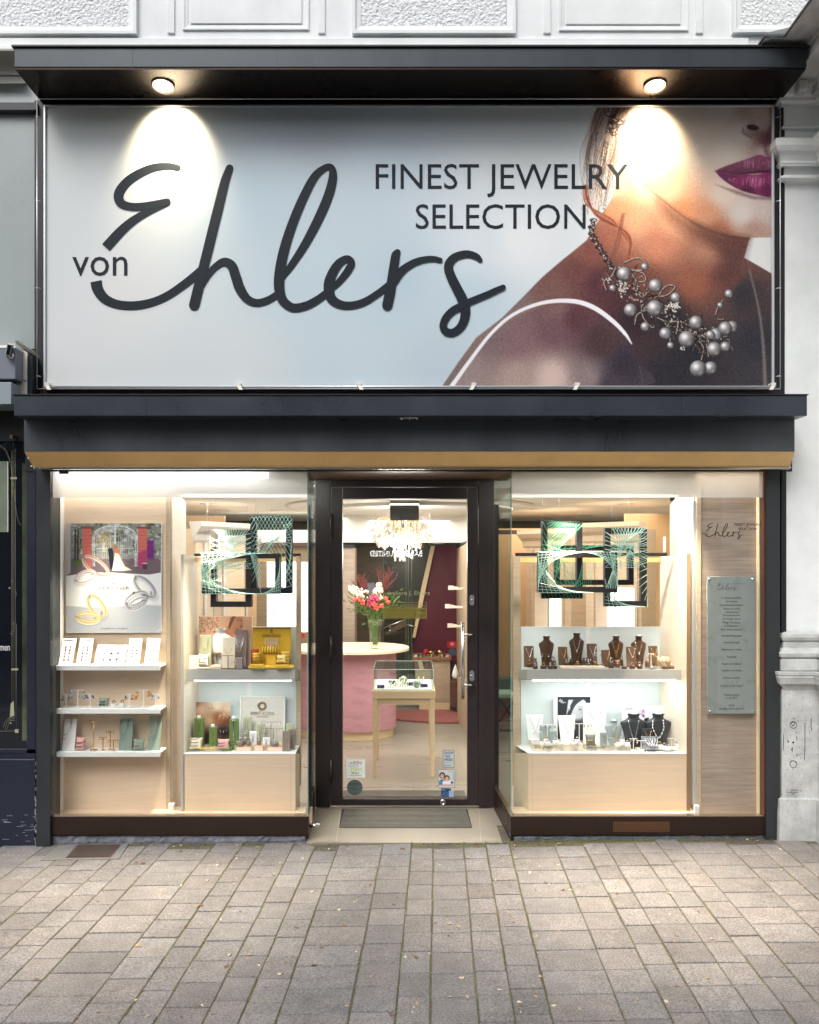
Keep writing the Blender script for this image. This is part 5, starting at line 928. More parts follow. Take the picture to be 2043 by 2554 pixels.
# ------------------------------------------------------------------ behind the display windows: cabinets along the shop walls
def tallcab(lab, pl, pr, yl, yr, ptl, ptr, niche, crown='oak', m='oak'):
    xl, xr = PX(pl, yl), PX(pr, yr); zl = PZ(ptl, yl); o = thing('wall_cabinet', lab, 'cabinet', (xl, yl, 0), 'wooden wall cabinets of the shop')
    def pt(f, z, d=0.): 
        n = Vector((yr - yl, -(xr - xl), 0)).normalized() * d; return (xl + (xr - xl) * f + n.x, yl + (yr - yl) * f + n.y, z)
    def slab(f0, f1, z0, z1, d0, d1, mm, nm): mb = MB(); mb.hex([pt(f0, z0, d0), pt(f1, z0, d0), pt(f1, z1, d0), pt(f0, z1, d0)], [pt(f0, z0, d1), pt(f1, z0, d1), pt(f1, z1, d1), pt(f0, z1, d1)]); return mk(nm, mb, mm, o)
    n0, n1, zn0, zn1 = niche
    slab(0, n0, 0, zl, 0, -.3, m, 'carcass'); slab(n1, 1, 0, zl, 0, -.3, m, 'carcass'); slab(n0, n1, zn1, zl, 0, -.3, m, 'header'); slab(n0, n1, 0, zn0, 0, -.3, m, 'base')
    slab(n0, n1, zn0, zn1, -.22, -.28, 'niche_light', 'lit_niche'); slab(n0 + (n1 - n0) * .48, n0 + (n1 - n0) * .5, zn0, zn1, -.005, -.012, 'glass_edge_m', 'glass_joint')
    mb = MB(); A = [(0.005, zl - .12), (.02, zl - .10), (.03, zl - .05), (.07, zl - .02), (.10, zl + .02), (.10, zl + .06), (-.05, zl + .06)]
    vs = [pt(-.05, z, d) for d, z in A] + [pt(1.05, z, d) for d, z in A]; k = len(A); mb.add(vs, [tuple(range(k)), tuple(range(2 * k - 1, k - 1, -1))] + [(i, i + k, (i + 1) % k + k, (i + 1) % k) for i in range(k)]); mk('crown_moulding', mb, crown, o)
    for f in (n0 - .07, n1 + .01): slab(f, f + .05, 0, zl - .12, .015, 0, crown, 'pilaster')
    return o
tallcab('tall oak wall cabinet with lit niche behind the right hanging frame of the right window', 1462, 1600, 2.35, 2.0, 1322, 1300, (.18, .88, .82, 1.5))
tallcab('tall oak wall cabinet with lit niche behind the left hanging frame of the right window', 1312, 1425, 3.4, 2.9, 1338, 1328, (.2, .8, .78, 1.44))
PB('brown_wall', 1560, 1700, 1281, 1700, 2.6, 2.65, mat('warm_brown', L(196, 160, 116), .6), None)['kind'] = 'structure'
PB('brown_wall', 1200, 1470, 1318, 1700, 3.9, 3.95, 'warm_brown', None)['kind'] = 'structure'
tallcab('tall wall cabinet with pale crown moulding behind the left hanging frames', 488, 610, 2.0, 2.5, 1318, 1330, (.22, .52, .6, 1.55), mat('silver_mould', L(176, 172, 166), .4, noise=.12))
tallcab('wall cabinet with lit niche between the left hanging frames and the woman poster', 545, 640, 2.9, 3.1, 1350, 1354, (.38, .7, .6, 1.75), 'silver_mould', mat('mid_brown', L(168, 138, 104), .5, noise=.06))
PB('brown_wall', 400, 560, 1286, 1800, 3.2, 3.25, 'brown_wall', None)['kind'] = 'structure'
o = PB('zebra_wall_panel', 600, 800, 1362, 1800, 3.7, 3.75, mat('dark_zebra', L(134, 118, 92), .5, noise=.28, nscale=3, stretch=(1, 1, 26)), None); tag(o, 'dark striped wood wall panel behind the left window', 'wall panel')
o = PB('dark_beam', 560, 800, 1353, 1362, 3.6, 3.75, mat('beam_brown', L(70, 46, 40), .5), None); tag(o, 'dark brown beam above the striped wall panel', 'beam')
PB('bulkhead', 560, 800, 1322, 1353, 3.65, 3.75, 'ceiling_white', None)['kind'] = 'structure'
PB('bulkhead', 1240, 1330, 1322, 1332, 3.4, 3.5, 'beam_brown', None)['kind'] = 'structure'
def charm(cv, dx):
    cv.poly([(667, 1480), (676, 1500), (700, 1480), (690, 1530), (667, 1560)], (214, 206, 230), 6, .8)
    cv.line([(667, 1540), (672, 1510), (690, 1482)], 1.2, (176, 166, 200), 1.5)
    for i in range(7):
        a = i / 6.; x, y = 680 + 30 * a, 1526 + 12 * a * a - 6 * math.sin(a * 3); cv.ell(x, y, 3, 3.4, (94, 104, 140), 0, 1.2, ring=1.6)
        for k in range(3): cv.ell(x + random.uniform(-4, 4), y - 6 - random.uniform(0, 8), 1.2, 1.2, (52, 56, 78), 0, 1.)
    for i in range(16):
        x, y = random.choice([(680, 1440), (720, 1490), (700, 1420)]); cv.line([(x + random.gauss(0, 7), y + random.gauss(0, 14)) for _ in range(3)], .8, (128, 134, 160), 1.2, .6, sm=3)
o = thing('lit_poster', 'bright white backlit poster with blue charm drawing behind the left window', 'poster', (PX(702, 2.4), 2.4, PZ(1563, 2.4)))
mb = MB(); mb.bp(666, 739, 1401, 1564, 2.41, 2.43); mk('backing', mb, 'white', o); cv = Cv(np.arange(666, 739.1, .8), np.arange(1401, 1564.1, .8), (240, 240, 246)); charm(cv, 0); sheet('print', cv, 2.405, mat('lit_print', (1, 1, 1, 1), .5, attr='col'), o)
m = MATS['lit_print']; nt = m.node_tree; b = nt.nodes['Principled BSDF']; nt.links.new(nt.nodes['Attribute'].outputs['Color'], b.inputs['Emission Color']); b.inputs['Emission Strength'].default_value = .75
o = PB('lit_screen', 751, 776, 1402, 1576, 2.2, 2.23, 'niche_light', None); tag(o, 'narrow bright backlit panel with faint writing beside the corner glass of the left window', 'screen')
for i, s in enumerate(('T', 'BE', 'H', 'SEI', 'VON', 'GOLD')): text(s, 764, 1430 + i * 23, 5, 2.195, mat('faint_ink', L(150, 156, 170), .6), o, name='lettering')
o = PB('red_tag_box', 752, 760, 1579, 1591, 2.1, 2.15, 'red_pad', None); tag(o, 'small red box on the counter seen through the corner glass', 'box')
# chair seen through the right side glass
o = thing('green_chair', 'dark green upholstered chair seen through the right side glass of the doorway', 'chair', (PX(1262, 2.6), 2.6, 0))
y = 2.6
mb = MB(); mb.bp(1244, 1282, 1690, 1728, y, y + .08); mk('backrest', mb, mat('chair_green', L(54, 72, 62), .7), o, .02); mb = MB(); mb.bp(1244, 1284, 1730, 1742, y - .25, y + .05); mk('seat', mb, mat('seat_green', L(128, 150, 130), .7), o, .01)
mb = MB()
for a, b in (((1246, 1745), (1278, 1790)), ((1246, 1800), (1280, 1750)), ((1246, 1822), (1284, 1822))): mb.tube([(PX(a[0], y), y, PZ(a[1], y)), (PX(b[0], y), y, PZ(b[1], y))], .012, 6)
mk('leg_frame', mb, 'black', o)
for (a, b, c, d, y0, y1, m, n, l) in ((1232.5, 1244, 1258, 1994, .70, .76, 'black', 'door_side_post', 'black post just inside the right side glass'), (770, 777, 1258, 1994, .70, .76, 'black', 'door_side_post', 'black post just inside the left side glass')):
    o = PB(n, a, b, c, d, y0, y1, m, None); tag(o, l, 'post')
# building across the street with its shop sign (seen only in the glass)
ob = thing('opposite_building', 'plain grey building across the street, seen only reflected in the glass', 'building', (0, -15, 0))
mb = MB(); mb.box(-16, 16, -17, -15.2, -.1, 9.5); mk('wall', mb, mat('opp_wall', L(120, 116, 110), .8, noise=.15), ob)
for i in range(8):
    for j in range(3):
        if j == 0: continue
        mb = MB(); mb.box(-14 + i * 3.8, -12.6 + i * 3.8, -15.2, -15.15, .9 + j * 2.9, 2.7 + j * 2.9); mk('window', mb, 'dark_glass', ob)
mb = MB(); mb.box(-3, 2.4, -15.2, -15.1, -.1, 2.6); mk('shop_window', mb, 'dark_glass', ob)
o = mk('shop_sign', (lambda q: (q.box(-1.3, .5, -15.06, -15.0, 1.8, 2.1), q)[1])(MB()), 'black'); tag(o, 'black shop sign with white lit letters across the street, mirrored in the door glass', 'sign')
tx = text('BARISTAS UNITED', 0, 0, 10, 0, 'sign_light', None); v = tx.data.vertices
w0 = max(q.co.x for q in v) - min(q.co.x for q in v); xm = min(q.co.x for q in v); zm = min(q.co.z for q in v); h0 = max(q.co.z for q in v) - zm
for q in v: q.co = Vector((.85 - 0 + ((q.co.x - xm) / w0) * 0, 0, 0)) if False else Vector((-(-.02 + ((q.co.x - xm) / w0) * 1.36) + .31, .0, (q.co.z - zm) / h0 * .15))
tx.location = (0, 0, 0); tx.parent = o; tx.matrix_parent_inverse = Matrix.Identity(4); tx.location = Vector((0, -14.99, 1.86)) - Vector(ORG[o.name]); tx['label'] = 'white lit letters'
# ------------------------------------------------------------------ display furniture in the windows
def quadbox(name, pf, pb, yf, yb, m, par, bev=0.):     # front and back rectangles given in pixels (a,b,c,d) at their own depths
    mb = MB(); f = lambda q, y: [(PX(q[0], y), y, PZ(q[3], y)), (PX(q[1], y), y, PZ(q[3], y)), (PX(q[1], y), y, PZ(q[2], y)), (PX(q[0], y), y, PZ(q[2], y))]
    mb.hex(f(pf, yf), f(pb, yb)); return mk(name, mb, m, par, bev)
YF, YK = .15, .40; ZS = PZ(1670, YF); ZL = PZ(1879.5, YF)
wp = thing('display_wall', 'tall beige display wall with three white shelves at the left of the left window', 'display wall', (PX(280, .2), .2, 0))
PB('back_panel', 146, 414, 1176, 2060, .185, .2, 'beige_panel', wp); PB('edge_board', 414.3, 425, 1190, 2060, .183, .215, 'oak', wp)
mb = MB(); mb.box(PX(129, .03), PX(129, .03) + .012, .03, .2, 0, 2.34); mk('side_board', mb, 'white_laminate', wp)
mb = MB(); mb.tube([(PX(136, .1), .1, PZ(1243, .1)), (PX(136, .1), .1, PZ(1940, .1))], .016, 12); mk('light_tube', mb, mat('tube_glow', L(250, 250, 255), .4, emit=(1, .97, .92, 1), es=5), wp)
for q in (1660, 1768, 1875.5):
    z = PZ(q, .06); mb = MB(); mb.box(PX(141, .06), PX(400, .06), .06, .184, z - .012, z); mb.box(PX(141, .06), PX(400, .06), .055, .0595, z - .03, z + .002); mk('shelf', mb, 'white', wp, .0015)
fl_ = thing('window_floor', 'light laminated floor board of the left display window', 'floor board', (PX(300, .3), .3, 0))
o = struct('window_plinth', (lambda q: (q.box(PX(129), PX(768), .035, .24, .05, PZ(2040, .01)), q.box(PX(1275), PX(1906), .035, .24, .05, PZ(2040, .01)), q)[2])(MB()), 'beige_panel'); bpy.data.objects.remove(fl_)
o = thing('open_panel', 'cream swung open panel between the display wall and the left showcase', 'panel', (PX(440, .4), .4, 0)); quadbox('leaf', (426, 430, 1200, 2060), (461, 464, 1256, 2000), .2, .53, 'cream_panel', o); quadbox('dark_bracket', (444, 458, 1238, 1252), (446, 460, 1238, 1252), .56, .6, 'black', o)
o = thing('open_panel', 'cream swung open panel between the right showcase and the wood panel', 'panel', (PX(1705, .4), .4, 0)); quadbox('leaf', (1727, 1731, 1200, 2060), (1671, 1674, 1258, 2000), .2, .53, 'cream_panel', o); quadbox('dark_bracket', (1671, 1683, 1240, 1250), (1672, 1684, 1240, 1250), .56, .6, 'black', o)
quadbox('wall_handle', (1654, 1661, 1338, 1378), (1655, 1661, 1340, 1376), .5, .54, 'white', o, .006)
def showcase(lab, side):
    o = thing('display_showcase', lab, 'showcase', (PX(600 if side < 0 else 1500, .3), .3, 0), None)
    if side < 0:
        quadbox('base', (458, 737, 1879.6, 2070), (478, 748, 1879, 2070), YF, YK, 'beige_panel', o, .001)
        mb = MB(); mb.add([(PX(457.5, YF - .002), YF - .002, ZL + .001), (PX(737.5, YF - .002), YF - .002, ZL + .001), (PX(748, YK), YK, ZL + .001), (PX(497, YK), YK, ZL + .001), (PX(457.5, YF - .002), YF - .002, ZL - .004), (PX(737.5, YF - .002), YF - .002, ZL - .004)], [(0, 1, 2, 3), (4, 5, 1, 0)]); mk('base_top', mb, 'white', o)
        quadbox('side_panel', (452, 460, 1383, 2070), (485, 493, 1388, 2070), YF, YK, 'cream_panel', o); PB('side_edge', 451.5, 457.5, 1383, 2070, YF - .004, YF - .0005, 'grey_laminate', o)
        PB('back_glass', 495, 740, 1697, 1880, YK + .002, YK + .01, 'pale_panel', o); PB('low_backboard', 495, 740, 1563, 1670, YK + .002, YK + .01, 'pale_panel', o)
        PB('glass_joint', 616, 628, 1697, 1880, YK - .001, YK + .0015, 'white', o)
        quadbox('shelf', (465, 736, 1670, 1697), (500, 746, 1670, 1697), YF + .004, YK, 'grey_laminate', o, .001)
        PB('rear_post', 738.5, 750, 1386, 1960, YK - .02, YK + .012, 'oak', o); PB('top_rail', 492, 750, 1390, 1401, YK - .015, YK + .011, 'gold_and_warm_light', o); PB('base_seam', 724, 724.8, 1882, 2070, YF - .001, YF, 'oak', o)
        PB('hanging_rail', 484, 750, 1380.5, 1387, YF + .1, YF + .115, 'black_art', o)
        sx0, sx1 = PX(470, YF), PX(736, YF)
    else:
        quadbox('base', (1318.5, 1721, 1878, 2070), (1281, 1660, 1878, 2070), YF, YK, 'beige_panel', o, .001)
        mb = MB(); mb.add([(PX(1318, YF - .002), YF - .002, ZL + .001), (PX(1713, YF - .002), YF - .002, ZL + .001), (PX(1646, YK), YK, ZL + .001), (PX(1283, YK), YK, ZL + .001), (PX(1318, YF - .002), YF - .002, ZL - .004), (PX(1713, YF - .002), YF - .002, ZL - .004)], [(0, 1, 2, 3), (4, 5, 1, 0)]); mk('base_top', mb, 'white', o)
        quadbox('side_panel', (1713, 1720, 1382, 2070), (1646, 1653, 1389, 2070), YF, YK, 'cream_panel', o); PB('side_edge', 1713, 1722, 1381.5, 2070, YF - .004, YF - .0005, 'brown_wall', o)
        PB('back_glass', 1299, 1646, 1697, 1880, YK + .002, YK + .01, 'pale_panel', o); PB('low_backboard', 1299, 1646, 1563, 1670, YK + .002, YK + .01, 'pale_panel', o)
        PB('glass_joint', 1461, 1473, 1563, 1880, YK - .001, YK + .0015, 'white', o)
        quadbox('shelf', (1315, 1700, 1670, 1695), (1290, 1646, 1670, 1695), YF + .004, YK, 'grey_laminate', o, .001)
        PB('rear_post', 1280, 1298, 1387, 1960, YK - .02, YK + .012, 'oak', o); PB('top_rail', 1298, 1648, 1391, 1402, YK - .015, YK + .011, 'gold_and_warm_light', o); PB('base_seam', 1327, 1327.8, 1880, 2070, YF - .001, YF, 'oak', o)
        PB('hanging_rail', 1286, 1664, 1379, 1387, YF + .1, YF + .115, 'black_art', o)
        sx0, sx1 = PX(1320, YF), PX(1700, YF)
    mb = MB(); mb.box(sx0 + .03, sx1 - .03, YF + .03, YF + .05, PZ(1697, YF) - .008, PZ(1697, YF) - .001); mk('light_strip', mb, 'led_cool', o)
    light('showcase_light', 'AREA', ((sx0 + sx1) / 2, YF + .09, PZ(1697, YF) - .012), 1.15 if side < 0 else 1.35, (.93, 1, .98), (0, 0, 0), size=(sx1 - sx0) * .9, sy=.08)
    return o
showcase('open beige showcase with two levels of jewellery in the left window', -1); showcase('wide open beige showcase with two levels of jewellery in the right window', 1)
wb = thing('information_board', 'striped light wood panel carrying the frosted information plate in the right window', 'panel', (PX(1820, .12), .12, 0))
PB('board', 1749, 1893, 1180, 2062, .10, .115, 'zebra_wood', wb); PB('pale_edge', 1893.4, 1906, 1180, 2062, .06, .11, 'pale_wood', wb); PB('left_edge', 1738, 1748.7, 1180, 2062, .095, .12, 'oak', wb)
quadbox('metal_slide', (1729, 1737, 1250, 2006), (1724, 1732, 1250, 2006), .1, .2, 'alu', wb)
o = PB('socket', 1733, 1745, 2010, 2034, .06, .09, 'white', None, .004); tag(o, 'small white plug box on the floor beside the striped wood panel', 'socket')
o = PB('socket', 419, 433, 2005, 2033, .14, .17, 'white', None, .004); tag(o, 'small white plug box on the floor beside the left display wall', 'socket')
pl = thing('info_plate', 'frosted glass plate with lines of dark German text on the striped wood panel', 'sign', (PX(1823, .06), .06, PZ(1780, .06)))
PB('plate', 1764, 1885, 1438, 1780, .06, .066, 'frosted_sign', pl, .001)
for a, b in ((1769, 1444), (1878, 1444), (1771, 1775), (1880, 1775)):
    mb = MB(); mb.tube([(PX(a, .055), .052, PZ(b, .055)), (PX(a, .055), .098, PZ(b, .055))], .006, 10); mk('screw', mb, 'steel', pl)
for s, yy, w in (('In Zusammenarbeit', 1491, 50), ('mit unseren', 1500, 29), ('Goldschmiedemeistern', 1509, 58), ('bieten wir einen', 1518, 41), ('umfassenden', 1526.5, 34), ('Komplettservice', 1535, 42), ('zur fachgerechten', 1544, 45), ('Pflege, Reinigung', 1553, 43), ('und Reparatur', 1561.5, 36), ('Ihrer Schmuckstücke', 1570, 53), ('Einzelanfertigungen', 1586, 50), ('Umarbeitungen', 1603, 40), ('Reparaturen / Löten', 1620.5, 50), ('Gravuren', 1638, 24), ('Fassen von Steinen', 1655.5, 48), ('Knüpfen von Perlen', 1673, 50), ('Ohrloch stechen', 1690.5, 42), ('Ankauf von Bruchgold', 1711, 56), ('Telefonnummer', 1733, 40), ('(1) 3614777', 1741.5, 30), ('Email', 1759, 14), ('shop@juweliere-ehlers.at', 1768, 62)):
    text(s, 1825, yy, 6.4 if any(c in s for c in 'gpqy(') else 5.2, .0595, 'black', pl, wpx=w, bold=.012)
def logo(par, x0, y0, w, y, m, tagl=True):
    sc = w / 950.; mb = MB()      # the big sign's lettering spans 178..1260 in photo pixels
    for i, (pts, cp, mp, ws) in enumerate(STROKES): ribbon(mb, pts, y - .0003 - i * .0001, sc=sc, ox=x0 - 230 * sc, oy=y0 - 412 * sc, yc=(y, 0), caps=cp, mp=mp, ws=ws, ramp=.0003, n=4)
    mk('script_name', mb, m, par, recalc=False)
o = thing('window_lettering', 'black script shop name lettering stuck on the glass of the right window', 'lettering', (PX(1820), -.001, PZ(1350)))
logo(o, 1759, 1305, 88, -.001, 'black'); text('von', 1757.5, 1331, 6, -.0015, 'black', o, wpx=15); text('FINEST JEWELRY', 1865, 1309.5, 9, -.0015, 'black', o, wpx=66, bold=.02); text('SELECTION', 1865, 1319, 7, -.0015, 'black', o, wpx=45, bold=.02)
logo(pl, 1789, 1454, 44, .0592, 'ink'); text('FINEST JEWELRY SELECTION', 1846, 1456, 3, .0592, 'ink', pl, wpx=28)
# ------------------------------------------------------------------ hanging frames laced with string
def artframe(lab, a, b, c, d, y, w, m, patt, sm='string', dep=.05):
    x0, x1, z0, z1 = PX(a, y), PX(b, y), PZ(d, y), PZ(c, y); o = thing('string_art_frame', lab, 'frame', ((x0 + x1) / 2, y, z0), 'dark hanging frames laced with pale string')
    mb = MB(); W = w * (y + D) / F; f = lambda e, yy: [(x0 + e, yy, z0 + e), (x1 - e, yy, z0 + e), (x1 - e, yy, z1 - e), (x0 + e, yy, z1 - e)]
    A, B, C_, E = f(0, y), f(W, y), f(W, y + dep), f(0, y + dep); n = len(mb.v); mb.add(A + B + C_ + E, [(i, (i + 1) % 4, (i + 1) % 4 + 4, i + 4) for i in range(4)] + [(i + 4, (i + 1) % 4 + 4, (i + 1) % 4 + 8, i + 8) for i in range(4)] + [(i + 8, (i + 1) % 4 + 8, (i + 1) % 4 + 12, i + 12) for i in range(4)] + [(i + 12, (i + 1) % 4 + 12, (i + 1) % 4, i) for i in range(4)])
    mk('frame', mb, m, o)
    mb = MB(); q = 0
    for (p0, p1, r0, r1, n) in patt:                        # chords from points on p0->p1 to points on r0->r1 (unit square, v up)
        for i in range(n):
            t = i / (n - 1); u = (p0[0] + (p1[0] - p0[0]) * t, p0[1] + (p1[1] - p0[1]) * t); v = (r0[0] + (r1[0] - r0[0]) * t, r0[1] + (r1[1] - r0[1]) * t); q += 1
            ys = y - .003 - .0015 * (q % 5) - random.random() * .002
            mb.tube([(x0 + u[0] * (x1 - x0), ys, z0 + u[1] * (z1 - z0)), (x0 + v[0] * (x1 - x0), ys, z0 + v[1] * (z1 - z0))], .0013, 4, cap=False)
    mk('strings', mb, sm, o)
    mb = MB()
    for x in (x0 + .03, x1 - .03): mb.tube([(x, y + .02, z1 - .002), (x, y + .02, 2.358)], .0007, 4)
    mk('hanging_wires', mb, 'alu', o); return o
C00, C10, C01, C11 = (0, 0), (1, 0), (0, 1), (1, 1)
fan = [((.0, .35), (.0, .85), (1, .55), (1, .95), 8), ((.1, 1), (.95, 1), (.95, .5), (.15, .5), 11), ((.15, 1), (.9, 1), (.8, .48), (.1, .48), 10), ((0, .9), (0, .5), (.95, .6), (.6, .5), 7), ((1, .9), (1, .5), (.05, .6), (.4, .5), 7)]
artframe('tall brown frame with string fan, left of the three in the left window', 525, 627, 1321, 1514, .085, 14, 'black_art', fan)
artframe('tall black frame with string arch, upper right of the three in the left window', 624, 728, 1287, 1480, .10, 15, 'black', [((0, .1), (0, .95), (.95, 1), (.05, 1), 11), ((1, .1), (1, .95), (.05, 1), (.95, 1), 11), ((0, .3), (0, .8), (1, .95), (1, .6), 9), ((1, 0), (1, .7), (.6, 0), (.95, .3), 8)])
artframe('wide brown frame with string curves, lowest of the three in the left window', 503, 699, 1380, 1481, .06, 13, 'black_art', [((0, 1), (0, 0), (0, 0), (.75, 0), 13), ((0, 0), (0, 1), (.02, 1), (.9, 1), 14), ((.06, 0), (.3, 0), (0, .9), (.3, 1), 7), ((.62, 1), (.66, 1), (.76, 0), (.76, .8), 7), ((.72, 0), (1, 0), (1, 0), (1, .9), 11), ((0, .6), (0, .2), (.12, 1), (.3, 0), 7)])
artframe('tall black frame with green strings, left of the frames in the right window', 1352, 1453, 1299, 1493, .10, 14, 'black', [((0, 0), (0, 1), (.0, 0), (.95, 0), 11), ((.12, 1), (.12, .5), (.2, 1), (1, .95), 12), ((1, .6), (1, .2), (1, .0), (.4, 0), 8), ((0, .3), (0, .7), (.9, .1), (.6, .6), 8)], 'string_green')
artframe('dark frame hanging behind the others in the right window', 1384, 1581, 1360, 1459, .14, 13, 'black', [((0, 0), (0, 1), (.05, 1), (.8, 1), 10), ((.15, 0), (.45, 0), (.1, .9), (.5, .9), 12)], 'string_green')
artframe('tall brown frame with bright string star, right of the frames in the right window', 1509, 1614, 1317, 1513, .08, 14, 'black_art', [((0, .5), (0, .95), (1, .95), (1, .6), 9), ((.15, 1), (.95, 1), (.95, .5), (.3, .5), 11), ((.2, 1), (1, 1), (.4, .45), (.2, .75), 10), ((1, .95), (1, .1), (.3, .9), (1, .0), 12), ((0, .35), (.0, 0), (.1, 0), (.95, 0), 9), ((0, .85), (0, .5), (1, .6), (.8, .5), 7)])
artframe('wide brown frame with green string oval, lowest of the frames in the right window', 1342, 1540, 1377, 1478, .055, 14, 'black_art', [((0, 0), (0, 1), (0, 1), (.7, 1), 14), ((0, 1), (0, 0), (.0, 0), (.7, 0), 13), ((.5, 1), (1, 1), (1, 1), (1, 0), 12), ((.9, 1), (1, .9), (1, .1), (.86, .1), 7), ((0, .8), (0, .1), (.3, 0), (.0, .9), 9)], 'string')
# ------------------------------------------------------------------ posters and boards
def leaf_speck(cv, n, x0, x1, y0, y1, cols, r=1.6):
    for i in range(n): cv.ell(random.uniform(x0, x1), random.uniform(y0, y1), random.uniform(.5, r), random.uniform(.4, r * .7), random.choice(cols), random.random() * 3, .8, .8)
def z1(x, y): return (100 + x / 4.54, 1150 + y / 4.54)
def wedding():
    cv = Cv(np.arange(165, 403.1, .75), np.arange(1305, 1578.1, .75), (238, 238, 236)); P1 = lambda l: [z1(*p) for p in l]
    top = [(295, 705), (1370, 705), (1368, 1262), (1240, 1284), (1100, 1280), (800, 1262), (560, 1262), (295, 1300)]
    cv.poly(P1(top), lambda X, Y: np.where((Y < 1393)[:, None], np.array((130, 132, 124.)), np.array((112, 96, 104.))), 1)
    for i in range(150): cv.ell(random.uniform(178, 402), random.uniform(1306, 1385), random.uniform(3, 8), random.uniform(2, 6), random.choice([(70, 84, 54), (50, 52, 44), (216, 222, 224), (104, 114, 84), (150, 156, 140)]), 0, 3, .7)
    leaf_speck(cv, 700, 176, 402, 1306, 1395, [(90, 100, 76), (226, 230, 230), (140, 148, 126), (200, 204, 200), (70, 68, 60), (236, 238, 238)])
    leaf_speck(cv, 220, 238, 276, 1320, 1360, [(206, 150, 60), (226, 176, 90), (170, 116, 44), (236, 220, 180)])
    cv.poly(P1([(370, 1120), (500, 1120), (500, 1200), (370, 1200)]), (84, 110, 54), 3, .8); leaf_speck(cv, 90, 232, 345, 1388, 1412, [(210, 206, 200), (120, 100, 90), (86, 76, 66)], 1.2)
    cv.poly(P1([(1210, 900), (1290, 890), (1290, 1110), (1200, 1100)]), (110, 30, 120), 6, .85)
    for a in (400, 430): cv.line(P1([(a, 780), (a - 5, 1120)]), 4, (60, 50, 44), 1.5)
    for a, b in ((480, 582), (1110, 1210)):
        cv.poly(P1([(a, 745), (b, 745), (b, 1200), (a, 1200)]), (204, 110, 98), 1); cv.poly(P1([(a - 26, 740), (b + 26, 740), (b + 10, 766), (a - 10, 766)]), (128, 76, 70), 1)
        for k in range(10): cv.line(P1([(a, 800 + k * 42), (b, 800 + k * 42)]), .7, (150, 72, 66), .9)
    cv.poly(P1([(1110, 1040), (1210, 1000), (1210, 1200), (1110, 1200)]), (160, 40, 120), 6, .6)
    wh = (226, 228, 230)
    for k in range(19):
        x = 645 + k * 22
        if abs(x - 845) > 28: cv.line(P1([(x, 850), (x, 1105)]), .7, wh, .9)
    for e in (0, 18): cv.line([z1(*p) for p in cr([(600 + e, 1190), (600 + e, 860), (680 + e * .6, 760), (850, 722 + e), (1010 - e * .6, 760), (1095 - e, 860), (1095 - e, 1190)], 6)], 1.4, wh, 1)
    for k in range(120):
        a = math.pi * random.random(); rr = random.uniform(150, 240); x, y = z1(848 + rr * 1.05 * math.cos(a), 880 - rr * .62 * math.sin(a)); cv.ell(x, y, 2.2, 2.2, wh, 0, .9, .8, ring=.6)
    for k in range(60): cv.ell(*z1(random.choice([612, 1080]) + random.gauss(0, 8), random.uniform(860, 1190)), 1.8, 1.8, wh, 0, .9, .8, ring=.6)
    cv.line(P1([(640, 990), (790, 995)]), 1.2, wh); cv.line(P1([(900, 990), (1060, 990)]), 1.2, wh); cv.line(P1([(850, 720), (850, 930)]), 4, (210, 214, 218), 1)
    cv.poly(P1([(770, 990), (815, 985), (832, 1050), (834, 1225), (795, 1228), (780, 1110)]), (30, 34, 48), 1); cv.ell(*z1(826, 966), 2.6, 3, (170, 116, 92)); cv.ell(*z1(852, 975), 2.8, 3.2, (176, 92, 60)); cv.poly(P1([(845, 990), (880, 985), (905, 1050), (870, 1075), (845, 1060)]), (196, 110, 82), 1); cv.poly(P1([(850, 1040), (890, 1050), (960, 1190), (1040, 1235), (930, 1246), (815, 1240)]), (226, 222, 212), 1)
    cv.ell(*z1(1185, 1165), 7, 3, (214, 206, 214)); cv.poly(P1([(1155, 1165), (1215, 1165), (1210, 1225), (1165, 1225)]), (90, 50, 70), 1)
    cv.poly(P1([(295, 705), (345, 705), (345, 1262), (295, 1300)]), (206, 202, 206), 3, .8)
    cv.poly(P1([(295, 1640), (600, 1660), (900, 1640), (1100, 1620), (1375, 1640), (1375, 1940), (295, 1940)]), (186, 190, 194), 1.5)
    cv.poly(P1([(950, 1650), (1375, 1660), (1375, 1940), (1000, 1940)]), (168, 174, 180), 30, .5)
    def ringo(x, y, rx, ry, rot, c1, c2, w, sh=True):
        X, Y = z1(x, y); rx /= 4.54; ry /= 4.54
        if sh: cv.ell(X + 2, Y + 4, rx, ry, (150, 150, 150), rot, 5, .35, ring=w)
        c1 = np.array(c1, float); c2 = np.array(c2, float); nx_, ny_ = math.sin(rot), -math.cos(rot)
        for k in range(9):
            u = k / 8.; sh = .5 + .5 * math.cos((u * 1.7 - .35) * math.pi * 1.3); cv.ell(X + nx_ * w * (u - .5), Y + ny_ * w * (u - .5), rx, ry, c1 * (1 - sh) + c2 * sh, rot, .9, 1, ring=1.5)
        cv.ell(X + nx_ * w * .5, Y + ny_ * w * .5, rx, ry, c1 * .8, rot, .7, .7, ring=.5)
        for q in (.8, 3.4): cv.ell(X + rx * math.cos(q) * math.cos(rot), Y + rx * math.cos(q) * math.sin(rot), w * .8, w * .35, c1 * .55, rot + .6, 2.5, .5)
    ringo(630, 1190, 165, 70, .62, (172, 122, 104), (244, 226, 214), 6.5); ringo(512, 1310, 120, 60, -.38, (196, 160, 146), (250, 244, 240), 5.5)
    ringo(640, 1645, 140, 70, .95, (176, 142, 66), (250, 238, 180), 6.5); ringo(545, 1775, 128, 62, .05, (192, 164, 92), (252, 244, 206), 6.5); ringo(545, 1775, 110, 30, .05, (176, 146, 76), (250, 240, 200), 3, False)
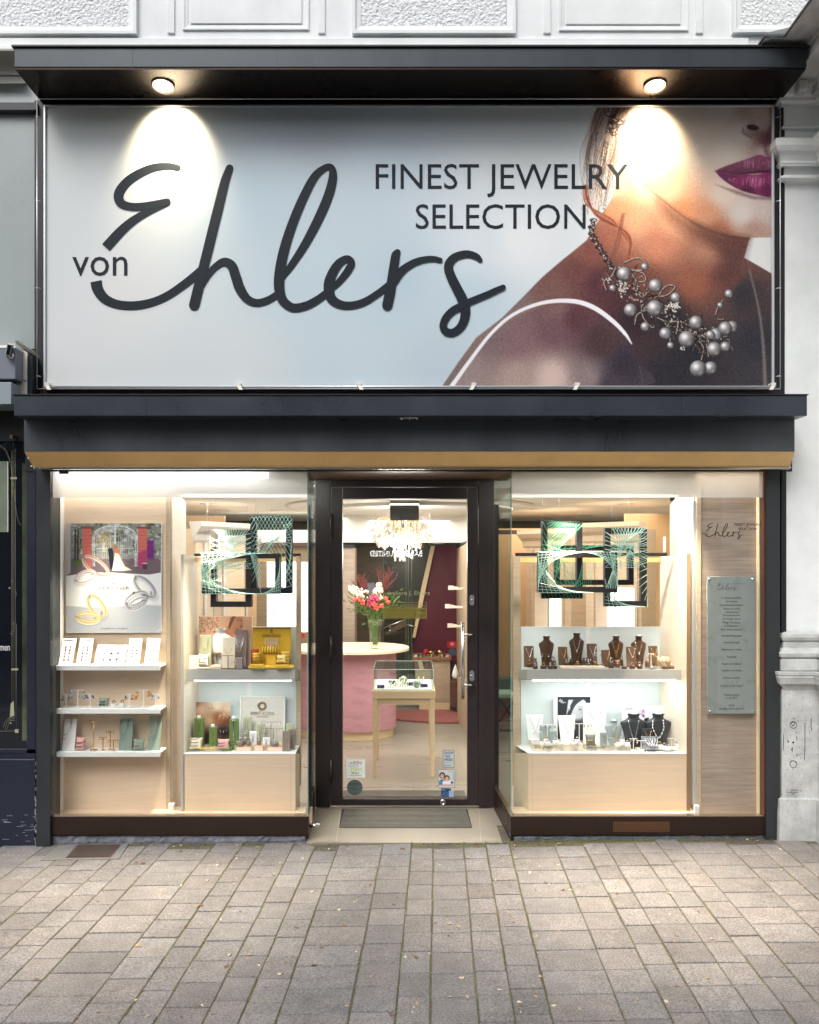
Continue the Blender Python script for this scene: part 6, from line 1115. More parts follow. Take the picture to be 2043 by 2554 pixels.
    ringo(1185, 1425, 150, 68, .78, (120, 122, 126), (222, 222, 226), 7); ringo(1090, 1560, 130, 62, -.45, (112, 114, 118), (230, 230, 234), 6); ringo(1105, 1615, 110, 50, -.5, (120, 122, 126), (228, 228, 232), 5, False)
    for k in range(26): a = k / 26 * 6.28; cv.ell(z1(1100, 0)[0] + 26 * math.cos(a), z1(0, 1585)[1] + 12 * math.sin(a) - 10 * math.cos(a), 1.3, 1.3, (74, 76, 82), 0, .8, ring=.7)
    cv.ell(*z1(1060, 1490), 4, 2, (70, 72, 78), -.5); cv.line(P1([(655, 1397), (800, 1397)]), .5, (110, 112, 114)); cv.line(P1([(880, 1397), (1010, 1397)]), .5, (110, 112, 114)); cv.line(P1([(1320, 1935), (1375, 1900)]), 1, (240, 242, 244))
    return cv
o = thing('wedding_poster', 'wedding ring poster with bridal couple before a white gate, on the beige display wall', 'poster', (PX(284, .17), .17, PZ(1577, .17)))
mb = MB(); mb.bp(165, 403, 1305, 1578, .172, .18); mk('board', mb, 'white', o); sheet('print', wedding(), .170, 'print' if False else MATS['print'], o)
text('AG', 285, 1455, 8, .169, 'ink', o, wpx=15, shear=.3); text('GERSTNER', 284, 1466.5, 8, .169, 'ink', o, wpx=77); text('Der Ring fürs Leben®', 284, 1474.5, 4.5, .169, 'ink', o, wpx=48, shear=.35); text('seit 1862', 284, 1480, 2.6, .169, 'ink', o, wpx=13); text('www.gerstner-trauringe.de', 285, 1567.5, 5, .169, 'ink', o, wpx=66, shear=.35)
def face_print(cv, cx, cy, s, skin, dark, lip, hair, flip=1):
    """a cropped three-quarter portrait"""
    q = lambda l: [(cx + x * s * flip, cy + y * s) for x, y in l]
    cv.poly(q([(-60, -60), (30, -60), (40, -20), (44, 5), (52, 22), (46, 28), (47, 38), (42, 44), (40, 56), (20, 70), (-10, 76), (-20, 110), (-80, 110), (-70, 20)]), skin, 2, sm=3)
    cv.poly(q([(-10, 60), (20, 70), (40, 58), (30, 110), (-30, 110)]), dark, 10 * s, .5)
    for a, b in ((6, -6), (36, -4)): cv.ell(*q([(a, b)])[0], 8 * s, 3.4 * s, dark, .1, 1.5, .9); cv.ell(*q([(a + 2, b)])[0], 2.4 * s, 2.8 * s, (40, 30, 30), 0, 1.2); cv.line(q([(a - 12, b - 12), (a, b - 17), (a + 11, b - 12)]), 2 * s, dark, 1.2, .9, sm=3)
    cv.line(q([(28, 0), (34, 18), (44, 24), (36, 27)]), 1.4 * s, dark, 1.5, .6, sm=3); cv.poly(q([(20, 42), (32, 37), (46, 40), (42, 50), (28, 51)]), lip, 1.2, sm=3)
    for i in range(40):
        t_ = random.random(); cv.line(q([(20 - 50 * t_, -62), (-20 - 30 * t_, -30 + 10 * t_), (-45 - 20 * t_, 20), (-70 - 10 * t_, 60 + 20 * random.random())]), 3 * s, tuple(np.array(hair) * random.uniform(.7, 1.25)), 1.3, .8, sm=4)
def woman():
    cv = Cv(np.arange(496, 629.1, .8), np.arange(1537, 1662.1, .8), (238, 190, 158)); leaf_speck(cv, 260, 496, 545, 1539, 1578, [(206, 160, 130), (150, 106, 84), (246, 226, 204), (120, 84, 66)], 2.4)
    cv.poly([(612, 1594), (630, 1590), (630, 1662), (600, 1662)], (232, 214, 190), 3); face_print(cv, 592, 1549, .30, (222, 160, 128), (128, 76, 60), (168, 76, 70), (150, 104, 70)); cv.poly([(566, 1562), (590, 1590), (575, 1610), (556, 1600)], (226, 160, 130), 4); cv.line([(612, 1600), (606, 1662)], 1, (176, 150, 126)); return cv
def board(lab, nm, cat, box, y, cvf, bm='white', th=.008, par=None):
    a, b, c, d = box; o = thing(nm, lab, cat, (PX((a + b) / 2, y), y, PZ(d, y))); mb = MB(); mb.bp(a, b, c, d, y + .001, y + th); mk('board', mb, bm, o)
    if cvf: sheet('print', cvf(), y, MATS['print'], o)
    return o
zz = lambda z, y: HY + (H - z) * F / (y + D)            # photo row of a height at a depth
board('poster of a woman in profile behind the white bust on the upper left showcase level', 'portrait_poster', 'poster', (496, 629, 1537, zz(ZS, .36)), .36, woman)
def hands():
    cv = Cv(np.arange(482, 575.1, .8), np.arange(1751, 1856.1, .8), (226, 200, 164)); f = idw([(485, 1755, (150, 104, 84)), (500, 1770, (226, 190, 160)), (540, 1760, (240, 222, 190)), (570, 1765, (226, 200, 170)), (520, 1800, (216, 176, 136)), (545, 1790, (160, 96, 62)), (570, 1800, (120, 66, 44)), (560, 1825, (40, 28, 28)), (520, 1840, (70, 46, 34)), (500, 1820, (128, 92, 60)), (570, 1850, (90, 50, 34)), (490, 1800, (196, 140, 104)), (540, 1850, (150, 100, 70))]); cv.C[:] = f(cv.X, cv.Y)
    leaf_speck(cv, 60, 545, 575, 1770, 1795, [(226, 206, 180), (196, 164, 130)], 2); cv.line([(548, 1786), (562, 1780), (575, 1784)], 5, (214, 160, 120), 3, .8, sm=3); return cv
board('brown toned hand poster behind the green columns on the lower left showcase level', 'hand_poster', 'poster', (482, 575, 1751, 1855), .37, hands)
o = [q for q in SC.objects if q.name.startswith('hand_poster')][0]; text('3', 528, 1761, 4, .368, 'ink', o, wpx=3); text('PILGRIM', 528, 1766.5, 2.6, .368, 'ink', o, wpx=17)
o = board('light grey linen board with gold flower ring emblem, tallest on the lower left showcase level', 'brand_board', 'display board', (598, 711, 1736, 1856), .36, None, mat('linen', L(214, 208, 198), .8, noise=.06, nscale=40), .014)
mb = MB(); yq = .36
for a, b, c, d in ((598, 711, 1736, 1738.5), (708, 711, 1738.5, 1856), (598, 600, 1738.5, 1856)): mb.bp(a, b, c, d, yq - .003, yq + .002)
mk('rim', mb, 'white', o)
mb = MB()
for i in range(12): a = i * math.pi / 6; mb.ring((PX(654 + 9.5 * math.cos(a), yq), yq - .001, PZ(1761 + 9.5 * math.sin(a), yq)), .0052, .0018, 10, 4)
mb.ring((PX(654, yq), yq - .001, PZ(1761, yq)), .0165, .0016, 24, 4); mk('emblem', mb, mat('old_gold', L(150, 122, 76), .35, metal=.7), o)
text('SPIRIT ICONS', 654.5, 1779.5, 8, yq - .001, mat('gold_print', L(140, 110, 56), .4, metal=.4), o, wpx=60); text('DENMARK', 655, 1787.5, 3.6, yq - .001, 'old_gold', o, wpx=29)
o = board('yellow wooden board with dark lettering on the upper left showcase level', 'brand_board', 'display board', (630, 725, 1565, 1662), .33, None, mat('yellow_wood', L(230, 186, 52), .5, noise=.1, nscale=6, stretch=(1, 1, 8)), .014)
text('8', 677, 1574, 9, .328, mat('brown_ink', L(92, 66, 24), .6), o, wpx=6); text('CONCORDIA', 677, 1586.5, 5, .328, 'brown_ink', o, wpx=47)
mb = MB(); mb.bp(655, 699, 1581.6, 1582.1, .3285, .33); mb.bp(630, 725, 1565, 1567, .326, .33); mk('rule', mb, 'brown_ink', o); mb = MB(); mb.bp(660, 694, 1592, 1614, .3275, .33); c = mk('leaflet', mb, mat('leaflet_beige', L(232, 202, 158), .6), o); mb = MB()
for i in range(6): mb.bp(663, 690, 1594.5 + i * 3, 1595.1 + i * 3, .327, .3275)
mk('print_lines', mb, mat('pale_ink', L(176, 150, 116), .6), c)
def bw():
    cv = Cv(np.arange(1391, 1473.1, .75), np.arange(1738, 1846.1, .75), (48, 52, 56)); face_print(cv, 1444, 1772, .44, (206, 208, 212), (100, 102, 106), (90, 90, 94), (60, 62, 66)); leaf_speck(cv, 12, 1414, 1422, 1763, 1774, [(240, 240, 240), (60, 60, 60)], 2.5); cv.poly([(1432, 1796), (1472, 1790), (1472, 1846), (1440, 1846)], (60, 62, 66), 8, .8); return cv
o = board('black and white portrait poster on white board, rearmost on the lower right showcase level', 'portrait_poster', 'poster', (1381, 1484, 1737, 1846), .36, None); sheet('print', bw(), .3595, MATS['print'], o)
text('dy', 1399, 1748, 10, .358, 'white', o, wpx=10); text('dlys', 1405, 1752, 6, .3575, 'white', o, wpx=12)
def rose():
    cv = Cv(np.arange(1551, 1665.1, .8), np.arange(1760, 1856.1, .8), (240, 240, 240))
    for i in range(26): a = random.random() * 6.28; r_ = random.uniform(0, 7); cv.ell(1602 + r_ * math.cos(a), 1780 + r_ * 1.1 * math.sin(a), 3.6, 2.2, random.choice([(126, 70, 110), (206, 170, 206), (90, 60, 84), (230, 214, 232)]), a, 1)
    cv.poly([(1608, 1792), (1618, 1790), (1624, 1830), (1600, 1830)], (34, 32, 40), 3); cv.line([(1562, 1832), (1570, 1800), (1580, 1780)], .8, (190, 190, 194)); return cv
o = board('white poster with purple rose behind the black busts on the lower right showcase level', 'rose_poster', 'poster', (1551, 1665, 1760, 1856), .36, rose); text('Quoins', 1569, 1767.5, 6, .3585, 'ink', o, wpx=20, shear=.35)
board('plain white card board hung with fine chains beside the black and white poster', 'necklace_board', 'display board', (1455, 1512, 1754, 1850), .33, None, 'white', .01)
# ------------------------------------------------------------------ jewellery pieces (built at the origin, then copied)
U = 1 / 388.                                             # metres per photo pixel at the displays
def proto(nm, cat): return thing(nm, 'x', cat, (0, 0, 0))
PR = {}
def bust(w, h, m):
    k = ('bust', w, h, m)
    if k not in PR:
        o = proto('necklace_bust', 'bust'); W, H_ = w * U, h * U; mb = MB(); n = 20; A = [(0, .28, .16), (.05, .30, .16), (.3, .34, .15), (.55, .43, .15), (.7, .5, .15), (.76, .49, .145), (.80, .38, .13), (.84, .27, .11), (.88, .21, .10), (.94, .20, .10), (.97, .24, .12), (1., .22, .11)]
        vs = [(W * a * math.cos(t), .012 * (z > .6) + W * b * math.sin(t) - .02 * z, H_ * z) for z, a, b in A for t in np.linspace(0, 2 * math.pi, n, endpoint=False)]
        mb.add(vs, [(i * n + j, i * n + (j + 1) % n, (i + 1) * n + (j + 1) % n, (i + 1) * n + j) for i in range(len(A) - 1) for j in range(n)], True); mb.add(vs[-n:], [tuple(range(n))]); mk('body', mb, m, o)
        mb = MB(); mb.lathe([(W * .12, 0), (W * .13, .004), (W * .05, .008)], (0, -.012, H_), 14); mk('neck_cap', mb, 'white' if m != 'bust_white' else 'bust_grey', o); PR[k] = o
    return PR[k]
def slab(w, h, m, lean=.03, tap=0.):
    k = ('slab', w, h, m)
    if k not in PR:
        o = proto('display_slab', 'display stand'); W, H_ = w * U / 2, h * U; mb = MB(); t_ = .012; wt = W * (1 + tap)
        mb.hex([(-W, 0, 0), (W, 0, 0), (wt, lean, H_), (-wt, lean, H_)], [(-W, t_, 0), (W, t_, 0), (wt, lean + t_, H_), (-wt, lean + t_, H_)]); mk('slab', mb, m, o, .002)
        mb = MB(); mb.hex([(-W * .5, t_, 0), (W * .5, t_, 0), (W * .3, lean + t_, H_ * .8), (-W * .3, lean + t_, H_ * .8)], [(-W * .5, t_ + .03, 0), (W * .5, t_ + .03, 0), (W * .3, lean + t_ + .004, H_ * .8), (-W * .3, lean + t_ + .004, H_ * .8)]); mk('prop', mb, m, o); PR[k] = o
    return PR[k]
def neck(w, d, m, r=.7, beads=0, y0=-.004, curve=.6, pend=True, lean=.0, top=0):
    """necklace: hangs from (±w/2,0) down by d pixels"""
    k = ('neck', w, d, m, r, beads, y0, curve, pend, lean)
    if k not in PR:
        o = proto('necklace', 'necklace'); W, D_ = w * U / 2, d * U; P_ = [(-W, y0, 0), (-W * curve, y0, -D_ * .5), (0, y0, -D_), (W * curve, y0, -D_ * .5), (W, y0, 0)]; P_ = [tuple(p) for p in cr(P_, 7)]; P_ = [(a, b + lean * c, c) for a, b, c in P_]
        mb = MB()
        if beads:
            for i in range(beads): f = i / (beads - 1) * (len(P_) - 1); j = min(int(f), len(P_) - 2); q = Vector(P_[j]).lerp(Vector(P_[j + 1]), f - j); mb.ball(q, r * U * (1.25 if i % 2 else .8), 7, 4)
        else: mb.tube(P_, r * U, 5)
        mk('chain', mb, m, o)
        if pend: mb = MB(); mb.ring((0, y0 - .002 + lean * -D_, -D_ - 2.4 * U), 1.8 * U, .6 * U, 12, 4); mb.ball((0, y0 - .003 + lean * -D_, -D_ - .4 * U), 1.0 * U, 7, 5); mk('pendant', mb, m, o)
        PR[k] = o
    return PR[k]
def pillow(w, h, m, bands=2, bm='gold'):
    k = ('pil', w, h, m, bm)
    if k not in PR:
        o = proto('bracelet_pillow', 'pillow'); W, H_ = w * U / 2, h * U; mb = MB(); n = 12; vs = []
        for i in range(n + 1):
            for j in range(n + 1):
                u, v = i / n * 2 - 1, j / n * 2 - 1; pin = (1 - .16 * (1 - v * v)) ; pin2 = (1 - .10 * (1 - u * u)); th = .42 * H_ * math.sqrt(max(0, (1 - u ** 4) * (1 - v ** 4)))
                vs.append((u * W * pin, -th * .5, (v * pin2 + 1) / 2 * H_))
        for i in range(n + 1):
            for j in range(n + 1):
                u, v = i / n * 2 - 1, j / n * 2 - 1; pin = (1 - .16 * (1 - v * v)); pin2 = (1 - .10 * (1 - u * u)); th = .42 * H_ * math.sqrt(max(0, (1 - u ** 4) * (1 - v ** 4)))
                vs.append((u * W * pin, th * .5 + .0005, (v * pin2 + 1) / 2 * H_))
        m1 = n + 1; mb.add(vs, [(i * m1 + j, (i + 1) * m1 + j, (i + 1) * m1 + j + 1, i * m1 + j + 1) for i in range(n) for j in range(n)] + [(m1 * m1 + i * m1 + j, m1 * m1 + i * m1 + j + 1, m1 * m1 + (i + 1) * m1 + j + 1, m1 * m1 + (i + 1) * m1 + j) for i in range(n) for j in range(n)], True); mb.v = [(x, y + .3 * z, z) for x, y, z in mb.v]
        mk('cushion', mb, m, o, recalc=False)
        for q in range(bands):
            mb = MB(); z = H_ * (.36 + .28 * q if bands > 1 else .55); mb.ring((0, .3 * z, z), W * .9, 1.0 * U, 26, 5, (0, 0, 1), 1, .32 * H_ / W); mk('bracelet', mb, bm, o)
        PR[k] = o
    return PR[k]
def pot(w, h, m, rm='silver', ring=True):
    k = ('pot', w, h, m, rm)
    if k not in PR:
        o = proto('ring_pot', 'ring stand'); r = w * U / 2; H_ = h * U * (.62 if ring else 1); mb = MB(); mb.lathe([(r * .96, 0), (r, .001), (r, H_ - .001), (r * .94, H_)], (0, 0, 0), 16); mk('pot', mb, m, o)
        if ring: mb = MB(); mb.ring((0, 0, H_ + .2 * h * U), .2 * h * U, .8 * U, 14, 5); mb.ball((0, -.0005, H_ + .40 * h * U), 1.5 * U, 7, 4); mk('ring', mb, rm, o)
        PR[k] = o
    return PR[k]
def tstand(w, h, m, n=2, em='gold', dl=7, base=8):
    k = ('ts', w, h, m, n, em)
    if k not in PR:
        o = proto('earring_stand', 'earring stand'); W, H_ = w * U / 2, h * U; mb = MB(); mb.box(-base * U / 2, base * U / 2, -.008, .008, 0, .006); mb.box(-.0022, .0022, -.0022, .0022, .006, H_ - .003); mb.box(-W, W, -.003, .003, H_ - .0028, H_); mk('stand', mb, m, o)
        for i in range(n):
            mb = MB(); x = -W * .86 + W * 1.72 * i / max(1, n - 1); mb.tube([(x, -.005, H_ - .001), (x, -.006, H_ - .005)], .0009, 4)
            for j in range(7): mb.ball((x + random.gauss(0, dl * .11 * U), -.006, H_ - .006 - random.random() * dl * U * .8), random.uniform(.6, 1.1) * U * dl / 7, 6, 4)
            mk('earring', mb, em, o)
        PR[k] = o
    return PR[k]
def blockp(w, h, d, m, bev=.0015, nm='display_block', cat='display block'):
    k = ('blk', w, h, d, m, nm)
    if k not in PR: o = proto(nm, cat); mb = MB(); mb.box(-w * U / 2, w * U / 2, 0, d, 0, h * U); mk('block', mb, m, o, bev); PR[k] = o
    return PR[k]
def put(pr, px, pyb, z, lab, grp=None, rz=0., dz=0., y=None):
    y = YOF(pyb, z) if y is None else y; y = min(y, .34); s = (y + D) / F / U; return clone(pr, (PX(px, y), y, z + dz), rz, s, lab, grp)
# ---- left display wall, top shelf: five ring trays
def ring_tray(w, h, rows, cols, lab, px, skew):
    y = .085; z = PZ(1660, .06) + .0005; o = thing('ring_tray', lab, 'ring tray', (PX(px, y), y, z), 'framed ring trays on the top shelf'); W, H_, lean = w * U / 2, h * U, .07; x = PX(px, y); fr = MB()
    def pt(u, v, d=0.): return (x + u * W, y + v * lean - d, z + v * H_)
    fr.hex([pt(-1, 0), pt(1, 0), pt(1, 1), pt(-1, 1)], [pt(-1, 0, -.008), pt(1, 0, -.008), pt(1, 1, -.008), pt(-1, 1, -.008)]); e = 3. / w * 2; g = 3. / h
    for a, b, c, d in ((-1, 1, 0, g), (-1, 1, 1 - g, 1), (-1, -1 + e, g, 1 - g), (1 - e, 1, g, 1 - g)): fr.hex([pt(a, c, .005), pt(b, c, .005), pt(b, d, .005), pt(a, d, .005)], [pt(a, c, .0003), pt(b, c, .0003), pt(b, d, .0003), pt(a, d, .0003)])
    mk('frame', fr, 'white', o); mb = MB(); mb.add([pt(-1 + e, g, .001), pt(1 - e, g, .001), pt(1 - e, 1 - g, .001), pt(-1 + e, 1 - g, .001)], [(0, 1, 2, 3)]); mk('pad', mb, mat('tray_pad', L(222, 224, 230), .7), o, recalc=False)
    global RG
    for r_ in range(rows):
        for c in range(cols):
            u = (c + .5) / cols * 1.3 - .65 + skew * 0; v = .12 + .62 * (r_ + .5) / rows; q = Vector(pt(u, v, .004))
            if 'ringm' not in PR: m_ = MB(); m_.ring((0, 0, 0), 2.6 * U, .9 * U, 12, 5, (0, .8, .6), 1.3, .6); m_.ball((0, -.001, .002), 1.5 * U, 6, 4); p_ = mk('ring', m_, mat('ring_dark', L(120, 116, 112), .25, metal=.8), None, base=(0, 0, 0)); PR['ringm'] = p_.data; bpy.data.objects.remove(p_)
            k_ = bpy.data.objects.new('finger_ring', PR['ringm']); link(k_, None); k_.location = q; k_.rotation_euler = (0, 0, random.uniform(-.3, .3)); k_.scale = (.8,) * 3 if rows > 2 else (1.25,) * 3
            tag(k_, 'small ring displayed in the ' + lab.split(' with')[0].replace('white framed ', '').replace(' on the top shelf', '').replace(' of the top shelf', ''), 'ring', 'rings in the ' + lab.split(' with')[0])
for a, w, h, r_, c, s_ in ((163, 33, 62, 5, 2, 'leftmost white framed ring tray with gold rings on the top shelf'), (207, 33, 62, 5, 2, 'second white framed ring tray from the left on the top shelf'), (272, 74, 46, 2, 3, 'low wide white framed ring tray in the middle of the top shelf'), (331, 31, 62, 5, 2, 'fourth white framed ring tray with silver rings on the top shelf'), (376, 31, 62, 5, 2, 'rightmost white framed ring tray with silver rings on the top shelf')): ring_tray(w, h, r_, c, s_, a, 0)
# middle shelf
z = PZ(1768, .06) + .0005; y = .1
cols = dict(multi=mat('em_multi', L(150, 160, 176), .4, noise=.4, nscale=300), peach=mat('em_peach', L(226, 140, 106), .5), blue=mat('em_blue', L(74, 86, 140), .4), gold='gold', rose=mat('em_rose', L(222, 110, 110), .5), sky=mat('em_sky', L(96, 140, 176), .4), grey=mat('em_grey', L(120, 104, 96), .4))
for px, w, h, em, lab in ((165, 16, 33, 'grey', 'leftmost small white earring stand with grey earrings on the middle shelf'), (194, 32, 44, 'multi', 'tall white earring stand with pastel bead earrings on the middle shelf'), (225, 18, 34, 'blue', 'small white earring stand with dark blue earrings on the middle shelf'), (323, 18, 34, 'grey', 'small white earring stand with brown earrings right on the middle shelf'), (358, 36, 44, 'gold', 'tall white earring stand with golden drop earrings on the middle shelf'), (388, 18, 34, 'sky', 'rightmost small white earring stand with light blue earrings on the middle shelf')):
    put(tstand(w, h, 'bust_white', 2, cols[em] if em != 'gold' else mat('em_gold', L(206, 146, 40), .4), 15 if h < 40 else 24), px, 0, z, lab, y=y)
put(pillow(27, 24, 'teal_pad', 2, mat('beads_dark', L(60, 34, 46), .3)), 258, 0, z, 'grey pillow with dark red bead bracelets in the middle of the middle shelf', y=y)
put(pot(14, 17, 'bust_white', mat('stone_purple', L(84, 40, 60), .2)), 284, 0, z, 'white ring block with purple stone ring on the middle shelf', y=y); put(pot(15, 18, 'bust_white', 'black'), 305, 0, z, 'white ring block with black stone ring on the middle shelf', y=y)
put(blockp(54, 4, .02, 'clip_cream', nm='price_strip', cat='price strip'), 271, 0, z, 'cream strip card in front of the grey pillow on the middle shelf', y=.075)
# lower shelf
z = PZ(1875.5, .06) + .0005
for px, h, w, m, nm, lab in ((170, 76, 31, 'bust_white', mat('beads_brown', L(150, 100, 70), .4), 'white sloped necklace slab at the left end of the lower shelf'), (312, 76, 32, 'teal_pad', mat('beads_slate', L(52, 60, 66), .4), 'grey green necklace slab in the middle of the lower shelf'), (383, 82, 32, 'teal_pad', mat('beads_gold', L(190, 150, 96), .35), 'grey green necklace slab at the right end of the lower shelf')):
    s_ = slab(w, h, m, .04); put(s_, px, 0, z, lab, y=.10); yy = .10
    for k_, (ww, dd) in enumerate(((17, 34), (21, 44)) if px < 350 else ((17, 40), (20, 48))):
        put(neck(ww + px * 0, dd, nm, 1.0, 26 + k_ * 4, -.004, .9, False, .5), px, 0, z + (h - 4) * U, ('inner' if k_ == 0 else 'outer') + ' bead necklace on the ' + lab.replace('sloped necklace ', '').replace('necklace ', '').replace('lower shelf', 'low shelf'), y=yy + .036)
put(pillow(25, 32, 'pink_pad', 2, mat('beads_grey', L(100, 90, 90), .4)), 199, 0, z, 'pale pink pillow with two bracelets on the lower shelf', y=.095); put(pillow(30, 28, 'teal_pad', 1, 'beads_gold'), 345, 0, z, 'satin grey pillow with gold bracelet between the green slabs', y=.095)
o = thing('gold_tree_stand', 'tall thin gold stand with long fine necklaces on the lower shelf', 'necklace stand', (PX(234, .11), .11, z)); x = PX(234, .11)
mb = MB(); mb.lathe([(.024, 0), (.024, .003), (.004, .005)], (x, .11, z), 18); mb.tube([(x, .11, z), (x, .11, z + 70 * U)], .0022, 6); mb.tube([(x - .03, .11, z + 70 * U), (x + .03, .11, z + 70 * U)], .0018, 6); mk('stand', mb, 'gold', o)
put(neck(52, 26, 'gold', .5, 0, -.003, .85, False), 234, 0, z + 94 * U, 'wide thin gold necklace above the gold stand on the lower shelf', y=.10); put(neck(18, 20, 'gold', .4, 0, -.003, .6, True), 232, 0, z + 76 * U, 'short gold necklace with pendant on the thin gold stand', y=.10)
for px, dz_, w in ((257, 33, 20), (283, 26, 28), (275, 47, 20)):
    put(tstand(w, dz_, 'gold', 4, 'gold', 6), px, 0, z, ['left low', 'right low', 'raised middle'][[257, 283, 275].index(px)] + ' gold earring stand on the lower shelf', 'gold earring stands on the lower shelf', y=.10 + .015 * (px == 275))
# ---- left showcase, upper level
z = ZS + .0008; gA = 'sloped necklace slabs on the upper left showcase level'
put(bust(60, 92, 'bust_white'), 552, 1656, z, 'large white necklace bust in front of the woman poster')
put(slab(30, 78, 'sage', .03), 511, 1663, z, 'sage green slab with gold bead necklace beside the white bust', gA); put(neck(17, 26, 'gold', 1.1, 13, -.004, .9, True, .3), 511, 0, z + 71 * U, 'gold bead necklace on the sage green slab', y=YOF(1663, z) + .025)
put(slab(31, 76, 'cream_pad', .03), 569, 1667, z, 'cream slab with faint chains left of the grey slab', gA); put(neck(18, 16, 'gold', .4, 0, -.004, .6, False, .4), 569, 0, z + 50 * U, 'very fine gold chain on the cream slab', y=YOF(1667, z) + .018)
put(slab(29, 90, 'mauve_pad', .04), 599, 1662, z, 'tall grey mauve slab with three layered chains', gA)
for i in range(3): put(neck(24 - i, 13 + i * 7, 'silver', .7, 0, -.004, .55, i > 0, .4), 599, 0, z + (74 - i * 4) * U, ['top', 'middle', 'lowest'][i] + ' layered silver chain on the grey mauve slab', y=YOF(1662, z) + .028)
put(pillow(26, 30, 'bust_white', 3, 'silver'), 507, 1665, z, 'white bracelet pillow at the left of the upper left level', dz=.008); put(blockp(29, 3.2, .03, 'cream_pad'), 508, 1668, z, 'low cream block under the white bracelet pillow')
put(slab(24, 32, 'cream_pad', .012), 483, 1668, z, 'small cream earring slab at the far left of the upper left level'); put(pillow(24, 24, 'cream_pad', 1, 'gold'), 591, 1666, z, 'small cream pillow beside the little dark slab', dz=.006)
put(tstand(27, 34, 'gold', 5, 'gold', 2), 569, 1668.5, z, 'gold bar earring stand in front of the cream slab'); put(slab(16, 28, 'mauve_pad', .01), 596, 1668.5, z, 'small dark grey slab with rings at the front of the upper left level')
put(tstand(22, 34, 'gold', 9, 'old_gold', 9), 541, 1662, z, 'gold bar stand crowded with brass earrings before the white bust'); put(blockp(25, 5, .02, 'peach'), 539, 1664, z, 'peach block under the brass earrings'); put(blockp(29, 6, .01, 'cream_pad'), 537, 1669, z, 'blank cream card at the front of the upper left level')
put(blockp(112, 6, .09, 'yellow_pad', .004), 675, 1667.5, z, 'long yellow tray under the yellow displays'); zy = z + 6 * U + .0005
put(blockp(36, 8, .03, 'yellow_pad', .002), 640, 1665, zy, 'left yellow block on the long yellow tray'); put(blockp(35, 6, .03, 'yellow_pad', .002), 703, 1665, zy, 'right yellow block on the long yellow tray')
def roll(px, pyb, z, w, h, m, bands, lab, bm='brown_ink', horiz=False, y=None):
    y = YOF(pyb, z) if y is None else y; x = PX(px, y); o = thing('bracelet_roll', lab, 'bracelet roll', (x, y, z)); r = (h if horiz else w) * U / 2; mb = MB()
    if horiz: mb.tube([(x - w * U / 2, y, z + r), (x + w * U / 2, y, z + r)], r, 18)
    else: mb.lathe([(r, 0), (r, h * U)], (x, y, z), 20)
    mk('roll', mb, m, o)
    for i in range(bands):
        t_ = (i + .5) / bands; mb = MB()
        if horiz: mb.ring((x - w * U / 2 + w * U * t_, y, z + r), r + .0006, .9 * U, 20, 4, (1, 0, 0))
        else: mb.ring((x, y, z + h * U * t_), r + .0006, .9 * U, 20, 4, (0, 0, 1))
        mk('bracelet', mb, bm, o)
roll(636, 0, zy, 20, 38, 'red_pad', 4, 'red bracelet roll on the yellow tray', 'old_gold', y=.27); roll(640, 0, zy + 8 * U, 20, 23, 'yellow_pad', 3, 'upright yellow bracelet roll on the left yellow block', y=.235)
roll(676, 0, zy + 26 * U, 40, 22, 'yellow_pad', 6, 'horizontal yellow bracelet roll under the board lettering', y=.28, horiz=True); put(blockp(24, 27, .02, 'yellow_pad', .001), 676, 0, zy, 'yellow pedestal under the horizontal roll', y=.272)
roll(711, 0, zy, 22, 32, 'yellow_pad', 4, 'upright yellow bracelet roll at the right of the tray', 'mauve_pad', y=.28); put(pillow(25, 20, mat('pale_yellow', L(240, 216, 130), .6), 1, 'mauve_pad'), 701, 0, zy + 6 * U, 'pale yellow bracelet pillow on the right yellow block', y=.235)
# ---- left showcase, lower level
z = ZL + .0018; gB = 'green necklace columns on the lower left showcase level'
for px, pyb, w, h, lab in ((496, 1868, 23, 76, 'tallest green necklace column with gold chain, far left'), (531, 1868, 19, 54, 'short green necklace column with gold leaf chain'), (583, 1870, 22, 76, 'green necklace column with silver pendants beside the linen board')):
    put(blockp(w, h, .03, 'green_pad', .001, 'necklace_column', 'display column'), px, pyb, z, lab, gB); yy = YOF(pyb, z); put(pot(9, 7, 'bust_white', ring=False), px, 0, z, 'white cap on the ' + lab.split(' with')[0], y=yy + .014, dz=h * U)
    m_ = 'gold' if px < 580 else 'silver'; put(neck(9, h * .45, m_, .5, 0, -.003, .45, True), px, 0, z + (h - 1) * U, 'long outer chain on the ' + lab.split(' with')[0], y=yy); put(neck(5, h * .62, m_, .7, 11 if px < 580 else 0, -.004, .3, True), px, 0, z + (h - 1) * U, 'long inner chain on the ' + lab.split(' with')[0], y=yy)
put(blockp(108, 6, .12, 'sage', .001), 506, 1872, z, 'flat pale green tray under the green columns') ; zt_ = z + 6 * U + .0005
put(tstand(28, 44, 'black', 4, 'silver', 5), 554, 1864, z, 'black earring stand with silver earrings before the brown poster'); put(tstand(15, 24, 'black', 2, 'silver', 4), 516, 1862, z, 'small black earring stand between the green columns')
put(pillow(32, 28, 'cream_pad', 3, 'beads_grey'), 488, 0, zt_, 'cream bracelet pillow at the left front of the lower left level', y=.19); put(pillow(31, 24, 'pink_pad', 2, 'beads_grey'), 556, 0, zt_, 'pink bracelet pillow at the front of the lower left level', y=.20)
for i in range(5): put(pot(7, 8, mat('amber', L(232, 190, 104), .5), 'gold'), 501 + i * 8.5, 0, zt_, 'small amber ring pot in the row before the green columns', 'amber ring pots in a row', y=.185)
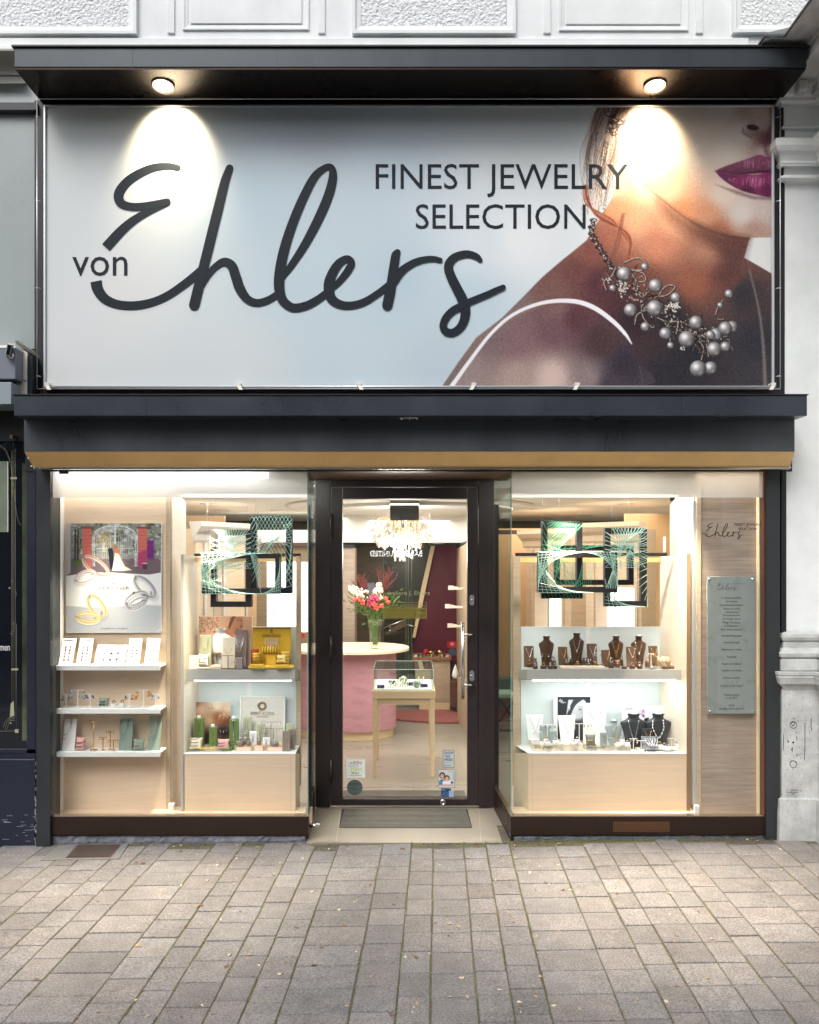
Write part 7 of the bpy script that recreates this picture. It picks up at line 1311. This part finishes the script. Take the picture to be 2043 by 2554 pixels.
put(blockp(23, 8, .03, 'green_pad', .001), 565, 1874, z, 'low green box at the front edge'); put(pot(14, 11, 'sage', 'silver'), 564, 0, z + 8 * U, 'sage ring pot on the low green box', y=YOF(1874, z) + .015); put(blockp(14, 16, .03, 'green_pad', .001), 580, 1871, z, 'dark green cube beside the low green box')
put(blockp(120, 14, .09, mat('riser_gold', L(196, 172, 132), .5, noise=.1), .001), 645, 1873, z, 'wide golden beige riser before the linen board'); zr = z + 14 * U + .0005
for px, h, lab in ((608, 11, 'left'), (645.5, 13, 'middle'), (686, 11, 'right')): put(blockp(36 if h == 11 else 21, h, .006, 'peach', .001, 'text_card', 'card'), px, 0, z, lab + ' peach card leaning on the golden riser', 'peach cards on the golden riser', y=YOF(1873, z) - .012)
for px, w, h, y, lab in ((616, 20, 62, .31, 'pale green slab with round pendant before the linen board'), (650, 20, 46, .31, 'pale green slab with fine chain under the emblem'), (722, 19, 56, .34, 'pale green slab right of the linen board'), (714, 20, 50, .20, 'beige slab with bead chains at the right front'), (727, 17, 50, .25, 'beige slab at the far right of the lower left level')):
    zz_ = zr if px < 700 and w == 20 and px != 714 else z; put(slab(w, h, 'sage' if y > .3 else 'taupe', .01), px, 0, zz_, lab, 'necklace slabs around the linen board', y=y); put(neck(8, h * .55, 'silver', .5, 0 if px < 700 else 12, -.004, .5, px < 700, .2), px, 0, zz_ + (h - 3) * U, 'fine necklace on the ' + lab, y=y + .008)
for px, w, h, y, lab in ((620, 36, 36, .27, 'left'), (676, 54, 52, .29, 'upper right'), (682, 50, 38, .26, 'lower right')): put(tstand(w, h, 'taupe', 7, 'silver', 6), px, 0, zr, lab + ' bar stand with many silver earrings before the linen board', y=y)
for px, w, h, y, m in ((612, 14, 26, .25, 'taupe'), (620, 11, 18, .22, 'taupe'), (646, 10, 20, .23, 'taupe'), (598, 20, 16, .22, 'taupe'), (685, 20, 12, .22, 'taupe'), (603, 12, 22, .27, 'taupe')): put(pot(w, h, m, 'silver'), px, 0, zr, 'taupe ring pot of width %s on the golden riser' % {14: 'medium, rear left', 11: 'narrow, front left', 10: 'narrow under the emblem', 20: 'wide', 12: 'small, rear left'}[w], 'taupe ring pots on the golden riser', y=y)
for px, w, h, y, lab in ((631, 18, 32, .23, 'left'), (664, 18, 18, .22, 'right')): put(slab(w, h, 'white', .006), px, 0, zr, lab + ' white pendant card on the golden riser', y=y); put(neck(7, h * .5, 'silver', .5, 0, -.002, .5, True, .1), px, 0, zr + h * .85 * U, 'pendant on the ' + lab + ' white card', y=y + .004)
# ---- right showcase, upper level
z = ZS + .0008
for px, w, h, y, lab, nk in ((1362.7, 38, 76, .30, 'leftmost brown bust, without necklace', 0), (1438, 38, 82, .33, 'second brown bust from the left, with silver ring pendant', 1), (1536, 38, 76, .30, 'third brown bust from the left, with two gold chains', 2), (1592.5, 38, 76, .30, 'rightmost brown bust, with long drop necklace', 3)):
    put(bust(w, h, 'bust_brown'), px, 0, z, lab, 'brown necklace busts on the upper right level', y=y)
    for q in range(1 if nk in (1, 3) else (2 if nk == 2 else 0)): put(neck(18, 28 if nk != 2 else 24 + q * 10, 'silver' if nk in (1, 3) else 'gold', .8 if nk != 3 else 1.0, 18 if nk == 3 else 0, -.004, .62, True, .12), px, 0, z + h * .84 * U, ['', 'short', 'long'][q + 1] + ' necklace on the ' + lab.split(',')[0], y=y - .034)
gC = 'brown necklace slabs on the upper right level'
for px, pyb, w, h, m, lab in ((1320, 1664, 25, 52, 'silver', 'far left'), (1405, 1660, 23, 46, 'gold', 'second'), (1478, 1660, 25, 54, 'silver', 'third'), (1513, 1664, 22, 42, 'gold', 'fourth and lowest'), (1576, 1664, 24, 50, 'cream_pad', 'fifth, pearl strung'), (1631, 1659, 22, 48, 'gold', 'far right')):
    z0 = z; put(slab(w, h, mat('slab_brown', L(104, 78, 58), .5, noise=.05), .02), px, pyb, z, lab + ' brown necklace slab on the upper right level', gC); put(neck(w * .66, h * .42, m, .7 if m != 'cream_pad' else 1.2, 16 if m == 'cream_pad' else 0, -.004, .55, m != 'cream_pad', .35), px, 0, z + (h - 4) * U, 'necklace on the ' + lab + ' brown slab', y=YOF(pyb, z) + .017)
gD = 'brown ring pots along the upper right level'
for i, (px, pyb, w, h) in enumerate(((1321, 1664, 14, 16), (1335, 1668, 13, 13), (1334, 1660, 13, 18), (1356, 1668, 16, 14), (1373, 1668, 13, 14), (1385, 1668, 10, 13), (1379, 1661, 15, 22), (1414, 1662, 16, 17), (1429, 1660, 17, 26), (1441, 1664, 16, 14), (1447, 1659, 13, 22), (1468, 1664, 16, 14), (1487, 1664, 15, 12), (1502, 1664, 12, 10), (1525, 1666, 15, 24), (1548, 1660, 13, 24), (1557, 1668, 14, 10), (1577, 1668, 14, 14), (1586, 1663, 16, 20), (1596, 1668, 14, 16), (1597, 1660, 13, 24), (1616, 1664, 14, 24), (1658, 1668, 14, 12), (1675, 1668, 14, 10))):
    put(pot(w, h, 'bust_brown', 'silver' if i % 3 else 'gold'), px, pyb, z, 'small dark brown ring pot on the front of the upper right level', gD)
for px, pyb, lab in ((1334, 1662, 'left'), (1413, 1660, 'second'), (1484, 1661, 'third'), (1541, 1666, 'fourth')): put(pillow(13, 20, 'slab_brown', 1, 'gold'), px, pyb, z, lab + ' small curled brown bracelet holder among the ring pots')
roll(1465, 1659, z, 20, 20, 'slab_brown', 3, 'brown bracelet roll beside the second bust', 'silver', horiz=True); roll(1652, 1662, z, 34, 26, mat('roll_beige', L(176, 150, 112), .5), 4, 'beige bracelet roll at the right end of the upper right level', 'silver', horiz=True)
put(tstand(17, 34, 'slab_brown', 2, 'silver', 8), 1360, 1664, z, 'brown T stand with silver hoops before the leftmost bust'); put(tstand(14, 36, 'bust_white', 2, 'silver', 8), 1492, 1664, z, 'clear T stand with drop earrings beside the third slab'); put(tstand(14, 34, 'bust_white', 2, 'gold', 8), 1624, 1664, z, 'clear T stand with pearl earrings beside the far right slab')
put(blockp(112, 5, .08, 'cream_pad', .001), 1455, 1668.5, z, 'flat cream riser under the middle ring pots') 
# ---- right showcase, lower level
z = ZL + .0018
def caseboard(px, w, pyb, h, dep, m, lab, txt, wt, ptx, small=None):
    y = YOF(pyb, z); o = thing('brand_tray', lab, 'display tray', (PX(px, y), y, z)); mb = MB(); W = w * (y + D) / F / 2; x = PX(px, y); H_ = h * (y + D) / F; mb.box(x - W, x + W, y, y + dep, z, z + H_); mk('tray', mb, m, o, .001)
    text(txt, ptx, pyb - h / 2, h * .62, y - .0008, 'ink', o, wpx=wt)
    if small:
        text(small, px + w / 2 - 21, pyb - h / 2, 3.4, y - .0008, 'ink', o, wpx=14); mb = MB(); a = px + w / 2 - 32; e = y - .0009
        for q in ((a, a + 22, pyb - h / 2 - 4, pyb - h / 2 - 3.5), (a, a + 22, pyb - h / 2 + 3.5, pyb - h / 2 + 4), (a, a + .5, pyb - h / 2 - 4, pyb - h / 2 + 4), (a + 21.5, a + 22, pyb - h / 2 - 4, pyb - h / 2 + 4)): mb.bp(*q, e, e + .0008)
        mk('label_outline', mb, 'ink', o)
    return z + H_ + .0005, y
zq, y1_ = caseboard(1392, 125, 1873, 17, .16, 'cream_pad', 'left cream display tray with dark serif lettering at the front', 'diva gioielli', 47, 1356)
zq2, y2_ = caseboard(1518, 112, 1871.5, 13, .14, 'cream_pad', 'right cream display tray with lettering and outlined label', 'diva gioielli', 46, 1486, 'Silber 925')
put(blockp(106, 4, .09, 'cream_pad', .001), 1642, 1872, z, 'flat cream tray at the right end of the lower right level')
for px, w, h, y, lab in ((1334, 46, 62, .32, 'left white tapered necklace slab on the lower right level'), (1415, 44, 62, .30, 'white tapered necklace slab before the black and white poster')):
    put(slab(w * .72, h, 'white', .02, .38), px, 0, zq, lab, y=y); put(neck(w * .6, h * .55, 'silver', .5, 0, -.004, .5, True, .3), px, 0, zq + (h - 2) * U, 'fine chain on the ' + lab, y=y + .017)
put(bust(44, 56, 'bust_grey'), 1530, 0, zq2, 'pale grey bust with gold disc pendant on the lower right level', y=.30); put(neck(16, 24, 'gold', .5, 0, -.004, .6, True, .1), 1530, 0, zq2 + 46 * U, 'gold disc necklace on the pale grey bust', y=.262)
for px, lab, r_, b_ in ((1580, 'left black bust with smooth silver necklace', 1.2, 0), (1641, 'right black bust with chunky silver link chain', 2.0, 24)):
    put(bust(66, 86, 'bust_black'), px, 0, z, lab, y=.30); put(neck(26, 46 if px < 1600 else 42, 'silver', r_, b_, -.004, .62 if px < 1600 else 1.0, px < 1600, .12), px, 0, z + 72 * U, 'silver necklace on the ' + ' '.join(lab.split()[:3]), y=.27)
put(slab(27, 44, 'bust_black', .015), 1616, 0, z + .02, 'small black slab with gold V chain between the black busts', y=.24); put(neck(17, 20, 'gold', .6, 0, -.004, .5, False, .3), 1616, 0, z + .02 + 40 * U, 'gold V chain on the small black slab', y=.252)
put(pillow(27, 28, mat('pil_dark', L(112, 110, 98), .6), 1, mat('gold_bright', L(226, 186, 92), .2, metal=1.)), 1474, 0, zq2, 'dark grey pillow with thick gold bracelet', y=.20); put(slab(18, 32, 'bust_grey', .012), 1507, 0, zq2, 'grey slab with small gold pendant', y=.21); put(neck(8, 12, 'gold', .5, 0, -.003, .5, True, .2), 1507, 0, zq2 + 28 * U, 'small gold pendant necklace on the grey slab', y=.218)
put(slab(14, 20, 'bust_grey', .008), 1526, 0, zq2, 'low grey slab with gold earrings', y=.20); put(slab(38, 30, mat('slate_slab', L(120, 124, 132), .5), .05), 1624, 0, z + 4 * U, 'sloped slate slab with three silver bracelets', y=.19)
for i in range(3): put(neck(18, 17, 'silver', 1.1, 0, -.004, .8, False, .9), 1618 + i * 6, 0, z + 4 * U + 27 * U, 'silver bracelet draped over the sloped slate slab', 'bracelets over the slate slab', y=.232)
for px, w, h, y, n, em, zb, lab in ((1341, 24, 30, .22, 2, 'silver', zq, 'white T stand with floral silver earrings at the left front'), (1366, 42, 44, .27, 4, mat('em_dark', L(60, 62, 70), .3), zq, 'white wide stand with dark clover earrings'), (1445, 26, 48, .25, 2, 'gold', zq, 'white T stand with gold and blue earrings before the poster'), (1466, 20, 46, .27, 3, 'gold', zq, 'white T stand with dark and gold bows'), (1580, 20, 32, .2, 2, 'gold', z, 'tall white T stand with gold hoops before the left black bust'), (1599, 24, 28, .19, 2, 'gold', z, 'low white T stand with gold drops'), (1675, 22, 28, .21, 2, 'silver', z + 4 * U, 'white T stand with silver hoops at the right end')):
    put(tstand(w, h, 'bust_white', n, em, 8), px, 0, zb, lab, y=y)
for i, (px, w, h, y, zb) in enumerate(((1362, 12, 22, .2, zq), (1366, 13, 14, .18, zq), (1384, 12, 16, .2, zq), (1398, 13, 12, .18, zq), (1432, 14, 12, .18, zq), (1440, 13, 16, .22, zq), (1425, 11, 12, .21, zq), (1495, 10, 18, .25, zq2), (1544, 12, 16, .2, zq2), (1552, 12, 22, .23, zq2), (1565, 13, 14, .2, zq2), (1600, 12, 10, .18, z), (1646, 14, 18, .22, z + 4 * U), (1657, 14, 16, .2, z + 4 * U), (1668, 12, 14, .19, z + 4 * U), (1684, 12, 12, .2, z + 4 * U), (1690, 12, 18, .24, z + 4 * U))):
    put(pot(w, h, 'bust_white', 'silver' if i % 4 else 'gold'), px, 0, zb, 'small white ring pot on the lower right level', 'white ring pots on the lower right level', y=y)
put(blockp(16, 12, .02, 'white'), 1338, 0, zq, 'white cube under the floral earrings', y=.2); put(slab(18, 30, 'bust_grey', .01), 1381, 0, zq, 'small pale grey slab with fine chains on the left cream tray', y=.23); put(slab(26, 36, 'bust_grey', .01), 1360, 0, zq, 'pale grey slab behind the dark clover earrings', y=.29)
put(neck(30, 30, 'silver', .6, 0, -.004, .7, False, .2), 1484, 0, PZ(1768, .33), 'thin silver chain hanging on the white card board', y=.325); put(neck(34, 22, 'gold', .6, 20, -.004, .9, False, .1), 1484, 0, PZ(1800, .33), 'gold bead necklace hanging on the white card board', y=.325)
# ------------------------------------------------------------------ stickers on the door glass
Y = YD + .029
def stick(lab, nm, box, m, y=Y, rnd=0): a, b, c, d = box; o = thing(nm, lab, 'sticker', (PX((a + b) / 2, y), y, PZ(d, y))); mb = MB(); mb.bp(a, b, c, d, y - .0008, y); mk('film', mb, m, o); return o
yt = Y - .0013
o = stick('grey tax free shopping sticker with dark outline on the door glass', 'tax_free_sticker', (1105, 1133, 1871, 1914.5), 'black'); PB('face', 1106, 1132, 1872, 1913.5, Y - .0011, Y - .0008, mat('sticker_grey', L(186, 196, 202), .4), o)
for s, q, w in (('SHOP', 1878, 22), ('TAX', 1886.5, 15), ('FREE', 1895, 20)): text(s, 1108.5, q, 6.6, yt, 'ink', o, wpx=w, align='L', bold=.02)
mb = MB(); mb.bp(1108.5, 1126, 1902.8, 1903.4, yt, yt + .0002); mb.bp(1108.5, 1111.5, 1908, 1911, yt, yt + .0002); mb.bp(1113, 1125, 1909, 1910, yt, yt + .0002); mk('small_print', mb, 'ink', o)
o = stick('white city shopping sticker with coloured words on the door glass', 'city_sticker', (864, 911, 1894, 1940), mat('sticker_white', L(228, 232, 226), .5))
text('mEIN', 887, 1902.5, 8, yt, mat('ink_red', L(190, 90, 96), .5), o, wpx=29, bold=.01); text('KAUF', 882, 1911, 7, yt, mat('ink_lilac', L(176, 184, 200), .5), o, wpx=24, bold=.01); text('STADT', 889, 1919.5, 7.4, yt, mat('ink_lime', L(196, 206, 84), .5), o, wpx=29, bold=.02); text('Wien', 886.5, 1928, 7, yt, 'ink', o, wpx=19, shear=.3); mb = MB(); mb.bp(872, 902, 1933.8, 1934.6, yt, yt + .0002); mk('small_print', mb, 'ink', o)
o = thing('round_sticker', 'round dark grey green sticker with black lettering low on the door glass', 'sticker', (PX(885, Y), Y, PZ(1984, Y))); x_, z_ = PX(885, Y), PZ(1964.5, Y); r_ = 19.7 * (Y + D) / F
mb = MB(); mb.prism([(x_ + r_ * math.cos(a), z_ + r_ * math.sin(a)) for a in np.linspace(0, 2 * math.pi, 40, endpoint=False)], Y - .0008, Y); mk('film', mb, mat('sticker_green', L(84, 98, 96), .5), o); text('SCHMUCK', 885, 1956, 6, yt, 'black', o, wpx=32); text('STARS', 885, 1962, 2.4, yt, 'black', o, wpx=10); text('FINALIST', 885, 1967.5, 4, yt, 'black', o, wpx=18); text('2018', 885, 1979, 3, yt, 'black', o, wpx=8)
def fam():
    cv = Cv(np.arange(1094, 1134.1, .7), np.arange(1920.5, 1964.1, .7), (196, 204, 208)); cv.poly([(1095, 1948), (1103, 1942), (1112, 1950), (1112, 1958), (1095, 1958)], (90, 130, 160), 1.2); cv.poly([(1104, 1950), (1116, 1943), (1128, 1950), (1126, 1958), (1104, 1958)], (232, 232, 234), 1.2)
    cv.ell(1103, 1934, 7.5, 8, (72, 50, 46)); cv.ell(1103, 1936, 4.6, 6, (214, 170, 148)); cv.ell(1115, 1941, 7, 7.5, (92, 62, 54)); cv.ell(1115, 1943, 4.6, 5.6, (222, 180, 156)); cv.line([(1095, 1958), (1128, 1958)], 2, (196, 120, 100)); cv.ell(1127, 1952, 3, 3, (80, 80, 100)); cv.line([(1100, 1939), (1103, 1940.5), (1106, 1939)], .8, (176, 60, 60), sm=3)
    for a in (1102, 1105, 1113, 1117): cv.ell(a, 1935 if a < 1108 else 1942, .7, .6, (40, 34, 34), 0, .8)
    cv.line([(1119, 1925), (1129, 1925)], .7, (110, 110, 110)); return cv
o = stick('square photo sticker of a smiling mother and child on the door glass', 'photo_sticker', (1093, 1135, 1919.5, 1965), mat('sticker_rim', L(120, 128, 134), .5)); sheet('print', fam(), Y - .0012, MATS['print'], o)
stick('tiny grey tab sticker at the right edge of the photo sticker', 'tab_sticker', (1130, 1139.5, 1925, 1945), 'grey_laminate', Y - .0018)
o = stick('small dark blue sticker with white skyline at the bottom of the door glass', 'skyline_sticker', (1100, 1125, 1966.5, 1987), mat('sticker_navy', L(44, 62, 104), .5)); mb = MB()
for i in range(7): mb.bp(1101 + i * 3.3, 1103.6 + i * 3.3, 1980 - [2, 5, 3, 7, 4, 6, 3][i], 1986, yt, yt + .0002)
mk('skyline', mb, mat('sticker_blue2', L(66, 100, 150), .5), o); text('VIENNA', 1106, 1969.8, 2.6, yt, 'white', o, wpx=9); stick('tiny light blue sticker beside the skyline sticker', 'blue_sticker', (1120, 1132, 1972, 1987.5), mat('sticker_sky', L(150, 180, 210), .5), Y - .0012)
o = stick('small red sticker with white round emblem high on the door glass', 'red_sticker', (1116, 1139.5, 1600, 1615.5), mat('sticker_red', L(172, 30, 38), .4)); x_, z_ = PX(1128, Y), PZ(1606.5, Y); mb = MB(); mb.ring((x_, yt, z_), .011, .0006, 20, 4); mk('emblem', mb, 'white', o); text('MOC', 1128, 1606.5, 3.5, yt, 'white', o, wpx=8)
mb = MB(); x_, z_ = PX(1128.5, Y), PZ(1626.5, Y); mb.prism([(x_ + .028 * math.cos(a), z_ + .028 * math.sin(a)) for a in np.linspace(0, 2 * math.pi, 32, endpoint=False)], Y - .002, Y); tag(mk('round_disc', mb, mat('disc_dark', L(62, 68, 76), .5)), 'round dark grey disc stuck on the door glass beside the handle', 'disc')
o = thing('door_lettering', 'pale golden shop name and opening hours lettering on the door glass', 'lettering', (PX(1010, Y), Y, PZ(1543, Y)))
text('Juweliere J. Ehlers', 1013, 1480.5, 13, yt, mat('gilt_ink', L(176, 172, 140), .4), o, wpx=118)
gi = mat('gilt_line', L(150, 140, 80), .4); mb = MB()
for q in ((958, 1064.5, 1502, 1503), (1063.5, 1064.5, 1503, 1543), (958, 1063.5, 1515.6, 1516.4)): mb.bp(*q, yt, yt + .0003)
mk('outline', mb, gi, o); text('ÖFFNUNGSZEITEN', 1012, 1510, 9, yt, gi, o, wpx=98)
m_ = bpy.data.materials.new('gilt_panel'); m_.use_nodes = True; nt = m_.node_tree; b_ = nt.nodes['Principled BSDF']; b_.inputs['Base Color'].default_value = L(136, 124, 54); b_.inputs['Alpha'].default_value = .62; b_.inputs['Roughness'].default_value = .4
PB('panel', 957, 1063.4, 1516.5, 1543, Y - .0009, Y - .0004, m_, o); text('15:00', 1048, 1523, 8, yt, 'brown_ink', o, wpx=26); text('17:00', 1048, 1535.5, 8, yt, 'brown_ink', o, wpx=26)
# ------------------------------------------------------------------ lights inside the two window bays
o = thing('strip_lamp', 'long bright strip lamp behind the frosted band of the left window', 'lamp', (PX(380, .09), .09, 2.27)); mb = MB(); mb.box(PX(140, .09), PX(668, .09), .06, .11, 2.255, 2.295); mk('tube', mb, mat('strip_glow', L(255, 255, 255), .5, emit=(1, 1, 1, 1), es=7.), o)
light('window_light', 'AREA', (PX(282, .1), .035, 2.31), 13, (1, .96, .90), (R(12), 0, 0), size=.7, sy=.06)
light('window_light', 'AREA', (PX(620, .3), .05, 2.31), 20, (1, .97, .92), (R(14), 0, 0), size=.75, sy=.08)
light('window_light', 'AREA', (PX(1500, .3), .05, 2.31), 24, (1, .94, .86), (R(14), 0, 0), size=1.0, sy=.08)
light('window_light', 'AREA', (PX(1820, .05), .05, 2.30), 1.8, (1, .90, .78), (0, 0, 0), size=.4, sy=.05)
for px, e, c in ((250, 150, (1, .86, .66)), (520, 300, (1, .86, .66)), (1420, 270, (1, .84, .64)), (1700, 250, (1, .84, .64))):
    light('pavement_spot', 'SPOT', (PX(px, .05), .05, 2.12), e, c, (R(-14), 0, 0), .05, spot=R(72), blend=1.)
for px in (170, 1560):
    o = thing('window_downlight', 'warm downlight in the ceiling of the ' + ('left' if px < 1000 else 'right') + ' display window', 'lamp', (PX(px, .2), .2, 2.35)); mb = MB(); mb.lathe([(.05, 0), (.05, -.03), (.035, -.032)], (PX(px, .2), .2, 2.359), 18); mk('body', mb, 'lamp_warm', o)
